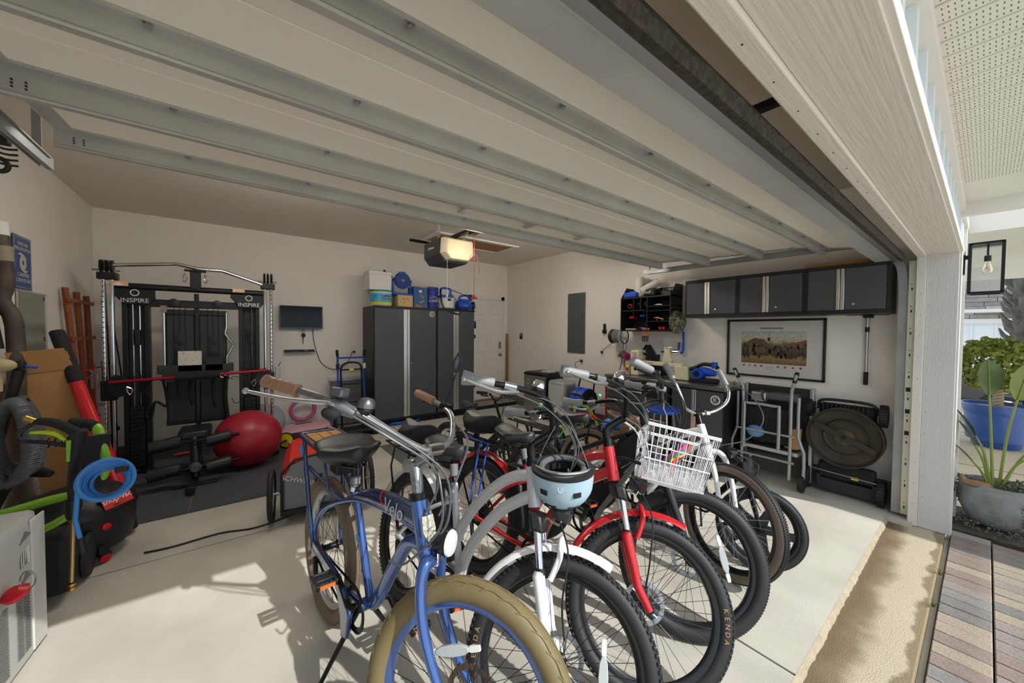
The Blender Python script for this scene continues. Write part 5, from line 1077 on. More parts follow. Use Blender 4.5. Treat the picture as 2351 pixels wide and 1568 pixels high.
for a_ in (-120, -60): on_shell(R(a_), -.075, .022, .003, 'vent_slot', matte)
c_, tx, ty_, n_ = on_shell(R(-93), .012, .001, .001, 'logo_dot', white)
text('logo_mark', 'U', .03, white, H, None, M=axes(c_+n_*.002, tx, ty_ if ty_.z > 0 else -ty_, n_))
for s in (-1, 1): MB().tube([(s*.10, .0, .045), (s*.07, .02, .12), (s*.03, .05, .19)], .005, 6, flat=.4).build('chin_strap', alu, H)
# ---------------------------------------------------------------- black e-bike
blk = mat('bike_graphite', '2e3034', .35, .4)
B = thing('black_cruiser_bicycle', 'black cruiser bicycle with smooth wide tyres between the red and the white cruiser bicycles', 'bicycle', M=bike_matrix(1.7801, .8885, -1.5505, .1268)); S = AXS(.38, .6501); Rw = .355; ra = V((-1.15, 0, Rw))
wheel(B, (0, 0, Rw), Rw, .068, S, tyk, rimk, tread='fine', refl=R(20)); wheel(B, ra, Rw, .068, None, tyk, rimk, tread='fine', prefix='rear')
f = MB(); f.tube([(-.215, 0, .76), (-.325, 0, 1.05)], [.036, .032, .026], 18); f.tube([(-.31, 0, .965), (-.50, 0, .875), (-.78, 0, .72)], .017, 12); f.tube([(-.82, 0, .80), (-.64, 0, .33)], .018, 12)
f.loft([[V((x-.05, y*.035, z+.03)), V((x+.05, y*.035, z-.03)), V((x+.05, -y*.035, z-.03)), V((x-.05, -y*.035, z+.03))] for x, z, y in ((-.27, .93, 1), (-.35, .86, 1.2), (-.60, .45, 1.2), (-.64, .36, 1))])
for s in (-1, 1): f.tube([(-.64, s*.03, .33), (-1.15, s*.078, .355)], .012, 10); f.tube([(-.79, s*.012, .73), (-1.15, s*.078, .355)], .010, 10)
f.build('frame', blk, B, ang=50)
MB().loft([[V((x-.03, y, z+.055)), V((x+.03, y, z+.02)), V((x+.03, -y, z+.02)), V((x-.03, -y, z+.055))] for x, z, y in ((-.40, .86, .036), (-.56, .58, .036))]).build('battery', black, B, bevel=.006)
text('lettering', 'AVENTON', .04, mat('grey_letter', '5b5d61', .5), B, None, M=axes((-.47, -.0445, .67), V((.52, 0, .85)), V((-.85, 0, .52)), (0, -1, 0)))
MB().tube([(-.825, 0, .80), (-.86, 0, .90)], .014, 12).build('seat_post', blackm, B); saddle(B, 'saddle', (-.86, 0, .93), .30, .21, leather, thick=.065)
rack(B, -1.02, -1.45, .80, .07, ra); drivetrain(B, (-.64, 0, .33), ra, crank_a=60); kickstand(B, (-.75, .04, .30), (-.85, .24, .01))
fk = MB(S)
for s in (-1, 1): fk.tube([(-.20, s*.02, .755), (-.185, s*.055, .73), (-.15, s*.07, .66), (0, s*.075, .355)], [.02, .024, .024, .016], 12, smooth=4)
fk.build('fork', blk, B, ang=60)
MB(S).tube([(-.32, 0, 1.05), (-.335, 0, 1.09), (-.29, 0, 1.12), (-.24, 0, 1.14)], [.02, .022, .02, .018], 12, smooth=3).build('stem', blk, B)
bars(B, S, [(-.24, 0, 1.14), (-.24, -.035, 1.145), (-.25, -.055, 1.20), (-.265, -.11, 1.235), (-.30, -.20, 1.245), (-.34, -.27, 1.255), (-.44, -.325, 1.275)], .0135, blk, greyg, .021, flare=1.3)
for s in (-1, 1): lever(B, S, (-.32, s*.31, 1.215), (-.42, s*.37, 1.225), (-.31, s*.24, 1.235), blackm); MB(S).cbox((-.31, s*.225, 1.25), (.05, .05, .035)).build('control_pod', blackm, B, bevel=.008)
MB(S).cbox((-.25, -.03, 1.205), (.045, .085, .03)).build('display', mat('display_grey', '85888c', .2), B, bevel=.006)
MB(S).lathe((-.12, 0, .79), (.95, 0, -.1), [(.03, -.03), (.034, 0), (.034, .05), (.001, .052)], 18).build('headlight', mat('light_grey', ''), B)
wires(B, S, [[(-.30, -.20, 1.235), (-.18, -.12, 1.20), (-.12, -.05, 1.08), (-.17, -.03, .95), (-.24, -.03, .88)], [(-.29, -.18, 1.23), (-.15, -.08, 1.18), (-.10, -.02, 1.05), (-.15, -.02, .9)], [(-.30, .20, 1.235), (-.17, .12, 1.2), (-.12, .04, 1.06), (-.18, .03, .93)], [(-.25, .05, 1.18), (-.14, .08, 1.1), (-.13, .03, .98), (-.2, .02, .86)]], .0035)
# ---------------------------------------------------------------- white cruiser
B = thing('white_cruiser_bicycle', 'white cruiser bicycle with brown saddle, chrome bars and brownish tyre walls', 'bicycle', M=bike_matrix(2.3965, .9497, -1.5397, .2555)); S = AXS(.38, -.3222); Rw = .345; ra = V((-1.13, 0, Rw))
bwall = mat('tyre_brown_wall', '6f6258', .6, var=.1, vscale=12)
wheel(B, (0, 0, Rw), Rw, .062, S, tyk, rimk, spoke_m=alu, tread='fine', side_m=bwall); wheel(B, ra, Rw, .062, None, tyk, rimk, spoke_m=alu, tread='fine', side_m=bwall, prefix='rear')
f = MB(); f.tube([(-.19, 0, .74), (-.26, 0, .90)], [.030, .027], 16); f.tube([(-.25, 0, .86), (-.45, 0, .77), (-.60, 0, .66), (-.74, 0, .62), (-.9, 0, .55), (-1.13, .07, .345)], [.03, .028, .02, .015, .012, .011], 12, smooth=5); f.tube([(-.74, 0, .62), (-.9, 0, .55), (-1.13, -.07, .345)], .012, 10); f.tube([(-.21, 0, .80), (-.38, 0, .64), (-.55, 0, .36), (-.63, 0, .31)], .022, 12, smooth=5); f.tube([(-.78, 0, .72), (-.63, 0, .31)], .017, 12)
for s in (-1, 1): f.tube([(-.63, s*.03, .31), (-1.13, s*.072, .345)], .011, 10)
f.build('frame', white, B, ang=60); text('script_lettering', 'Cruiser', .06, matte, B, None, M=axes((-.42, -.030, .79), (.9, 0, .42), (-.42, 0, .9), (0, -1, 0)), shear=.3)
MB().tube([(-.785, 0, .72), (-.815, 0, .79)], .013, 10).build('seat_post', chrome, B); saddle(B, 'saddle', (-.85, 0, .825), .28, .20, mat('brown_leather', '5e4238', .45), thick=.06)
rack(B, -.98, -1.42, .765, .075, ra); drivetrain(B, (-.63, 0, .31), ra, crank_a=70); kickstand(B, (-.72, .04, .28), (-.80, .26, .04))
fk = MB(S)
for s in (-1, 1): fk.tube([(-.175, s*.015, .735), (-.14, s*.05, .735), (-.10, s*.066, .69), (-.05, s*.07, .56), (.0, s*.072, .345)], [.018, .019, .018, .016, .012], 12, smooth=5)
fk.build('fork', white, B, ang=60)
MB(S).tube([(-.26, 0, .90), (-.285, 0, .965)], [.022, .018], 14).cyl((-.285, -.025, .972), (-.285, .025, .972), .02, n=14).build('stem', blackm, B)
barw = [(-.285, 0, .972), (-.275, .06, .98), (-.26, .15, 1.01), (-.235, .215, 1.07), (-.245, .25, 1.14), (-.28, .265, 1.20), (-.35, .27, 1.30)]
bars(B, S, [(x, -y, z) for x, y, z in barw], .0115, chrome, greyg, .019, left=barw)
MB(S).cbox((-.265, .07, .985), (.025, .04, .03)).build('bar_fitting', chrome, B, bevel=.005)
wires(B, S, [[(-.29, .275, 1.21), (-.15, .32, 1.16), (-.02, .30, 1.0), (-.05, .2, .85), (-.14, .05, .78), (-.2, .03, .72)]], .0035, mat('cable_grey', ''))
# ---------------------------------------------------------------- small bicycles behind
def kids_bike(name, label, M, st, Rw, wb, m, bar_z, sad_z, rim_m=None, mag=None, tyre_m=None, spoke_m=None, green=False, hi=False):
    B = thing(name, label, 'bicycle', M=M); S = AXS(.32, st); ra = V((-wb, 0, Rw)); sx = -.60*wb
    wheel(B, (0, 0, Rw), Rw, .05, S, tyre_m or tyk, rim_m or rimk, mag=mag, n_sp=20, rotor=False, tread='fine', spoke_m=spoke_m); wheel(B, ra, Rw, .05, None, tyre_m or tyk, rim_m or rimk, mag=mag, n_sp=20, rotor=False, tread='fine', prefix='rear', spoke_m=spoke_m)
    hz = Rw*2+.14; hx = .07-.32*hz
    f = MB(); f.tube([(hx+.03, 0, hz-.09), (hx, 0, hz)], .024, 14)
    if green: f.tube([(hx+.01, 0, hz-.03), (hx-.10, 0, hz+.05), (hx-.22, 0, hz+.06), (sx+.06, 0, hz-.04), (sx+.03, 0, Rw+.12)], .026, 12, smooth=5)
    else: f.tube([(hx+.01, 0, hz-.03), (sx+.02, 0, hz-.10)], .018, 12)
    f.tube([(hx+.02, 0, hz-.06), (sx+.14, 0, Rw+.04)], .021, 12); f.tube([(sx, 0, hz-.02), (sx+.14, 0, Rw+.04)], .015, 12)
    for s in (-1, 1): f.tube([(sx+.14, s*.02, Rw+.04), (-wb, s*.055, Rw)], .010, 8); f.tube([(sx+.03, s*.01, hz-.10), (-wb, s*.055, Rw)], .009, 8)
    f.build('frame', m, B, ang=60)
    MB().tube([(sx, 0, hz-.03), (sx-.04, 0, sad_z-.03)], .013, 10).build('seat_post', chrome, B); saddle(B, 'saddle', (sx-.05, 0, sad_z), .22, .15, leather, thick=.05)
    fk = MB(S)
    for s in (-1, 1): fk.tube([(hx+.035, s*.02, hz-.11), (hx+.05, s*.045, hz-.14), (0, s*.052, Rw)], [.017, .019, .011], 10)
    fk.build('fork', m if not mag else blackm, B, ang=60)
    hxx = .07-.32*bar_z
    MB(S).tube([(hx, 0, hz), (hxx-.02, 0, bar_z-.06)], .014, 10).build('stem', blackm, B)
    bars(B, S, [(hxx, 0, bar_z-.06), (hxx, -.05, bar_z-.055), (hxx-.01, -.11, bar_z-.01), (hxx-.03, -.17, bar_z), (hxx-.06, -.27, bar_z)], .010, blackm, foam, .015)
    for s in (-1, 1): lever(B, S, (hxx-.0, s*.18, bar_z-.02), (hxx-.02, s*.25, bar_z-.02), (hxx-.02, s*.15, bar_z), blackm)
    drivetrain(B, (sx+.14, 0, Rw+.03), ra, ring=.055, clen=.10, crank_a=40)
    wires(B, S, [[(hxx, -.16, bar_z-.01), (hxx+.10, -.08, bar_z-.05), (hxx+.09, -.01, bar_z-.16), (hxx+.03, -.02, hz-.12)], [(hxx, .16, bar_z-.01), (hxx+.12, .06, bar_z-.06), (hxx+.08, .02, bar_z-.2), (.0, .04, Rw+.1)]])
    MB().tube([(sx+.05, .03, Rw+.02), (sx+.0, .16, .01)], .008, 8).build('kickstand', blackm, B)
    return B
kids_bike('small_mag_wheel_bicycle', 'small black bicycle with solid spoked wheels beyond the white cruiser bicycle', bike_matrix(2.69, .87, R(-97), R(4)), R(30), .25, .80, blackm, .70, .60, mag=5)
kids_bike('youth_bicycle', 'youth bicycle with plain black saddle farthest back near the tall cabinets', bike_matrix(2.02, 2.72, R(-80), R(6)), R(15), .25, .92, mat('bike_dark', '26282c', .35, .3), .90, .73)
kids_bike('small_dark_bicycle', 'small dark bicycle with low black saddle right of the youth bicycle', bike_matrix(2.52, 2.52, R(-80), R(6)), R(15), .20, .78, mat('bike_dark', ''), .72, .57)
kids_bike('green_kids_bicycle', 'lime green childrens bicycle with blue rims in front of the workbench', bike_matrix(3.72, 3.02, R(-8), R(5)), R(-10), .20, .72, lime, .70, .56, rim_m=mat('rim_blue', '2f7fd6', .4), green=True)
# ================================================================== RIGHT WALL
ep = thing('breaker_panel', 'tall grey electrical breaker panel on the right wall', 'breaker panel', M=M_right(XR, 4.30, 1.672))
epm = mat('panel_grey', '5f6664', .45, .3)
MB().box(-.20, .20, -.515, .515, 0, .014).build('cover', epm, ep, bevel=.004); MB().box(-.09, .10, -.40, .34, .014, .020).build('panel_door', epm, ep, bevel=.003); MB().box(-.06, -.03, -.07, -.03, .02, .026).build('latch', epm, ep)
for x in (-.18, .18):
    for y in (-.49, 0, .49): MB().lathe((x, y, .013), (0, 0, 1), [(.008, 0), (.008, .004), (.001, .005)], 10).build('screw', steel, ep)
ph = thing('wall_phone', 'black handset in a holder on the right wall between panel and tool rack', 'handset', M=M_right(XR, 3.69, 1.58))
MB().box(-.03, .035, -.08, -.02, 0, .04).build('cradle', black, ph, bevel=.008); MB().box(-.022, .022, -.06, .075, .006, .03).build('handset', black, ph, bevel=.01)
th = thing('door_control', 'small dark door control on the right wall near the back corner', 'wall control', M=M_right(XR, 5.81, 1.425)); MB().box(-.04, .04, -.06, .06, 0, .02).build('case', black, th, bevel=.006); MB().box(-.025, .025, .01, .045, .02, .022).build('screen', mat('lcd', '9aa59c', .2), th)
outlet('light_switch', 'white light switch below the dark door control', M_right(XR, 5.86, 1.18), False, 'switch', True)
outlet('wall_outlet', 'white outlet with black plugs below the breaker panel', M_right(XR, 4.16, 1.05))
outlet('wall_outlet', 'white outlet with black cord below the face shield', M_right(XR, 3.735, 1.225))
tag(MB().tube([(XR-.03, 4.16, 1.06), (XR-.05, 4.20, 1.02), (XR-.05, 4.28, .98), (XR-.04, 4.24, .85), (XR-.06, 4.2, .78)], .004, 7, smooth=5).build('fridge_cord', cable), 'black cord hanging from the outlet above the small refrigerator', 'cord')
fg = thing('mini_refrigerator', 'small refrigerator with silver door in the back corner of the right wall', 'refrigerator', (4.20, 4.86, 0))
MB().box(.05, .46, -.28, .27, .02, .80).build('body', mat('fridge_black', '151617', .4), fg, bevel=.01)
d = MB().box(.0, .05, -.275, .265, .04, .74).build('door', mat('fridge_steel', '9a9b98', .35, .6, var=.06, vscale=3), fg, bevel=.008); MB().box(.0, .052, -.28, .27, .74, .79).build('door_cap', black, fg, bevel=.012); MB().box(-.006, .02, -.283, -.262, .05, .74).build('door_edge', alu, fg)
MB().torus((-.002, .15, .62), (1, 0, 0), .045, .005, 24, 6, flat=.3).build('sticker', mat('sticker_white', 'c9ccd4', .5), d)
bk = thing('manual_stack', 'thin pale booklets lying on the small refrigerator', 'booklets', (4.45, 4.75, .802)); MB().box(-.08, .08, -.1, .1, 0, .012).build('booklet', whitep, bk); MB().box(-.07, .09, -.09, .08, .012, .024).build('booklet', mat('paper_grey', 'b9bbc0', .6), bk)
dh = thing('dehumidifier', 'light grey dehumidifier with louvred side beside the refrigerator', 'dehumidifier', (4.28, 4.30, 0)); dhm = mat('dehum_grey', '9fa3a3', .45)
MB().box(-.08, .24, -.17, .19, .03, .70).build('body', dhm, dh, bevel=.03); MB().box(-.085, -.075, -.15, .17, .30, .64).build('front_panel', mat('dehum_pale', 'b7bab9', .4), dh, bevel=.006); MB().box(-.05, .2, -.14, .16, .695, .71).build('top_panel', dhm, dh)
for k in range(18): MB().box(.0, .20, -.174, -.168, .36+k*.016, .369+k*.016).build('louvre', mat('louvre_dark', '6a6d6d', .5), dh)
hr = thing('hose_reel_cart', 'bright blue hose wound on a dark cart beside the dehumidifier', 'hose reel', (4.30, 3.80, 0))
for s in (-1, 1): MB().tube([(.1, s*.16, .05), (.05, s*.16, .55), (.12, s*.14, .85)], .012, 8).build('frame_tube', blackm, hr); MB().lathe((0, s*.13, .45), (0, 1, 0), [(.03, -.01), (.19, -.006), (.19, .006), (.03, .01)], 28).build('reel_flange', matte, hr); MB().lathe((.1, s*.2, .10), (0, 1, 0), [(.03, -.02), (.1, -.015), (.1, .015), (.03, .02)], 20).build('wheel', rubber, hr)
m = MB()
for k in range(9):
    for q in (.16, .19): m.torus((0, -.11+k*.026, .45), (0, 1, 0), q+random.uniform(-.006, .006), .011, 32, 6)
m.build('hose', mat('hose_royal', '1b4fc2', .4), hr)
# ---- tool rack
rk = thing('tool_rack', 'black wall mounted power tool rack with shelves on the right wall', 'tool rack', M=axes((XR, 2.82, 1.535), (0, -1, 0), (-1, 0, 0), (0, 0, 1)))
# local: x along -Y (right in picture), y out of wall, z up
W2 = .375; rkm = mat('rack_black', '141516', .5)
MB().box(-W2, W2, 0, .012, 0, .60).build('back_panel', rkm, rk)
for s in (-1, 1): MB().prism([(0, 0), (.29, 0), (.29, .46), (.16, .62), (0, .62)], (s*W2-(.012 if s > 0 else 0), 0, 0), (0, 1, 0), (0, 0, 1), (1, 0, 0), .012).build('side_panel', rkm, rk)
for z in (0.0, .455): MB().box(-W2, W2, 0, .29, z, z+.018).build('shelf', rkm, rk)
MB().box(-W2, -.0, 0, .28, .28, .295).build('shelf', rkm, rk)
for z in (.13, .27, .33): MB().box(.045, W2, 0, .28, z, z+.010).build('shelf', rkm, rk)
for x in (.04, -.17, -.06): MB().box(x-.006, x+.006, 0, .285, .29 if x < 0 else .0, .46).build('divider', rkm, rk)
text('lettering', 'KOBALT', .06, whitep, rk, None, M=axes((.22, .015, .565), (1, 0, 0), (0, 0, 1), (0, 1, 0)))
def on_rack(x, y, z): return (XR-y, 2.82-x, 1.535+z)
def drill(name, label, x, z, m, batt, grp=None):
    t = thing(name, label, 'power tool', on_rack(x, .17, z))
    MB().tube([(.07, 0, .17), (-.05, 0, .17)], [.03, .034], 14).build('motor', m, t); MB().cyl((-.05, 0, .17), (-.10, 0, .17), .02, .014, 12).build('chuck', black, t)
    MB().tube([(.02, 0, .15), (.04, 0, .02)], .02, 10).build('grip', black, t); MB().box(-.02, .09, -.035, .035, -.005, .03).build('battery', batt, t, bevel=.008)
drill('cordless_drill', 'red and black cordless drill in the left bay of the tool rack', -.27, .185, redf, redf)
drill('cordless_drill', 'blue cordless drill with round nose in the middle of the tool rack', -.10, .205, black, bluet)
drill('cordless_drill', 'blue cordless impact driver next to the round nosed drill in the tool rack', -.005, .205, bluet, bluet)
t = thing('battery_charger', 'black battery charger with small light on top of the tool rack', 'charger', on_rack(.04, .18, .476)); MB().box(-.07, .07, -.09, .09, 0, .10).build('case', black, t, bevel=.02); MB().ball((-.072, -.02, .06), .006, 8, 6).build('indicator', mat('led_orange', 'ffb060', .4, emit=1.5), t); text('lettering', 'Kobalt', .03, whitep, t, None, M=axes((-.0712, .02, .05), (0, -1, 0), (0, 0, 1), (-1, 0, 0)))
t = thing('speaker_box', 'low black box on the right of the rack top below the lettering', 'box', on_rack(.2, .12, .476)); MB().loft([[V((-.05, y, 0)), V((.08, y, 0)), V((.06, y, .07)), V((-.02, y, .07))] for y in (-.10, .10)]).build('case', black, t, bevel=.008)
t = thing('parts_tray', 'blue plastic tool case on the left end of the rack top', 'tool case', on_rack(-.24, .18, .476)); MB().box(-.10, .08, -.10, .10, 0, .07).build('case', bluet, t, bevel=.012); MB().box(-.05, .03, -.04, .04, .07, .085).build('handle', bluet, t, bevel=.006)
paper = mat('paper_towel', 'd7d2ca', .9, bump=.2, bscale=80)
def roll(label, o, ax, L, r_=.058):
    t = thing('paper_towel_roll', label, 'paper towel', o); MB().lathe((0, 0, 0), ax, [(.02, .0), (r_, .0), (r_, L), (.02, L), (.02, 0)], 28, cap=False).build('roll', paper, t); MB().lathe((0, 0, 0), ax, [(.0195, 0.001), (.0195, L-.001)], 16, cap=False).build('core', card, t)
roll('white paper towel roll standing upright on the tool rack', on_rack(-.16, .16, .475), (0, 0, 1), .28)
roll('second upright paper towel roll behind the first on the tool rack', on_rack(-.13, .06, .475), (0, 0, 1), .27, .05)
roll('white paper towel roll lying tilted across the tool rack top', on_rack(-.08, .24, .54), V((.55, -.62, .5)).normalized(), .27, .055)
for k, (x, z, mm, lab) in enumerate(((.15, .345, mat('knife_grey', 'a5a5a5', .3, .7), 'grey folding knife on the upper right rack shelf'), (.16, .142, mat('brass_tool', 'c78a3a', .4, .5), 'brass coloured caulking tool on the middle right rack shelf'), (.22, .02, redf, 'red tape measure pair on the bottom right rack shelf'), (-.25, .02, mat('pale_block', 'b59b80', .7), 'flat pale wooden block on the bottom left rack shelf'), (-.07, .02, bluet, 'small blue tool on the bottom rack shelf'))):
    t = thing(('folding_knife', 'caulking_tool', 'tape_measure', 'wood_offcut', 'hand_tool')[k], lab, 'tool', on_rack(x, .2, z))
    if k == 0: MB().tube([(0, -.06, .01), (0, .0, .014), (0, .07, .012)], [.006, .01, .003], 8).build('body', mm, t)
    elif k == 1: MB().tube([(0, -.07, .02), (0, .02, .045), (0, .07, .04)], .007, 8).tube([(0, .03, .04), (0, .02, .005)], .006, 8).tube([(0, -.05, .025), (0, -.06, .004)], .006, 8).build('body', mm, t)
    elif k == 2: MB().lathe((0, -.02, .025), (1, 0, 0), [(.02, -.02), (.024, 0), (.02, .02)], 16).build('case', mm, t); MB().lathe((0, .03, .025), (1, 0, 0), [(.02, -.02), (.024, 0), (.02, .02)], 16).build('case', mm, t)
    elif k == 3: MB().box(-.03, .03, -.08, .08, 0, .022).build('block', mm, t)
    else: MB().tube([(0, -.04, .02), (0, .05, .03)], [.018, .01], 10).build('body', mm, t)
for k in range(4):
    t = thing('bar_clamp', ('leftmost of four', 'second from left of four', 'third from left of four', 'rightmost of four')[k]+' orange bar clamps under the tool rack', 'clamp', on_rack(.0+k*.026-.02, .27, -.12), group='orange bar clamps under the tool rack')
    MB().cyl((0, 0, -.04), (0, 0, .16), .004, n=6).build('bar', steel, t); MB().box(-.012, .012, -.011, .011, .14, .165).build('head', orange, t, bevel=.002); MB().box(-.014, .014, -.012, .012, .06, .085).build('slide', orange, t, bevel=.002); MB().cyl((-.01, .0, .06), (-.01, 0, -.02), .007, n=8).build('grip', black, t)
t = thing('camouflage_hat', 'camouflage boonie hat hanging on the right side of the tool rack', 'hat', on_rack(.41, .16, .12)); cm = mat('camo', '8b8672', .9, var=.3, vscale=32, col2='4d4a3c', thr=(.45, .55), detail=2)
MB().lathe((0, 0.02, 0), (-.15, -1, .05), [(.155, 0), (.15, .012), (.09, .03), (.085, .075), (.05, .095), (.001, .1)], 26).build('crown_and_brim', cm, t)
t = thing('blue_rafter_wrench', 'long blue strap wrench hanging below the camouflage hat', 'wrench', on_rack(.40, .02, -.16)); MB().tube([(-.02, -.02, .16), (-.02, -.02, -.08), (-.02, .0, -.115), (-.02, .03, -.11), (-.02, .04, -.07), (-.02, .035, .02)], .014, 10, smooth=4, flat=.6).build('handle', bluet, t)
tag(MB().box(XR-.30, XR-.292, 2.235, 2.25, 1.72, 1.96).build('red_ruler', redf), 'narrow red rule hanging left of the wall cabinets', 'ruler')
t = thing('face_shield', 'clear face shield with black headband hanging left below the tool rack', 'face shield', (XR-.17, 3.30, 1.43)); MB().lathe((.02, .08, .03), (0, 1, 0), [(.10, -.02), (.11, .05), (.07, .09), (.001, .1)], 20).build('headgear', black, t); MB().loft([[V((.11*math.cos(a), y, .03+.10*math.sin(a))) for a in [R(60+q*20) for q in range(14)]] for y in (-.10, .06)], cap=False).build('visor', mat('visor_clear', 'd8dcd8', .08, trans=.7, alpha=.6), t); MB().torus((0, -.09, .03), (0, 1, 0), .10, .008, 24, 6).build('edge', black, t)
MB().tube([(.1, .12, -.02), (.14, .3, -.12), (.15, .42, -.2)], .004, 6).build('strap', cable, t)
t = thing('respirator', 'half mask respirator with magenta filter hanging by its strap', 'respirator', (XR-.08, 3.27, 1.19)); mg = mat('magenta', 'b02a78', .5)
MB().lathe((-.02, 0, 0), (-.8, -.5, .1), [(.05, -.02), (.055, .02), (.03, .06), (.001, .065)], 18).build('mask', mat('teal_rubber', '3e5a5a', .6), t)
MB().lathe((-.04, -.05, -.02), (-.4, -.9, 0), [(.04, 0), (.052, .01), (.052, .045), (.001, .05)], 18).build('filter', mg, t); MB().lathe((-.02, .06, 0), (-.5, .85, 0), [(.03, 0), (.042, .01), (.042, .03), (.001, .035)], 18).build('filter', mat('filter_yellow', 'b98a2a', .5), t); MB().tube([(0, .0, .04), (.03, -.02, .16), (.03, .02, .26), (.03, .04, .16), (0, .02, .04)], .004, 6, smooth=4).tube([(0, .04, -.04), (.0, .05, -.14), (.0, .08, -.24)], .006, 6).tube([(0, -.01, -.05), (.0, .0, -.14), (.0, -.04, -.23)], .006, 6).build('strap', cable, t)
# ---- wall cabinets
def wallcab(label, y0, y1):
    t = thing('wall_cabinet', label, 'cabinet', M=axes((XR, y1, 1.70), (0, -1, 0), (-1, 0, 0), (0, 0, 1)), group='black wall cabinets'); W = y1-y0
    MB().box(0, W, 0, .35, 0, .44).build('body', cabd, t, bevel=.003)
    MB().box(0, W, .335, .362, 0, .035).box(0, W, .335, .362, .405, .44).box(0, .02, .335, .362, .03, .41).box(W-.02, W, .335, .362, .03, .41).build('face_frame', cabd, t)
    s = W*.45
    for a, b, kk in ((.022, s-.03, 0), (s+.03, W-.022, 1)):
        d = MB().box(a, b, .35, .366, .037, .403).build('door', cab, t, bevel=.002)
        if kk: MB().lathe((a+.06, .366, .085), (0, 1, 0), [(.010, 0), (.010, .004), (.001, .005)], 12).build('lock', chrome, d)
    for a, b in ((s-.028, s-.002), (s+.002, s+.028)): MB().box(a, b, .352, .376, .037, .403).build('handle', mat('brushed_alu', ''), t, bevel=.003)
wallcab('leftmost of the three black wall cabinets, next to the tool rack', 1.650, 2.222)
wallcab('middle of the three black wall cabinets above the framed picture', 1.066, 1.648)
wallcab('rightmost of the three black wall cabinets, nearest the door track', .50, 1.064)
tag(MB().box(XR-.28, XR-.05, .62, 1.09, 2.141, 2.185).build('flat_carton', card, bevel=.004), 'flat brown carton on top of the rightmost wall cabinet', 'carton')
tag(MB().box(XR-.30, XR-.2, 1.60, 1.70, 2.141, 2.150).build('blue_rag', bluet), 'small blue rag on top of the wall cabinets', 'rag')
# ---- framed print: a plain military street scene in blocks of colour, no known work
fp = thing('framed_print', 'large black framed print of a crowded street scene below the wall cabinets', 'picture', M=M_right(XR, 1.425, 1.355)); pw2, ph2 = .455, .322
MB().box(-pw2, pw2, ph2-.022, ph2, 0, .025).box(-pw2, pw2, -ph2, -ph2+.022, 0, .025).box(-pw2, -pw2+.022, -ph2, ph2, 0, .025).box(pw2-.022, pw2, -ph2, ph2, 0, .025).build('frame', black, fp, bevel=.003)
MB().box(-pw2+.02, pw2-.02, -ph2+.02, ph2-.02, 0, .008).build('mat_board', mat('mat_board', 'c6c3bf', .5), fp)
pm = bpy.data.materials.new('print_scene'); pm.use_nodes = True; nt = pm.node_tree; bs = nt.nodes['Principled BSDF']; bs.inputs['Roughness'].default_value = .4
tc = nt.nodes.new('ShaderNodeTexCoord'); sx_ = nt.nodes.new('ShaderNodeSeparateXYZ'); nt.links.new(tc.outputs['Object'], sx_.inputs[0])
n1 = nt.nodes.new('ShaderNodeTexNoise'); n1.inputs['Scale'].default_value = 14; n1.inputs['Detail'].default_value = 5; nt.links.new(tc.outputs['Object'], n1.inputs['Vector'])
n2 = nt.nodes.new('ShaderNodeTexNoise'); n2.inputs['Scale'].default_value = 70; n2.inputs['Detail'].default_value = 4; nt.links.new(tc.outputs['Object'], n2.inputs['Vector'])
ad = nt.nodes.new('ShaderNodeMath'); ad.operation = 'MULTIPLY_ADD'; nt.links.new(n1.outputs['Fac'], ad.inputs[0]); ad.inputs[1].default_value = .13; nt.links.new(sx_.outputs['Y'], ad.inputs[2])
mr_ = nt.nodes.new('ShaderNodeMapRange'); mr_.inputs['From Min'].default_value = -.10; mr_.inputs['From Max'].default_value = .27; nt.links.new(ad.outputs[0], mr_.inputs['Value'])
rp = nt.nodes.new('ShaderNodeValToRGB'); nt.links.new(mr_.outputs[0], rp.inputs[0]); e = rp.color_ramp.elements
e[0].position = 0; e[0].color = lin('6f573a'); e[1].position = 1; e[1].color = lin('9fb0b8')
for p_, c_ in ((.16, '8a7348'), (.25, '3a3024'), (.48, '54442f'), (.58, '6d5f45'), (.66, 'a8a68c'), (.8, 'b7b8a6')): q = e.new(p_); q.color = lin(c_)
mx = nt.nodes.new('ShaderNodeMixRGB'); mx.blend_type = 'OVERLAY'; mx.inputs[0].default_value = .75; nt.links.new(rp.outputs[0], mx.inputs[1]); nt.links.new(n2.outputs['Fac'], mx.inputs[2]); nt.links.new(mx.outputs[0], bs.inputs['Base Color'])
MB().box(-.302, .302, -.170, .19, .008, .0095).build('print', pm, fp)
fpb = mat('print_dark', '2b241c', .6); fpc = mat('print_brick', '7a5240', .6); fpt = mat('print_tan', '9c8560', .6)
m = MB(); random.seed(11)
for k in range(60):
    x = random.uniform(-.29, .29); y = random.uniform(-.12, .02); hh = random.uniform(.02, .05)
    m.prism([(-.008, 0), (.008, 0), (.009, hh*.7), (.004, hh), (-.004, hh), (-.009, hh*.7)], (x, y, .0096), (1, 0, 0), (0, 1, 0), (0, 0, 1), .0004)
m.build('print_figures', fpb, fp, smooth=False)
MB().prism([(-.29, -.02), (-.25, .07), (-.17, .115), (-.08, .10), (-.02, .03), (-.05, -.06), (-.2, -.08)], (0, 0, .0095), (1, 0, 0), (0, 1, 0), (0, 0, 1), .0003).build('print_vehicle', mat('print_olive', '5e4f38', .6, var=.4, vscale=60), fp)
MB().prism([(.14, .02), (.14, .06), (.22, .075), (.30, .10), (.30, .02)], (0, 0, .0095), (1, 0, 0), (0, 1, 0), (0, 0, 1), .0003).build('print_houses', fpc, fp)
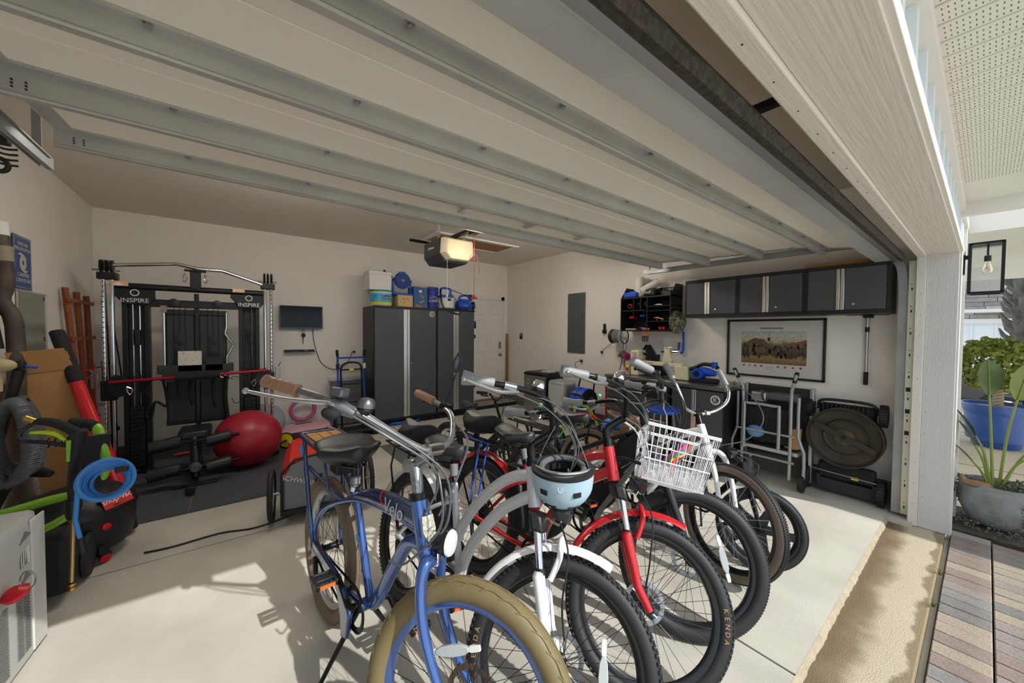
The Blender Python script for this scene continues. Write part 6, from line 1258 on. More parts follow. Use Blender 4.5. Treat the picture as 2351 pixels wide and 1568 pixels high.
MB().box(-.045, -.02, .08, .12, .0095, .0099).box(-.034, -.031, .12, .18, .0095, .0099).box(-.07, .01, .172, .175, .0095, .0099).build('print_signal', fpb, fp)
MB().prism([(-.11, -.008), (.11, -.008), (.105, 0), (.11, .008), (-.11, .008)], (-.01, .222, .0085), (1, 0, 0), (0, 1, 0), (0, 0, 1), .001).build('title_ribbon', mat('ribbon', '7d706c', .6), fp)
for k, (x, c_) in enumerate(((-.275, '3d3f3c'), (-.215, 'a8812f'), (-.16, '6e3f33'), (-.10, '565d78'), (.055, '57524b'), (.12, 'a33b33'), (.19, '8d3b46'), (.255, '93292c'))): MB().lathe((x, -.198, .008), (0, 0, 1), [(.012, 0), (.012, .001), (.001, .001)], 8 if k % 2 else 5).build('unit_crest', mat('crest%d' % k, c_, .5), fp)
m = MB()
for k in range(7): m.box(-.06, .02, -.20-k*.006, -.1985-k*.006, .008, .0084)
m.build('caption_lines', mat('caption_grey', '8f8b86', .6), fp)
MB().box(-pw2+.02, pw2-.02, -ph2+.02, ph2-.02, .014, .016).build('glazing', mat('picture_glass', 'f4f7f6', .03, trans=1.0, alpha=.15), fp)
sq = thing('push_squeegee', 'black squeegee with silver pole hanging on the right wall below the cabinets', 'squeegee', (XR-.03, .675, 1.05)); MB().box(-.01, .012, -.145, .145, .645, .662).build('blade', black, sq); MB().box(-.02, .02, -.04, .03, .62, .648).build('socket', black, sq, bevel=.005); MB().cyl((0, .0, .12), (0, 0, .62), .0125, n=14).build('pole', alu, sq); MB().cyl((0, 0, .0), (0, 0, .12), .017, n=14).build('grip', foam, sq); MB().cyl((0, 0, .49), (0, 0, .535), .016, n=14).build('clamp', black, sq)
# ---- workbench
wb = thing('workbench', 'workbench with steel top and dark drawers along the right wall', 'workbench', M=axes((XR-.02, 3.20, 0), (0, -1, 0), (-1, 0, 0), (0, 0, 1)))
stt = mat('bench_steel', '8f8e8a', .3, .85, var=.06, vscale=5)
MB().box(.0, 1.56, .0, .60, .905, .945).build('worktop', stt, wb, bevel=.004); MB().box(.02, .92, .02, .57, .28, .90).build('drawer_unit', cabd, wb, bevel=.004); MB().box(.05, .90, .05, .52, .0, .28).build('plinth', matte, wb)
for z0, z1 in ((.78, .89), (.64, .77), (.47, .63), (.30, .46)):
    d = MB().box(.04, .90, .565, .59, z0, z1).build('drawer', cab, wb, bevel=.003); MB().box(.05, .89, .588, .61, z1-.028, z1-.004).build('handle', mat('brushed_alu', ''), d, bevel=.004)
MB().box(-.004, .012, .56, .58, .3, .90).build('red_edge', redf, wb)
bc = thing('base_cabinet', 'dark base cabinet with round letter badge at the near end of the workbench', 'cabinet', M=axes((XR-.02, 2.25, 0), (0, -1, 0), (-1, 0, 0), (0, 0, 1)))
MB().box(.0, .58, .0, .56, .28, .90).build('body', cabd, bc, bevel=.004); MB().box(.03, .55, .04, .50, 0, .28).build('plinth', matte, bc)
for a, b, kk in ((.015, .245, 0), (.30, .57, 1)):
    d = MB().box(a, b, .555, .58, .30, .885).build('door', cab, bc, bevel=.003); MB().box(b-.0 if kk == 0 else a-.028, b+.026 if kk == 0 else a-.002, .556, .592, .30, .885).build('handle', mat('brushed_alu', ''), d, bevel=.003)
    if kk: MB().lathe((a+.06, .58, .84), (0, 1, 0), [(.008, 0), (.008, .004), (.001, .005)], 12).build('lock', chrome, d)
MB().lathe((.50, .58, .80), (0, 1, 0), [(.05, 0), (.05, .003), (.001, .003)], 28).build('badge', whitep, bc); MB().lathe((.50, .5825, .80), (0, 1, 0), [(.040, 0), (.040, .002), (.001, .002)], 6).build('badge_field', cab, bc); text('badge_letter', 'K', .065, whitep, bc, None, M=axes((.50, .586, .80), (1, 0, 0), (0, 0, 1), (0, 1, 0)), ext=.001)
# things on the bench
ZB = .946
tri = thing('triangular_case', 'black triangular corner piece standing on the workbench behind the lathe', 'display case', M=M_right(XR-.02, 2.92, ZB)); m = MB()
P_ = [(-.27, .0), (.30, .0), (.04, .40), (-.01, .40)]
m.prism(P_, (0, 0, 0), (1, 0, 0), (0, 1, 0), (0, 0, 1), .03); m.build('panel', mat('case_inner', '1d1e20', .5), tri); MB().tube([(-.27, .012, .03), (.30, .012, .03), (.04, .395, .03), (-.01, .395, .03)], .014, 6, closed=True).build('frame', black, tri)
lt = thing('bench_lathe', 'cream coloured bench lathe on the steel worktop', 'lathe', M=axes((XR-.32, 2.74, ZB), (0, -1, 0), (-1, 0, 0), (0, 0, 1))); cr = mat('lathe_cream', 'd6cfae', .4)
MB().box(-.19, -.07, -.08, .10, 0, .335).build('headstock', cr, lt, bevel=.012); MB().box(-.10, .50, -.06, .06, .15, .20).build('bed', cr, lt, bevel=.008); MB().loft([[V((x0_, y, 0)), V((x1_, y, 0)), V((x1_-.02, y, .17)), V((x0_, y, .17))] for y in (-.08, .08) for x0_, x1_ in ((.42, .60),)]).build('tail_foot', cr, lt, bevel=.008)
MB().loft([[V((x, y, z)) for x, y in ((.24-q, -.04), (.34+q, -.04), (.34+q, .04), (.24-q, .04))] for z, q in ((.20, .01), (.25, 0), (.34, -.015), (.37, -.01))]).build('tailstock', cr, lt, bevel=.008); MB().cyl((.36, 0, .33), (.43, 0, .33), .032, n=18).build('handwheel', chrome, lt); MB().cyl((.20, 0, .33), (.25, 0, .33), .012, n=10).build('quill', black, lt)
MB().cyl((-.05, .0, .29), (.02, 0, .29), .02, n=14).tube([(.02, 0, .26), (.18, .03, .25)], [.012, .02], 8).build('spindle', blackm, lt); MB().box(-.20, .60, -.09, .09, -.0, .008).build('foot_pad', black, lt); MB().tube([(.24, 0, .38), (.34, 0, .39)], .004, 6).cyl((.27, 0, .36), (.27, 0, .40), .006, n=8).build('lock_lever', steel, lt)
MB().box(-.27, -.205, -.03, .10, 0, .18).build('switch_box', mat('switch_cream', 'a99f86', .5), lt, bevel=.004); MB().lathe((-.24, .10, .08), (0, 1, 0), [(.022, 0), (.022, .015), (.016, .02), (.001, .02)], 16).build('stop_button', redf, lt); MB().box(-.262, -.215, .10, .104, .10, .13).build('switch_label', yellow, lt); mlm = mat('maker_label', 'd3d0c6', .5, var=.25, vscale=60, col2='a55a50'); MB().box(-.16, -.09, .10, .102, .20, .31).build('maker_label', mlm, lt); MB().box(.0, .12, .06, .062, .16, .19).build('maker_label', mlm, lt)
for k in range(4): MB().box(.06+k*.03, .08+k*.03, -.02, .03, .21, .27+.02*(k % 2)).build('tool_rest_part', black, lt)
sn = thing('belt_sander', 'blue belt sander lying on the steel worktop right of the lathe', 'sander', M=axes((XR-.34, 2.0, ZB), (0, -1, 0), (-1, 0, 0), (0, 0, 1)))
MB().box(-.13, .16, -.06, .07, .0, .05).build('base', black, sn, bevel=.012); MB().lathe((-.04, .09, .10), (0, -1, 0), [(.06, 0), (.065, .02), (.06, .15), (.03, .17)], 20).build('motor', bluet, sn); MB().tube([(-.02, 0, .13), (.06, .0, .12), (.14, 0, .11)], [.05, .05, .03], 12).build('housing', bluet, sn); MB().tube([(-.16, 0, .14), (-.08, 0, .17), (.0, 0, .21), (.12, 0, .20), (.16, 0, .17)], .022, 10, smooth=4).build('handle', black, sn); MB().cyl((.12, 0, .17), (.12, 0, .24), .03, .035, 14).build('dust_port', bluet, sn); MB().lathe((-.04, .092, .10), (0, 1, 0), [(.035, 0), (.035, .006), (.001, .007)], 16).build('cap', black, sn)
tag(MB().ball((XR-.25, 1.70, ZB+.02), .02, 14, 10).build('wood_ball', mat('ball_wood', '9a6a3c', .5)), 'small wooden ball on the near end of the worktop', 'ball')
ch = thing('shop_stool', 'shop stool with blue round seat and black backrest in front of the bench', 'stool', (3.85, 2.20, 0))
MB().lathe((0, 0, .62), (0, 0, 1), [(.15, 0), (.17, .015), (.17, .04), (.15, .055), (.001, .057)], 28).build('seat', mat('seat_blue', '2450b4', .4), ch)
for k in range(4): a = R(45+90*k); MB().tube([(.10*math.cos(a), .10*math.sin(a), .62), (.17*math.cos(a), .17*math.sin(a), 0)], .011, 8).build('leg', chrome, ch)
MB().torus((0, 0, .25), (0, 0, 1), .145, .008, 32, 6).build('foot_ring', chrome, ch)
for s in (-1, 1): MB().tube([(-.12, s*.11, .62), (-.19, s*.11, .70), (-.20, s*.11, .98)], .009, 8).build('back_post', chrome, ch)
MB().box(-.215, -.195, -.15, .15, .80, .99).build('backrest', black, ch, bevel=.012); MB().prism([(-.08, 0), (.06, 0), (.06, .04), (-.04, .04)], (-.2155, .03, .93), (0, -1, 0), (0, 0, 1), (-1, 0, 0), .002).build('label', whitep, ch)
# ---- folding saw stand
sw = thing('folded_table_saw', 'folded table saw on a grey tube stand standing against the right wall', 'table saw', M=axes((XR-.10, 1.345, 0), (0, -1, 0), (-1, 0, 0), (0, 0, 1)) @ Matrix.Scale(.95, 4)); tg = mat('stand_grey', '9fa1a2', .4, .5)
for s, x in ((-1, -.22), (1, .22)):
    MB().tube([(x+s*.06, .40, 1.20), (x+s*.055, .40, 1.17), (x+s*.015, .34, 1.05), (x+s*.0, .32, .95), (x, .32, .50), (x+s*-.0, .33, .10)], .016, 10, smooth=3).build('frame_leg', tg, sw); MB().tube([(x+s*.065, .405, 1.21), (x+s*.035, .37, 1.11)], .02, 10).build('hand_grip', foam, sw)
    MB().tube([(x+s*.06, .30, .95), (x+s*.06, .30, .55), (x+s*.11, .30, .40), (x+s*.11, .30, .14)], .015, 10, smooth=2).build('outer_leg', tg, sw); MB().lathe((x+s*.10-.025, .30, .085), (1, 0, 0), [(.03, 0), (.08, .006), (.085, .025), (.08, .044), (.03, .05)], 24).build('wheel', rubber, sw)
MB().tube([(-.19, .36, .35), (-.19, .36, .80), (-.16, .36, .84), (.10, .36, .84), (.13, .36, .80), (.13, .36, .40)], .016, 10, smooth=2).build('front_hoop', tg, sw)
for z in (.55, .28): MB().tube([(-.26, .34, z), (.26, .34, z)], .012, 10).build('cross_bar', tg, sw)
MB().box(-.25, .32, .05, .09, .25, 1.02).build('table_plate', mat('saw_plate', '2a2c2e', .5, .3), sw, bevel=.004); MB().box(.32, .35, .03, .11, .05, 1.03).build('rail', alu, sw, bevel=.004); MB().box(-.28, -.25, .03, .11, .05, 1.03).build('rail', alu, sw, bevel=.004)
MB().box(-.22, .22, .09, .26, .42, .80).build('saw_body', matte, sw, bevel=.02); MB().cyl((-.1, .17, .92), (.25, .17, .92), .05, n=18).build('motor', mat('motor_grey', '5d6062', .4, .5), sw); MB().box(-.18, .2, .10, .22, .62, .68).box(-.16, -.02, .18, .28, .86, .96).build('trunnion', alu, sw, bevel=.01)
MB().box(-.25, .28, .10, .30, .34, .38).build('lower_rail', alu, sw, bevel=.004); MB().lathe((.20, .18, .40), (0, 0, 1), [(.07, 0), (.08, .2), (.08, .21), (.001, .21)], 20).build('dust_box', card, sw); MB().box(-.20, .02, .1, .25, .46, .78).build('blue_guard', mat('guard_blue', '20406e', .4), sw, bevel=.02)
MB().tube([(-.1, .30, .42), (.05, .33, .46), (.15, .32, .55), (.1, .3, .7), (-.05, .3, .95), (.2, .3, 1.0)], .006, 7, smooth=5).build('power_cord', cable, sw)
tag(MB().ball((XR-.36, 1.45, .50), .07, 14, 10, (.7, 1.2, .9)).build('blue_cloth', mat('cloth_blue', '6a93c4', .9, bump=.8, bscale=18)), 'crumpled light blue cloth on the saw stand', 'cloth')
b = thing('water_bottle', 'clear empty plastic bottle on the floor under the saw stand', 'bottle', (XR-.33, 1.50, 0)); MB().lathe((0, 0, 0), (0, 0, 1), [(.03, 0), (.034, .01), (.031, .06), (.034, .1), (.034, .16), (.012, .2), (.012, .22)], 20).build('body', mat('bottle_clear', 'dfe6e6', .1, trans=.9), b); MB().cyl((0, 0, .22), (0, 0, .236), .014, n=12).build('cap', whitep, b)
b = thing('dust_pan', 'grey plastic dust pan leaning under the saw stand', 'dust pan', (XR-.36, 1.68, 0)); MB().loft([[V((0, -.12+q, z)), V((.02, -.12+q, z)), V((.02, .12-q, z)), V((0, .12-q, z))] for z, q in ((0, 0), (.2, .05), (.24, .09))]).build('pan', mat('pan_grey', '8d8f92', .5), b, bevel=.004); MB().cyl((.01, 0, .24), (.01, 0, .32), .012, n=10).build('handle', black, b)
# ---- lawn mower standing upright, underside to the room
mw = thing('lawn_mower', 'black lawn mower standing on end with its round blade deck facing the room', 'lawn mower', M=axes((XR-.17, .775, 0), (0, -1, 0), (-1, 0, 0), (0, 0, 1)))
dk = mat('deck_dirty', '2b2823', .6, var=.5, vscale=6, col2='3f3526', bump=.3, bscale=40)
MB().lathe((0, .02, .57), (0, 1, 0), [(.10, .02), (.20, .03), (.245, .05), (.262, .10), (.27, .10), (.27, .0), (.25, -.04), (.001, -.05)], 48).build('deck', dk, mw, ang=30)
MB().lathe((0, .02, .57), (0, 1, 0), [(.001, .025), (.10, .025), (.135, .035), (.15, .045), (.16, .035)], 40).build('deck_ring', dk, mw); MB().lathe((0, .05, .57), (0, 1, 0), [(.075, 0), (.075, .02), (.001, .022)], 28).build('blade_disc', mat('rust', '5a4630', .6, var=.5, vscale=18, col2='2e2a26'), mw); MB().lathe((0, .07, .57), (0, 1, 0), [(.016, 0), (.016, .02), (.001, .022)], 6).build('blade_bolt', blackm, mw)
Tb = Matrix.Translation((0, .078, .57)) @ Matrix.Rotation(R(24), 4, 'Y'); MB().loft([[Tb @ V((x, y, z)) for y, z in ((-.002, -wd), (.002, -wd), (.002+tw_2, wd), (-.002+tw_2, wd))] for x, wd, tw_2 in ((-.235, .022, .014), (-.17, .024, .0), (0, .026, 0), (.17, .024, 0), (.235, .022, -.008))]).build('blade', mat('blade_steel', '3c3b38', .5, .5), mw)
MB().box(-.20, .20, -.06, .02, .66, .86).build('chassis', matte, mw, bevel=.03); MB().tube([(-.20, .0, .80), (-.18, .02, .885), (0, .02, .90), (.18, .02, .885), (.20, .0, .80)], .014, 8, smooth=4).build('rear_bar', black, mw); MB().box(-.19, .21, -.04, .03, .12, .30).build('front_housing', matte, mw, bevel=.02)
for k in range(11): MB().box(-.17+k*.031, -.155+k*.031, .02, .035, .74, .87).build('rib', black, mw)
MB().box(-.20, .22, .0, .03, .03, .17).build('rear_flap', mat('flap_grey', '2c2d2f', .7), mw, bevel=.004); MB().cyl((-.24, .03, .215), (.24, .03, .195), .007, n=8).build('axle', steel, mw); MB().box(.05, .10, .03, .034, .185, .21).build('warning_label', yellow, mw)
for x, z, r_ in ((-.265, .80, .085), (.245, .80, .092), (-.275, .12, .105), (.245, .115, .112)):
    MB().lathe((x-.03, .0, z), (1, 0, 0), [(.04, 0), (r_*.9, .004), (r_, .015), (r_, .045), (r_*.9, .056), (.04, .06)], 28).build('wheel', rubber, mw)
    m = MB()
    for k in range(26): a = 2*math.pi*k/26; Tk = Matrix.Translation((x, 0, z)) @ Matrix.Rotation(a, 4, 'X'); m.box(-.024, .024, -.006, .006, r_-.002, r_+.006, Tk)
    m.build('wheel_tread', rubber, mw)
MB().tube([(-.22, -.02, .80), (-.26, -.02, .80)], .008, 6).tube([(.20, -.02, .80), (.24, -.02, .80)], .008, 6).build('height_link', steel, mw)
# ================================================================== OUTSIDE
gr = struct(MB().box(-8, 14, -14, .158, -.3, -.075).build('ground', mat('ground_light', 'd2c8b8', .9, var=.1, vscale=3)))
pv = struct(MB().box(-1.2, 4.62, -1.0, .135, -.09, -.068).build('pavement', mat('joint_dark', '2c2822', .95)))
pcs = [mat('paver_%d' % i, c, .85, var=.16, vscale=13, bump=.35, bscale=90, col2=c2, thr=(.35, .65)) for i, (c, c2) in enumerate((('827a75', '91877f'), ('938979', '9e9282'), ('7e7772', '8f8680'), ('7f7068', '8c7e76'), ('787573', '88847f'), ('8e8678', '988f82'), ('6e6b69', '807b77')))]
pm0 = MB().box(0, .104, 0, .188, -.068, -.036).build('paver', pcs[0], pv, bevel=.005); pm0.location = (-1.1, -.058, 0)
pm1 = MB().box(0, .104, 0, .094, -.068, -.036).build('paver', pcs[0], pv, bevel=.005); pm1.location = (-1.1, -.158, 0)
random.seed(21)
def paver(src, x, y):
    o = src.copy(); COL.objects.link(o); o.parent = pv; o.location = (x, y, random.uniform(-.002, .0015)); o.material_slots[0].link = 'OBJECT'; o.material_slots[0].material = random.choice(pcs)
cols_ = [(pm0, -.058, 0), (pm0, -.252, .052), (pm1, -.352, 0), (pm0, -.548, .03)]
for src, y, off in cols_:
    for k in range(40):
        x = .35+off+k*.1075
        if x < 4.46: paver(src, x, y)
lg = struct(MB().box(4.62, 5.25, -1.2, .15, -.1, -.05).build('planting_strip', mat('soil', '4a4238', .95, var=.3, vscale=20, bump=.6, bscale=50)))
pt = struct(MB().box(5.25, 16, -6, 2.4, -.1, -.045).build('patio', mat('patio_concrete', 'cfc3ae', .85, var=.06, vscale=2)))
for x in (7.0, 9.3, 11.6): MB().box(x, x+.02, -6, 2.4, -.046, -.044).build('joint', mat('joint_grit', ''), pt)
def grass(label, x, y):
    t = thing('grass_tuft', label, 'grass', (x, y, -.04)); random.seed(int(x*100))
    for k in range(16):
        a = random.uniform(0, 6.28); L = random.uniform(.03, .07); q = random.uniform(.01, .05)
        MB().loft([[V((q*t_*math.cos(a)-w_*math.sin(a), q*t_*math.sin(a)+w_*math.cos(a), L*t_-.6*L*t_*t_*q*8)), V((q*t_*math.cos(a)+w_*math.sin(a), q*t_*math.sin(a)-w_*math.cos(a), L*t_-.6*L*t_*t_*q*8)), V((q*t_*math.cos(a), q*t_*math.sin(a)+.0006, L*t_-.6*L*t_*t_*q*8+.001))] for t_, w_ in ((0, .0016), (.5, .0013), (1, .0003))]).build('blade', mat('grass_green', '55652f', .7), t)
grass('larger grass tuft growing in the joint beside the pavers', 3.62, .147); grass('smaller grass tuft growing in the joint nearer the camera', 3.16, .147)
# lantern
ln = thing('wall_lantern', 'black framed glass wall lantern with bulb right of the garage door', 'lantern', (4.68, .135, 2.065))
MB().box(-.045, .045, -.012, .025, -.06, .12).build('back_plate', blackm, ln, bevel=.003); MB().box(-.02, .02, -.045, -.01, .06, .09).build('arm', blackm, ln)
x0, x1, y0, y1, z0, z1 = -.085, .085, -.195, -.035, -.215, .165
m = MB()
for x in (x0, x1):
    for y in (y0, y1): m.box(x-.008, x+.008, y-.008, y+.008, z0, z1)
for z in (z0, z1):
    for y in (y0, y1): m.box(x0, x1, y-.008, y+.008, z-.008, z+.008)
    for x in (x0, x1): m.box(x-.008, x+.008, y0, y1, z-.008, z+.008)
m.box(x0, x1, y0, y1, z1-.004, z1+.004); m.build('frame', blackm, ln)
for x in (x0, x1): MB().box(x-.0015, x+.0015, y0+.008, y1-.008, z0+.008, z1-.008).build('pane', mat('lantern_glass', 'eef4f2', .04, trans=1.0, alpha=.35), ln)
for y in (y0, y1): MB().box(x0+.008, x1-.008, y-.0015, y+.0015, z0+.008, z1-.008).build('pane', mat('lantern_glass', ''), ln)
MB().cyl((0, -.122, z1), (0, -.122, .07), .006, n=8).cyl((0, -.122, .075), (0, -.122, .03), .018, n=14).build('socket', blackm, ln); MB().lathe((0, -.122, .03), (0, 0, -1), [(.014, 0), (.018, .02), (.03, .065), (.026, .085), (.001, .095)], 20).build('bulb', mat('bulb_glass', 'f6f2e6', .05, trans=.95), ln); MB().tube([(0, -.128, .02), (0, -.13, -.03), (0, -.114, -.03), (0, -.116, .02)], .0015, 5).build('filament', mat('filament', 'e0902a', .4, emit=1.0), ln)
# grey stone pot with bird of paradise
sp_ = mat('stone_pot', '8d8f8e', .9, var=.2, vscale=12, bump=.5, bscale=60)
po = thing('stone_planter', 'rough grey stone planter outside by the white post', 'planter', (4.93, -.085, -.05))
MB().lathe((0, 0, 0), (0, 0, 1), [(.05, 0), (.10, .01), (.16, .06), (.20, .16), (.205, .27), (.20, .36), (.185, .36), (.185, .32), (.001, .31)], 36).build('pot', sp_, po, ang=60); MB().lathe((0, 0, .325), (0, 0, 1), [(.183, 0), (.1, .012), (.001, .016)], 24).build('soil', mat('soil', ''), po)
leaf = mat('leaf_dark', '55663c', .45, var=.15, vscale=14); leaf2 = mat('leaf_olive', '6b7a35', .45, var=.15, vscale=10); stem_ = mat('stem_green', '7d8a3e', .5)
def big_leaf(root, pts, L, wd, m, nrm=(-.8, -.6, 0), droop=.2):
    P_ = smooth_path(pts, 5); MB().tube(P_, [.011, .008, .006], 8).build('stem', stem_, root); a = P_[-1]; d = (P_[-1]-P_[-3]).normalized(); nr = V(nrm); nr = (nr-d*nr.dot(d)).normalized(); sd = d.cross(nr); rings = []
    for i in range(9):
        t = i/8; c_ = a+d*L*t-V((0, 0, 1))*droop*L*t*t; w_ = wd*math.sin(math.pi*min(1, t*.92+.06))**.8
        rings.append([c_-sd*w_+nr*.25*w_, c_-sd*w_*.5+nr*.10*w_, c_, c_+sd*w_*.5+nr*.10*w_, c_+sd*w_+nr*.25*w_, c_+sd*w_*.5+nr*(.10*w_-.002), c_-nr*.003, c_-sd*w_*.5+nr*(.10*w_-.002)])
    lf = MB().loft(rings).build('leaf', m, root); MB().tube([a+d*L*t-V((0, 0, 1))*droop*L*t*t+nr*.004 for t in (0, .3, .6, .95)], [.005, .002], 6).build('midrib', stem_, lf)
bp_ = thing('bird_of_paradise_plant', 'broad leaved green plant growing in the grey stone planter', 'plant', (4.93, -.07, .27))
big_leaf(bp_, [(0, .01, 0), (0, .03, .45), (.0, .045, .76)], .36, .085, leaf); big_leaf(bp_, [(.02, -.02, 0), (0, -.05, .45), (0, -.09, .74)], .34, .10, leaf2, droop=.1); big_leaf(bp_, [(0, .02, 0), (-.03, .06, .28), (-.06, .11, .42)], .26, .06, leaf, (0, -.5, .8), .1); big_leaf(bp_, [(0, .03, 0), (-.02, .06, .2), (-.05, .11, .34)], .24, .05, leaf, (0, -.3, .9), .1); big_leaf(bp_, [(0, .03, 0), (-.02, .07, .12), (-.04, .12, .20)], .16, .035, leaf, (0, -.3, .9), .05); big_leaf(bp_, [(0, -.03, 0), (0, -.09, .2), (0, -.18, .32)], .3, .05, leaf2, (0, .2, .9), .5); big_leaf(bp_, [(0, -.03, 0), (.02, -.11, .25), (.02, -.2, .42)], .3, .06, leaf, (0, .3, .9), .4)
def leaf_cloud(root, c, rad, n, size, m, name='foliage', seed=1, flat=1.0):
    random.seed(seed); mb = MB(); c = V(c)
    for k in range(n):
        u = V((random.gauss(0, 1), random.gauss(0, 1), random.gauss(0, 1))).normalized(); p = c+V((u.x*rad[0], u.y*rad[1], u.z*rad[2]))*random.uniform(.45, 1)**.5
        d = V((random.gauss(0, 1), random.gauss(0, 1), random.gauss(0, .6)-.3)).normalized(); nr = frame_of(d)[0]; sd = d.cross(nr); s = size*random.uniform(.6, 1.2)
        mb._add([p, p+d*s*.5+sd*s*.32+nr*s*.08, p+d*s, p+d*s*.5-sd*s*.32+nr*s*.08], [(0, 1, 2), (0, 2, 3)])
    return mb.build(name, m, root, smooth=False, kind='stuff')
cr_ = thing('creeping_fig', 'small leaved creeper spilling over the stone planter', 'creeper', (4.93, -.085, .27)); ivy = mat('ivy_leaf', '6a6d58', .6, var=.3, vscale=30)
leaf_cloud(cr_, (.02, -.10, .02), (.12, .10, .06), 500, .03, ivy, seed=3); leaf_cloud(cr_, (0, .16, -.05), (.10, .06, .12), 350, .028, ivy, 'foliage_left', 4); leaf_cloud(cr_, (-.12, -.15, -.10), (.06, .08, .14), 350, .026, ivy, 'foliage_front', 5); leaf_cloud(cr_, (-.1, .02, -.28), (.2, .2, .05), 300, .025, ivy, 'foliage_base', 6)
dw = thing('driftwood_duck', 'small brown wooden ornament lying on the stone planter', 'ornament', (4.80, .02, .285)); MB().ball((0, 0, .02), .075, 18, 10, (.7, 1.1, .38)).build('body', mat('driftwood', '8a6a4e', .7, var=.2, vscale=12), dw); MB().tube([(0, .06, .03), (0, .08, .08)], [.02, .008], 8).build('neck', mat('driftwood', ''), dw)
bp2 = thing('blue_planter', 'large blue glazed planter on the patio', 'planter', (8.5, -.115, -.045)); bg_ = mat('glaze_blue', '2f5aa5', .3, coat=.5, var=.1, vscale=5)
MB().lathe((0, 0, 0), (0, 0, 1), [(.20, 0), (.22, .02), (.31, .50), (.325, .50), (.335, .60), (.31, .60), (.28, .1)], 36).build('pot', bg_, bp2); MB().lathe((0, 0, .55), (0, 0, 1), [(.305, 0), (.1, .02), (.001, .02)], 24).build('pebbles', mat('pebble', 'b9a793', .9, var=.3, vscale=30), bp2)
ft = thing('ficus_tree', 'braided ficus tree with yellow green leaves in the blue planter', 'tree', (8.5, -.115, .50)); tkm = mat('ficus_bark', 'b3a68d', .8)
for k in range(3): MB().tube([(.04*math.cos(t*2.1+k*2.1), .04*math.sin(t*2.1+k*2.1), .045*t) for t in range(10)], .02, 8, smooth=3).build('braided_stem', tkm, ft)
leaf_cloud(ft, (0, .03, .62), (.56, .46, .36), 2200, .080, mat('ficus_leaf', '76852f', .5, var=.3, vscale=9), 'crown', 8)
for k in range(7): MB().tube([(0, 0, .38), (.2*math.cos(k*.9), .2*math.sin(k*.9), .5), (.38*math.cos(k*.9), .38*math.sin(k*.9), .72)], [.012, .005], 6, smooth=3).build('branch', tkm, ft)
# palm, chairs, houses
pa_ = thing('palm_tree', 'palm tree trunk with rough leaf bases beyond the patio', 'palm tree', (14.0, -.62, -.05)); pbk = mat('palm_bark', '6a6560', .9, var=.3, vscale=6)
MB().tube([(0, 0, 0), (0, 0, 1.5), (0, 0, 3.4)], [.24, .28, .32], 18).build('trunk', pbk, pa_); m = MB(); random.seed(9)
for k in range(90):
    a = k*2.4; z = .9+k*.028; e = V((math.cos(a), math.sin(a), 0)); m.tube([V((0, 0, z))+e*.26, V((0, 0, z+.14))+e*.40, V((0, 0, z+.30))+e*.46], [.06, .045, .015], 5)
m.build('leaf_bases', pbk, pa_, smooth=False)
for k in range(12): a = k*.52; e = V((math.cos(a), math.sin(a), 0)); MB().loft([[V((0, 0, 3.3+h_))+e*r_+e.cross(V((0, 0, 1)))*w_, V((0, 0, 3.3+h_))+e*r_-e.cross(V((0, 0, 1)))*w_, V((0, 0, 3.28+h_))+e*r_] for r_, h_, w_ in ((.2, 0, .04), (.9, .5, .2), (1.6, .3, .14), (2.1, -.3, .02))]).build('frond', mat('frond_green', '5c6b35', .6), pa_)
def lounge(label, x, y, rz):
    t = thing('lounge_chair', label, 'chair', (x, y, -.045), (0, 0, R(rz))); fm_ = mat('chair_charcoal', '34383b', .6); wd_ = mat('chair_wood', '8d6a45', .5)
    MB().box(-.35, .35, -.35, .35, .28, .36).build('seat', fm_, t, bevel=.02); MB().loft([[V((x_, .30+q, z)), V((x_, .36+q, z)), V((-x_, .36+q, z)), V((-x_, .30+q, z))] for x_, q, z in ((.36, 0, .30), (.38, .12, .60), (.34, .2, .80))]).build('back', fm_, t, bevel=.02)
    for s in (-1, 1):
        MB().box(s*.38-.03, s*.38+.03, -.35, .40, .52, .555).build('armrest', wd_, t, bevel=.006)
        for yy in (-.32, .34): MB().tube([(s*.38, yy, .54), (s*.37, yy, 0)], .018, 8).build('leg', blackm, t)
lounge('nearer dark outdoor lounge chair behind the blue planter', 10.9, .05, -70); lounge('farther dark outdoor lounge chair beside the striped pillows', 12.3, -.45, -100)
def pillow(label, x, y, z, rz):
    t = thing('outdoor_pillow', label, 'pillow', (x, y, z), (0, R(15), R(rz)), group='aqua striped pillows'); MB().ball((0, 0, .22), .26, 20, 12, (.35, 1, .9)).build('cushion', mat('aqua_stripe', '8fc3c4', .8, var=.4, vscale=6, col2='d8dcd6', stretch=(1, 6, .6), thr=(.45, .55)), t)
pillow('left aqua and white patterned pillow on the outdoor chairs', 11.6, -.20, .42, 10); pillow('right aqua and white patterned pillow on the outdoor chairs', 11.9, -.48, .36, -20)
po2 = thing('porch_wall', 'white porch corner with door trim beyond the garage post', 'porch wall', (7.4, .42, -.05))
MB().box(-.25, .05, 0, .3, 0, 2.55).build('pilaster', extv, po2, bevel=.005)
for k in range(4): MB().box(.05+k*.16, .19+k*.16, .02*k-.06, .3, .1, 2.45).build('trim_board', trimw, po2, bevel=.004)
hs_ = thing('neighbour_house', 'white neighbouring house with grey stone band across the patio', 'house', (19.5, -1.2, -.05)); 
MB().box(0, .3, -5, 6, 0, 2.0).build('siding', mat('house_white', 'd9dadd', .6), hs_)
for k in range(22): MB().box(-.03, .0, -5+k*.5, -4.95+k*.5, 0, 1.95).build('batten', mat('house_white', ''), hs_)
MB().box(-.12, .3, -5, 6, 1.95, 2.1).build('belt_board', trimw, hs_)
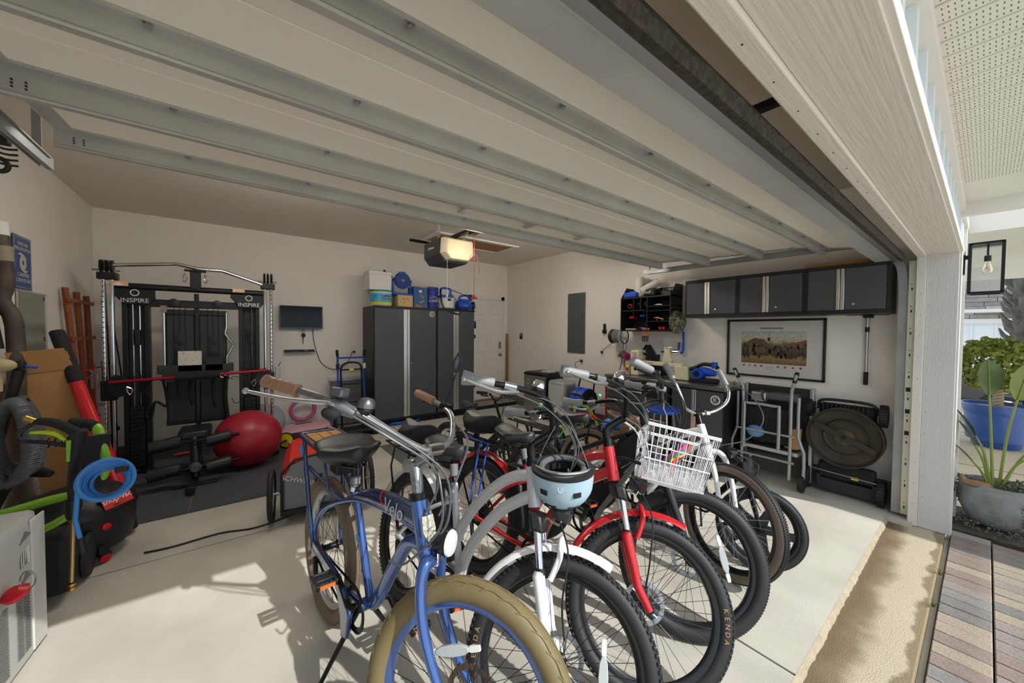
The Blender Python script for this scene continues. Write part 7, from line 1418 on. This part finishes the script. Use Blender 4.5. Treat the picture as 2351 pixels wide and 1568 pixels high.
st_m = [mat('ledge_%d' % i, c, .85, var=.15, vscale=6) for i, c in enumerate(('a7a19c', '8f8b89', 'b9b2aa', '9d9690'))]
random.seed(31); MB().box(.02, .3, -5, 6, 2.1, 4.0).build('stone_backing', mat('joint_dark', ''), hs_)
for r_ in range(9):
    y = -2.6+random.uniform(0, .2)
    while y < 2.2:
        L_ = random.uniform(.3, .7); MB().box(-.03+random.uniform(0, .03), .05, y, y+L_-.012, 2.1+r_*.14, 2.232+r_*.14).build('stone', random.choice(st_m), hs_); y += L_
MB().box(-.5, .0, .3, 1.9, 2.3, 2.4).build('door_hood', trimw, hs_)
pc = struct(MB().box(5.3, 12, -4, 3, 2.62, 2.75).build('porch_ceiling', mat('porch_white', 'd3d4cc', .6)))
for k in range(34): MB().box(5.3+k*.1, 5.395+k*.1, -2.0, .9, 2.612, 2.622).build('ceiling_plank', mat('porch_white', ''), pc)
MB().box(5.2, 5.32, -4, 3, 2.42, 2.75).build('porch_beam', trimw, pc)
hd = thing('garden_hedge', 'green hedge seen behind the outdoor chairs', 'hedge', (16.5, -1.6, -.05)); leaf_cloud(hd, (0, 0, .6), (1.0, 1.6, .7), 2500, .12, mat('hedge_leaf', '6f7d35', .6, var=.3, vscale=6), 'foliage', 12)
# ================================================================== ADDED FILL LIGHTS (unseen behind the raised door, brighten the room)
def fill_light(label, x, y):
    t = thing('added_fill_light', label, 'added fill light', (x, y, ZC))
    MB().box(-.62, .62, -.03, .03, -.15, -.12).build('housing', whitep, t, bevel=.004)
    for s in (-1, 1): MB().cyl((s*.4, 0, -.12), (s*.4, 0, 0), .004, n=8).build('hanger', steel, t)
    MB().loft([[V((xx, a, b)) for a, b in ((-.085, -.155), (-.07, -.205), (0, -.22), (.07, -.205), (.085, -.155), (.05, -.135), (-.05, -.135))] for xx in (-.60, .60)]).build('diffuser', mat('fill_light_glow', 'fff9f0', .5, emit=SHOP), t)  # glowing body added to lift the interior, no such fixture is seen
    for s in (-1, 1): MB().box(s*.61-.012, s*.61+.012, -.088, .088, -.222, -.13).build('end_cap', whitep, t, bevel=.004)
fill_light('left added fill light strip above the gym side, unseen behind the raised door', .35, 3.45)
fill_light('right added fill light strip above the cabinet side, unseen behind the raised door', 3.2, 3.45)
